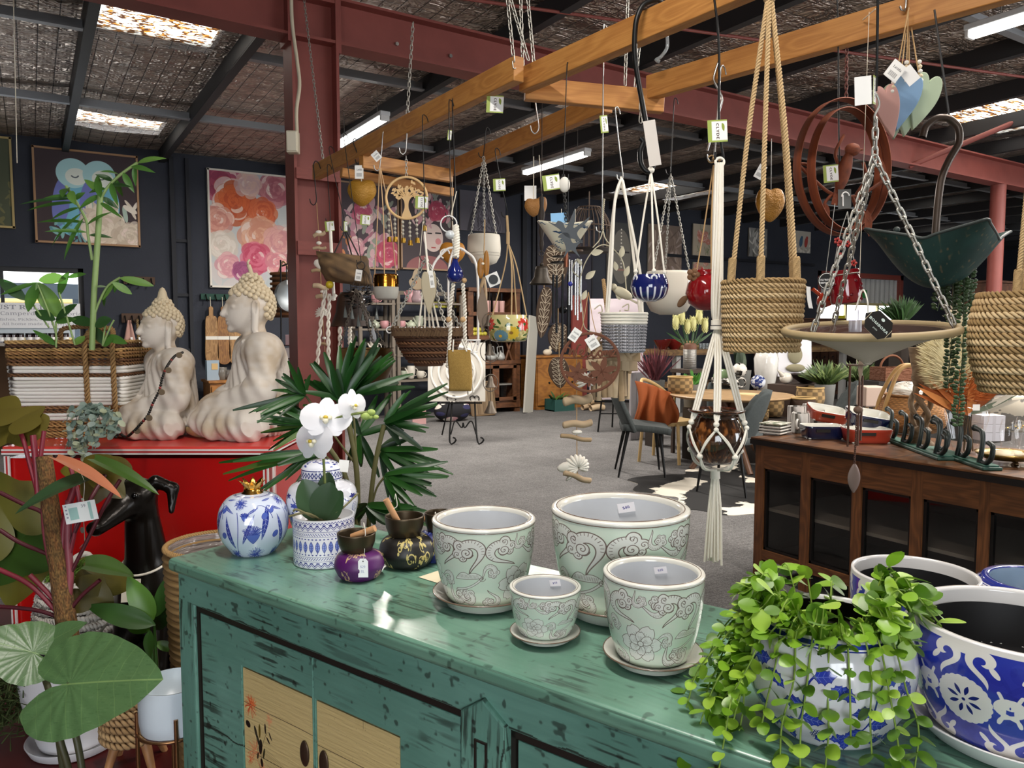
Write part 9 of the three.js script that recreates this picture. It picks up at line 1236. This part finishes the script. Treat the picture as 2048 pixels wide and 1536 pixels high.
// ---------- far right: doorway, drawers, cupboards ----------
{
const g=structGroup('door_1'),w=DOOR.x1-DOOR.x0,cx=(DOOR.x0+DOOR.x1)/ 2,z=Z0-0.1;part(g,'door_frame',[box(0.12,DOOR.y1,0.22,DOOR.x1-0.06,DOOR.y1/2,z),box(0.12,DOOR.y1,0.22,DOOR.x0+0.06,DOOR.y1/2,z),box(w,0.12,0.22,cx,DOOR.y1-0.06,z)],redSteel);
const cor=new THREE.Shape();cor.moveTo(0,0);for(let i=0;i<=90;i++)cor.lineTo(i*w/90,0.02*Math.sin(i*1.2));for(let i=90;i>=0;i--)cor.lineTo(i*w/90,0.02*Math.sin(i*1.2)+ 0.01);part(g,'corrugated_head',new THREE.ExtrudeGeometry(cor,{depth:0.62,bevelEnabled:false}).rotateX(-PI/2).translate(DOOR.x0,DOOR.y1-0.74,z),M(0xa9aaa8,0.5));part(g,'glazing_bar',[box(0.06,2.0,0.06,cx-0.5,1.0,z),box(0.06,2.0,0.06,cx+0.8,1.0,z),box(w,0.06,0.06,cx,2.0,z),box(w,0.9,0.04,cx,0.45,z)],M(0xb4a878,0.6));part(g,'pane',new THREE.PlaneGeometry(w,1.1).translate(cx,1.45,z),clearGlass);part(g,'yellow_notice',box(0.4,0.32,0.01,cx-0.75,1.55,z+0.03),M(0xd6cf1e,0.6));part(g,'green_notice',box(0.2,0.2,0.01,cx+0.15,2.25,z+0.06),M(0x2f8a4a,0.6));
const crate=M(0xffffff,0.7,{map:woodTex(0x3f271b,0x63402d,141,{rings:5})});
cupboard('brown apothecary drawers behind the bird bath',1606,1690,636,-10.2,0.5,crate,5,5);cupboard('tall brown cupboard left of the far doorway',1540,1574,640,-10.9,0.4,crate,1,2);cupboard('dark timber cupboard bank below the green tray',1745,1900,655,-9.6,0.6,M(0x241b16,0.7),4,3);cupboard('tall brown drawer stack at the right edge',1984,2080,560,-6.2,0.6,crate,2,5);
let p=at(1740,868,6.4).setY(0),s=6.4/FOCAL,t=thing('pink_planter','square pale pink planter on timber legs behind the basket','planter',p,-YAW);const y0=riseAt(p,812);part(t,'box',rbox(42*s,40*s,42*s,3*s,0,y0+20*s,0),M(0xb09a8c,0.8));for(const [x,z] of [[-1,-1],[1,-1],[-1,1],[1,1]])part(t,'leg',rod([x*20*s,0,z*20*s],[x*14*s,y0+2*s,z*14*s],0.014),M(0x9a7c56,0.6));
p=at(1790,755,7);s=7/FOCAL;t=thing('wicker_tray','brown wicker tray basket with a hoop handle on the dark cupboards','basket',p,-YAW+0.2);part(t,'tray',[box(80*s,26*s,3*s,0,8*s,22*s),box(80*s,26*s,3*s,0,8*s,-22*s),box(3*s,26*s,44*s,40*s,8*s,0),box(3*s,26*s,44*s,-40*s,8*s,0),box(80*s,3*s,44*s,0,-4*s,0)],M(0x5e3418,0.8,{bumpMap:lumps,bumpScale:0.01}));part(t,'handle',torus(26*s,2.4*s,26,6,PI).translate(-8*s,18*s,0),M(0x5e3418,0.8));part(t,'stand',box(110*s,p.y-6*s,50*s,0,-(p.y-6*s)/ 2-6*s,0),M(0x1c1512,0.8),'dark stand');
single('white_box','white printed box by the pipe column','box',box(0.2,0.22,0.2),M(0xb9b9b6,0.6),at(1962,625,9.5));single('box_shelf','dark shelf under the white printed box','shelf',box(0.9,at(1962,645,9.5).y,0.4,0,at(1962,645,9.5).y/2,0),M(0x17130f,0.8),at(1962,645,9.5).setY(0));
}
// ---------- goods on the oak cabinet ----------
{
const on=(px,py)=>onY(px,py,BT),S=(p)=>depthOf(p)/ FOCAL;
let p=on(1550,868),s=S(p);
for(let i=0;i<4;i++){const t=thing('square_plate',['bottom','second','third','top'][i]+' plate of the small square stack on the cabinet corner','plate',V(p.x,BT+i*6*s,p.z),0.25);part(t,'plate',[rbox(50*s,3*s,46*s,1.5*s,0,4*s,0),rbox(36*s,3*s,32*s,1.5*s,0,1.5*s,0)],i===3?M(0xffffff,0.3,{map:dataTex(64,64,(u,v)=>fbm(u,v,7,7,3,4)>0.55?[0.35,0.42,0.28]:[0.85,0.83,0.78])}):glossy(0xd9d6cf,0.2));part(t,'rim',torus(25*s,1*s,4,5).rotateX(PI/2).rotateY(PI/4).translate(0,5*s,0),glossy(0xd9d6cf,0.2));}
[[1600,866,'front left'],[1632,860,'front right'],[1592,852,'back left'],[1622,848,'back middle']].forEach(([x,y,w])=>{const q=on(x,y),k=S(q),t=thing('white_mug',w+' grey birch patterned mug on the oak cabinet','mug',q,0.4);part(t,'cup',lathe([[0.0001,0],[16*k,0],[17*k,3*k],[17*k,40*k],[15*k,40*k],[15*k,4*k],[0.0001,3*k]],26),M(0xffffff,0.3,{map:birch()}));part(t,'handle',torus(9*k,2.4*k,18,6).translate(-20*k,20*k,0),glossy(0xcfccc5,0.2));});
const dish=(label,px,py,w,h,c,tilt,lift)=>{const q=on(px,py),k=S(q),t=thing('baking_dish',label,'baking dish',V(q.x,BT+lift*k,q.z),-0.5);const g=(W,D,y0,y1,fl)=>slab((u,v)=>{const a=u*6.2832,e=0.35,cx=Math.sign(Math.cos(a))*Math.abs(Math.cos(a))**e,cz=Math.sign(Math.sin(a))*Math.abs(Math.sin(a))**e;return V(cx*W*(1-fl+fl*v),y0 +(y1-y0)*v,cz*D*(1-fl+fl*v));},48,5,2*k);part(t,'outside',g(w/2*k,w*0.36*k,1*k,h*k,0.14),glossy(c,0.15));part(t,'inside',g(w*0.485*k,w*0.345*k,3*k,h*1.02*k,0.14),glossy(0xdcdbd2,0.15));part(t,'base',box(w*0.84*k,2*k,w*0.6*k,0,2*k,0),glossy(0xdcdbd2,0.15));part(t,'paper_label',box(w*0.34*k,6*k,1*k,-w*0.1*k,h*0.7*k,w*0.37*k),M(0x1a1712,0.5),'black and gold label');t.rotation.set(tilt,-0.6,0);};
dish('navy baking dish with white inside, left of the pair',1644,876,80,26,0x121a3c,0,0);dish('orange red baking dish leaning in the navy dish',1650,862,76,22,0xa2402c,0.3,24);dish('orange red baking dish under a navy one',1732,884,86,28,0xa83c2a,0,0);dish('navy baking dish stacked on the orange red dish',1732,876,84,26,0x121a3c,0.28,26);
p=on(1818,862);s=S(p);let t=thing('handled_basket','wide willow basket with two tall cane handles and a white cloth','basket',p,-YAW);const wk=M(0xffffff,0.9,{map:dataTex(128,64,(u,v)=>{const k=0.45+0.25*Math.abs(Math.sin(u*100 +(Math.floor(v*20)% 2)*1.57))*Math.abs(Math.sin(v*63));return [k,k*0.7,k*0.4];}),bumpMap:specks,bumpScale:0.004});part(t,'body',turned([[48*s,0],[64*s,14*s],[66*s,34*s],[56*s,56*s],[44*s,72*s]],40),wk);part(t,'rim',torus(45*s,3*s,36,6).rotateX(PI/2).translate(0,72*s,0),wk);for(const z of [-14,16])part(t,'cane_handle',tube([[-62*s,30*s,z*s],[-52*s,70*s,z*s],[-30*s,118*s,z*s*0.6],[-6*s,132*s,z*s*0.4],[26*s,118*s,z*s*0.6],[50*s,66*s,z*s],[58*s,40*s,z*s]],4*s,44,8),M(0xa9854f,0.6));part(t,'white_cloth',sph(34*s,-8*s,76*s,0,1,0.7,0.9),M(0xe3dfd6,0.9,{bumpMap:lumps,bumpScale:0.03}));
p=on(1838,893);s=S(p);t=thing('twisted_wood_stand','carved timber candle stand with a twisted open stem','candle stand',p,-YAW);const dw=M(0xffffff,0.8,{map:woodTex(0x6b5741,0x9a8468,151,{rings:4})});for(let k=0;k<4;k++){const pts=[];for(let i=0;i<=16;i++){const v=i/16,a=k*1.571+v*3.4,r=(9+9*Math.sin(v*PI))*s;pts.push(V(Math.cos(a)*r,(38+v*86)*s,Math.sin(a)*r));}part(t,'twist_strand',tube(pts,5.4*s,40,8),dw);}part(t,'base',lathe([[0.0001,0],[26*s,0],[27*s,8*s],[20*s,14*s],[19*s,30*s],[22*s,34*s],[16*s,40*s],[0.0001,42*s]],28),dw);part(t,'cup',lathe([[0.0001,120*s],[14*s,122*s],[19*s,138*s],[17*s,150*s],[22*s,172*s],[26*s,198*s],[22*s,198*s],[14*s,150*s],[0.0001,146*s]],28),dw);
p=on(1930,908);s=S(p);t=thing('glass_vase','clear glass shouldered vase on the oak cabinet','vase',p);part(t,'glass',lathe([[0.0001,2*s],[22*s,2*s],[28*s,30*s],[38*s,70*s],[40*s,88*s],[32*s,102*s],[18*s,106*s],[20*s,110*s]],40),M(0xffffff,0.02,{transmission:1,thickness:0,ior:1.5}));part(t,'foot',cyl(22*s,23*s,3*s,0,1.5*s,0,30),M(0xffffff,0.02,{transmission:1,thickness:0}));
const f=thing('feather_bouquet','bouquet of cream plumes and orange feathers in the glass vase','bouquet',p.clone(),-YAW),plume=(x,y,w,h,c,n,z,ang)=>{const g=[];for(let i=0;i<n;i++){const a=rr(0,6.283),v=rr(-1,1),r=Math.sqrt(1-v*v);g.push(aim(leafGeo(rr(14,30)*s,1.7*s,{n:3,m:1,bend:0.3}),V((x+Math.cos(a)*r*w*0.72)*s,(y+v*h*0.8)*s,(z+Math.sin(a)*r*w*0.5)*s),V(Math.cos(a)+ ang,0.8+v*0.6,Math.sin(a)),SEE));}part(f,'plume',g.concat(sph(1,x*s,y*s,z*s,w*0.7*s,h*0.8*s,w*0.5*s)),c).userData.kind='stuff';};
plume(-34,188,56,76,M(0xcfc39a,0.9),1100,-8,-0.3);plume(36,184,58,78,M(0xc7c089,0.9),1100,0,0.3);plume(0,250,28,50,M(0xd0c4aa,0.9),260,-20,0);plume(56,232,16,40,M(0xcdbf9a,0.9),160,-10,0.3);plume(2,136,66,42,M(0xb4612a,0.9),1200,-14,0);
for(let i=0;i<22;i++){const a=-1.15+i*0.115,L=rr(96,120);part(f,'feather',aim(leafGeo(L*s,rr(10,15)*s,{n:7,m:2,bend:0.08,fold:0.15}),V(rr(-4,4)*s,78*s,rr(-10,10)*s),V(Math.sin(a),Math.cos(a)*0.95,rr(-0.2,0.2)),V(0,0,1)),M([0xb4632c,0xc47a3c,0xa55524,0x6d7a66,0xcfc9ba][i>17?3 +(i % 2):i % 3],0.8));}for(let i=0;i<7;i++)part(f,'stem',rod([rr(-14,14)*s,6*s,rr(-8,8)*s],[rr(-5,5)*s,104*s,rr(-5,5)*s],0.003),M(0x5a4630,0.8));for(let i=0;i<9;i++)part(f,'bristle',tube([[20*s,200*s,0],[(50+i*3)*s,(250+i*6)*s,-5*s],[(84+i*5)*s,(270+i*8)*s,-8*s]],0.0012,12,4),M(0xcfc7b4,0.7));part(f,'paper_tag',box(14*s,12*s,0.001,4*s,96*s,24*s),paper);
[['left',1868,914,4],['right',1952,934,3]].forEach(([w,px,py,n],j)=>{const a=on(px -(j?92:100),py -(j?34:38)),b=on(px +(j?34:26),py +(j?8:8)),k=S(b),L=a.distanceTo(b),t2=thing('cast_hook_rack',w+' green board with dark cast iron hooks on the oak cabinet','hook rack',a.clone().lerp(b,0.5),Math.atan2(-(b.z-a.z),b.x-a.x));part(t2,'board',rbox(L,0.016,0.085,0.006,0,0.008,0),M(0x24463c,0.5));part(t2,'bevel_board',rbox(L*0.96,0.008,0.066,0.003,0,0.019,0),M(0x2f5c4e,0.5));for(let i=0;i<n;i++){const x=L*((i+0.6)/ n-0.5);part(t2,'iron_hook',[tube([[x,0.024,0.02],[x,0.08,0.01],[x-0.04,0.15,-0.01],[x-0.1,0.165,-0.01]],0.011,24,8),sph(0.015,x-0.105,0.165,-0.01,1,1,1,10,8),tube([[x,0.03,0.01],[x+0.04,0.026,0.015],[x+0.085,0.055,0.015],[x+0.085,0.105,0.01],[x+0.05,0.12,0.01]],0.011,24,8)],M(0x1a2422,0.5,{metalness:0.3}));}void k;});
p=on(2012,928);s=S(p);t=thing('brass_tray','oval brass footed tray of shells at the right end of the cabinet','tray',p);part(t,'tray',lathe([[0.0001,10*s],[40*s,11*s],[54*s,20*s],[56*s,24*s],[52*s,22*s],[38*s,15*s],[0.0001,14*s]],40),M(0xa88a4e,0.25,{metalness:0.8}));for(let i=0;i<3;i++)part(t,'ball_foot',sph(5*s,Math.cos(i*2.1)*30*s,5*s,Math.sin(i*2.1)*30*s),M(0x5a4630,0.3,{metalness:0.8}));[[-14,0,34],[14,10,26]].forEach(([x,z,w],i)=>{const h=thing('clam_shell',['large','small'][i]+' pale clam shell on the brass tray','shell',p.clone().add(V(x*s,15*s,z*s)),0.4);part(h,'shell',sph(w*s,0,5*s,0,1,0.28,0.6),M(0xc3b394,0.6,{bumpMap:grainBump,bumpScale:0.004}));});
[[2020,900,'left'],[2050,896,'right']].forEach(([x,y,w])=>{const q=on(x,y),k=S(q),t2=thing('gold_rim_tumbler',w+' clear tumbler with gold flecks behind the brass tray','glass',q);part(t2,'glass',lathe([[0.0001,2*k],[16*k,2*k],[20*k,40*k],[16*k,62*k]],30),M(0xffffff,0.03,{transmission:1,thickness:0}));part(t2,'gold_flecks',[0,1,2,3].map((i)=>sph(2.4*k,Math.cos(i)*18*k,46*k,Math.sin(i)*18*k,1.6,0.6,0.5,6,5)),M(0xb08a34,0.3,{metalness:0.8}));});
const cloth=M(0xffffff,0.95,{map:dataTex(128,128,(u,v)=>fbm(u,v,7,7,3,27)>0.57?[0.45,0.43,0.4]:[0.74,0.7,0.63])});p=on(2030,862);s=S(p);t=thing('fabric_cushion','printed natural linen cushion leaning at the right end of the cabinet','cushion',p,-YAW);part(t,'cushion',slab((u,v)=>V((u-0.5)*120*s,v*70*s,14*s*Math.sin(u*PI)*Math.sin(v*PI)),14,12,10*s),cloth);part(t,'piping',rod([-60*s,70*s,0],[60*s,70*s,0],1.5*s),cloth);
p=on(1975,880);s=S(p);for(let i=0;i<3;i++){const t2=thing('white_carton',['lowest','middle','top'][i]+' white carton stacked behind the glass vase','box',V(p.x,BT+i*17*s,p.z),-0.5);part(t2,'carton',box(44*s,16.5*s,36*s,0,8.5*s,0),M(0xd2cfd4,0.6));part(t2,'tape',box(6*s,17*s,36.4*s,0,8.6*s,0),M(0xc4c0c4,0.4));}
single('blue_cloth','crumpled bright blue cloth behind the baking dishes','cloth',mergeVertices(sph(0.05,0,0.025,0,1.2,0.6,0.8)),M(0x4aa0c0,0.9),on(1683,835));
}
function birch(){if(!birch.t)birch.t=dataTex(128,64,(u,v)=>{const k=noise(u*24,v*3,24,3,5);return [0.86-0.5*clamp((k-0.5)*4),0.85-0.5*clamp((k-0.5)*4),0.83-0.5*clamp((k-0.5)*4)];});return birch.t;}
renderer.render(scene,camera);
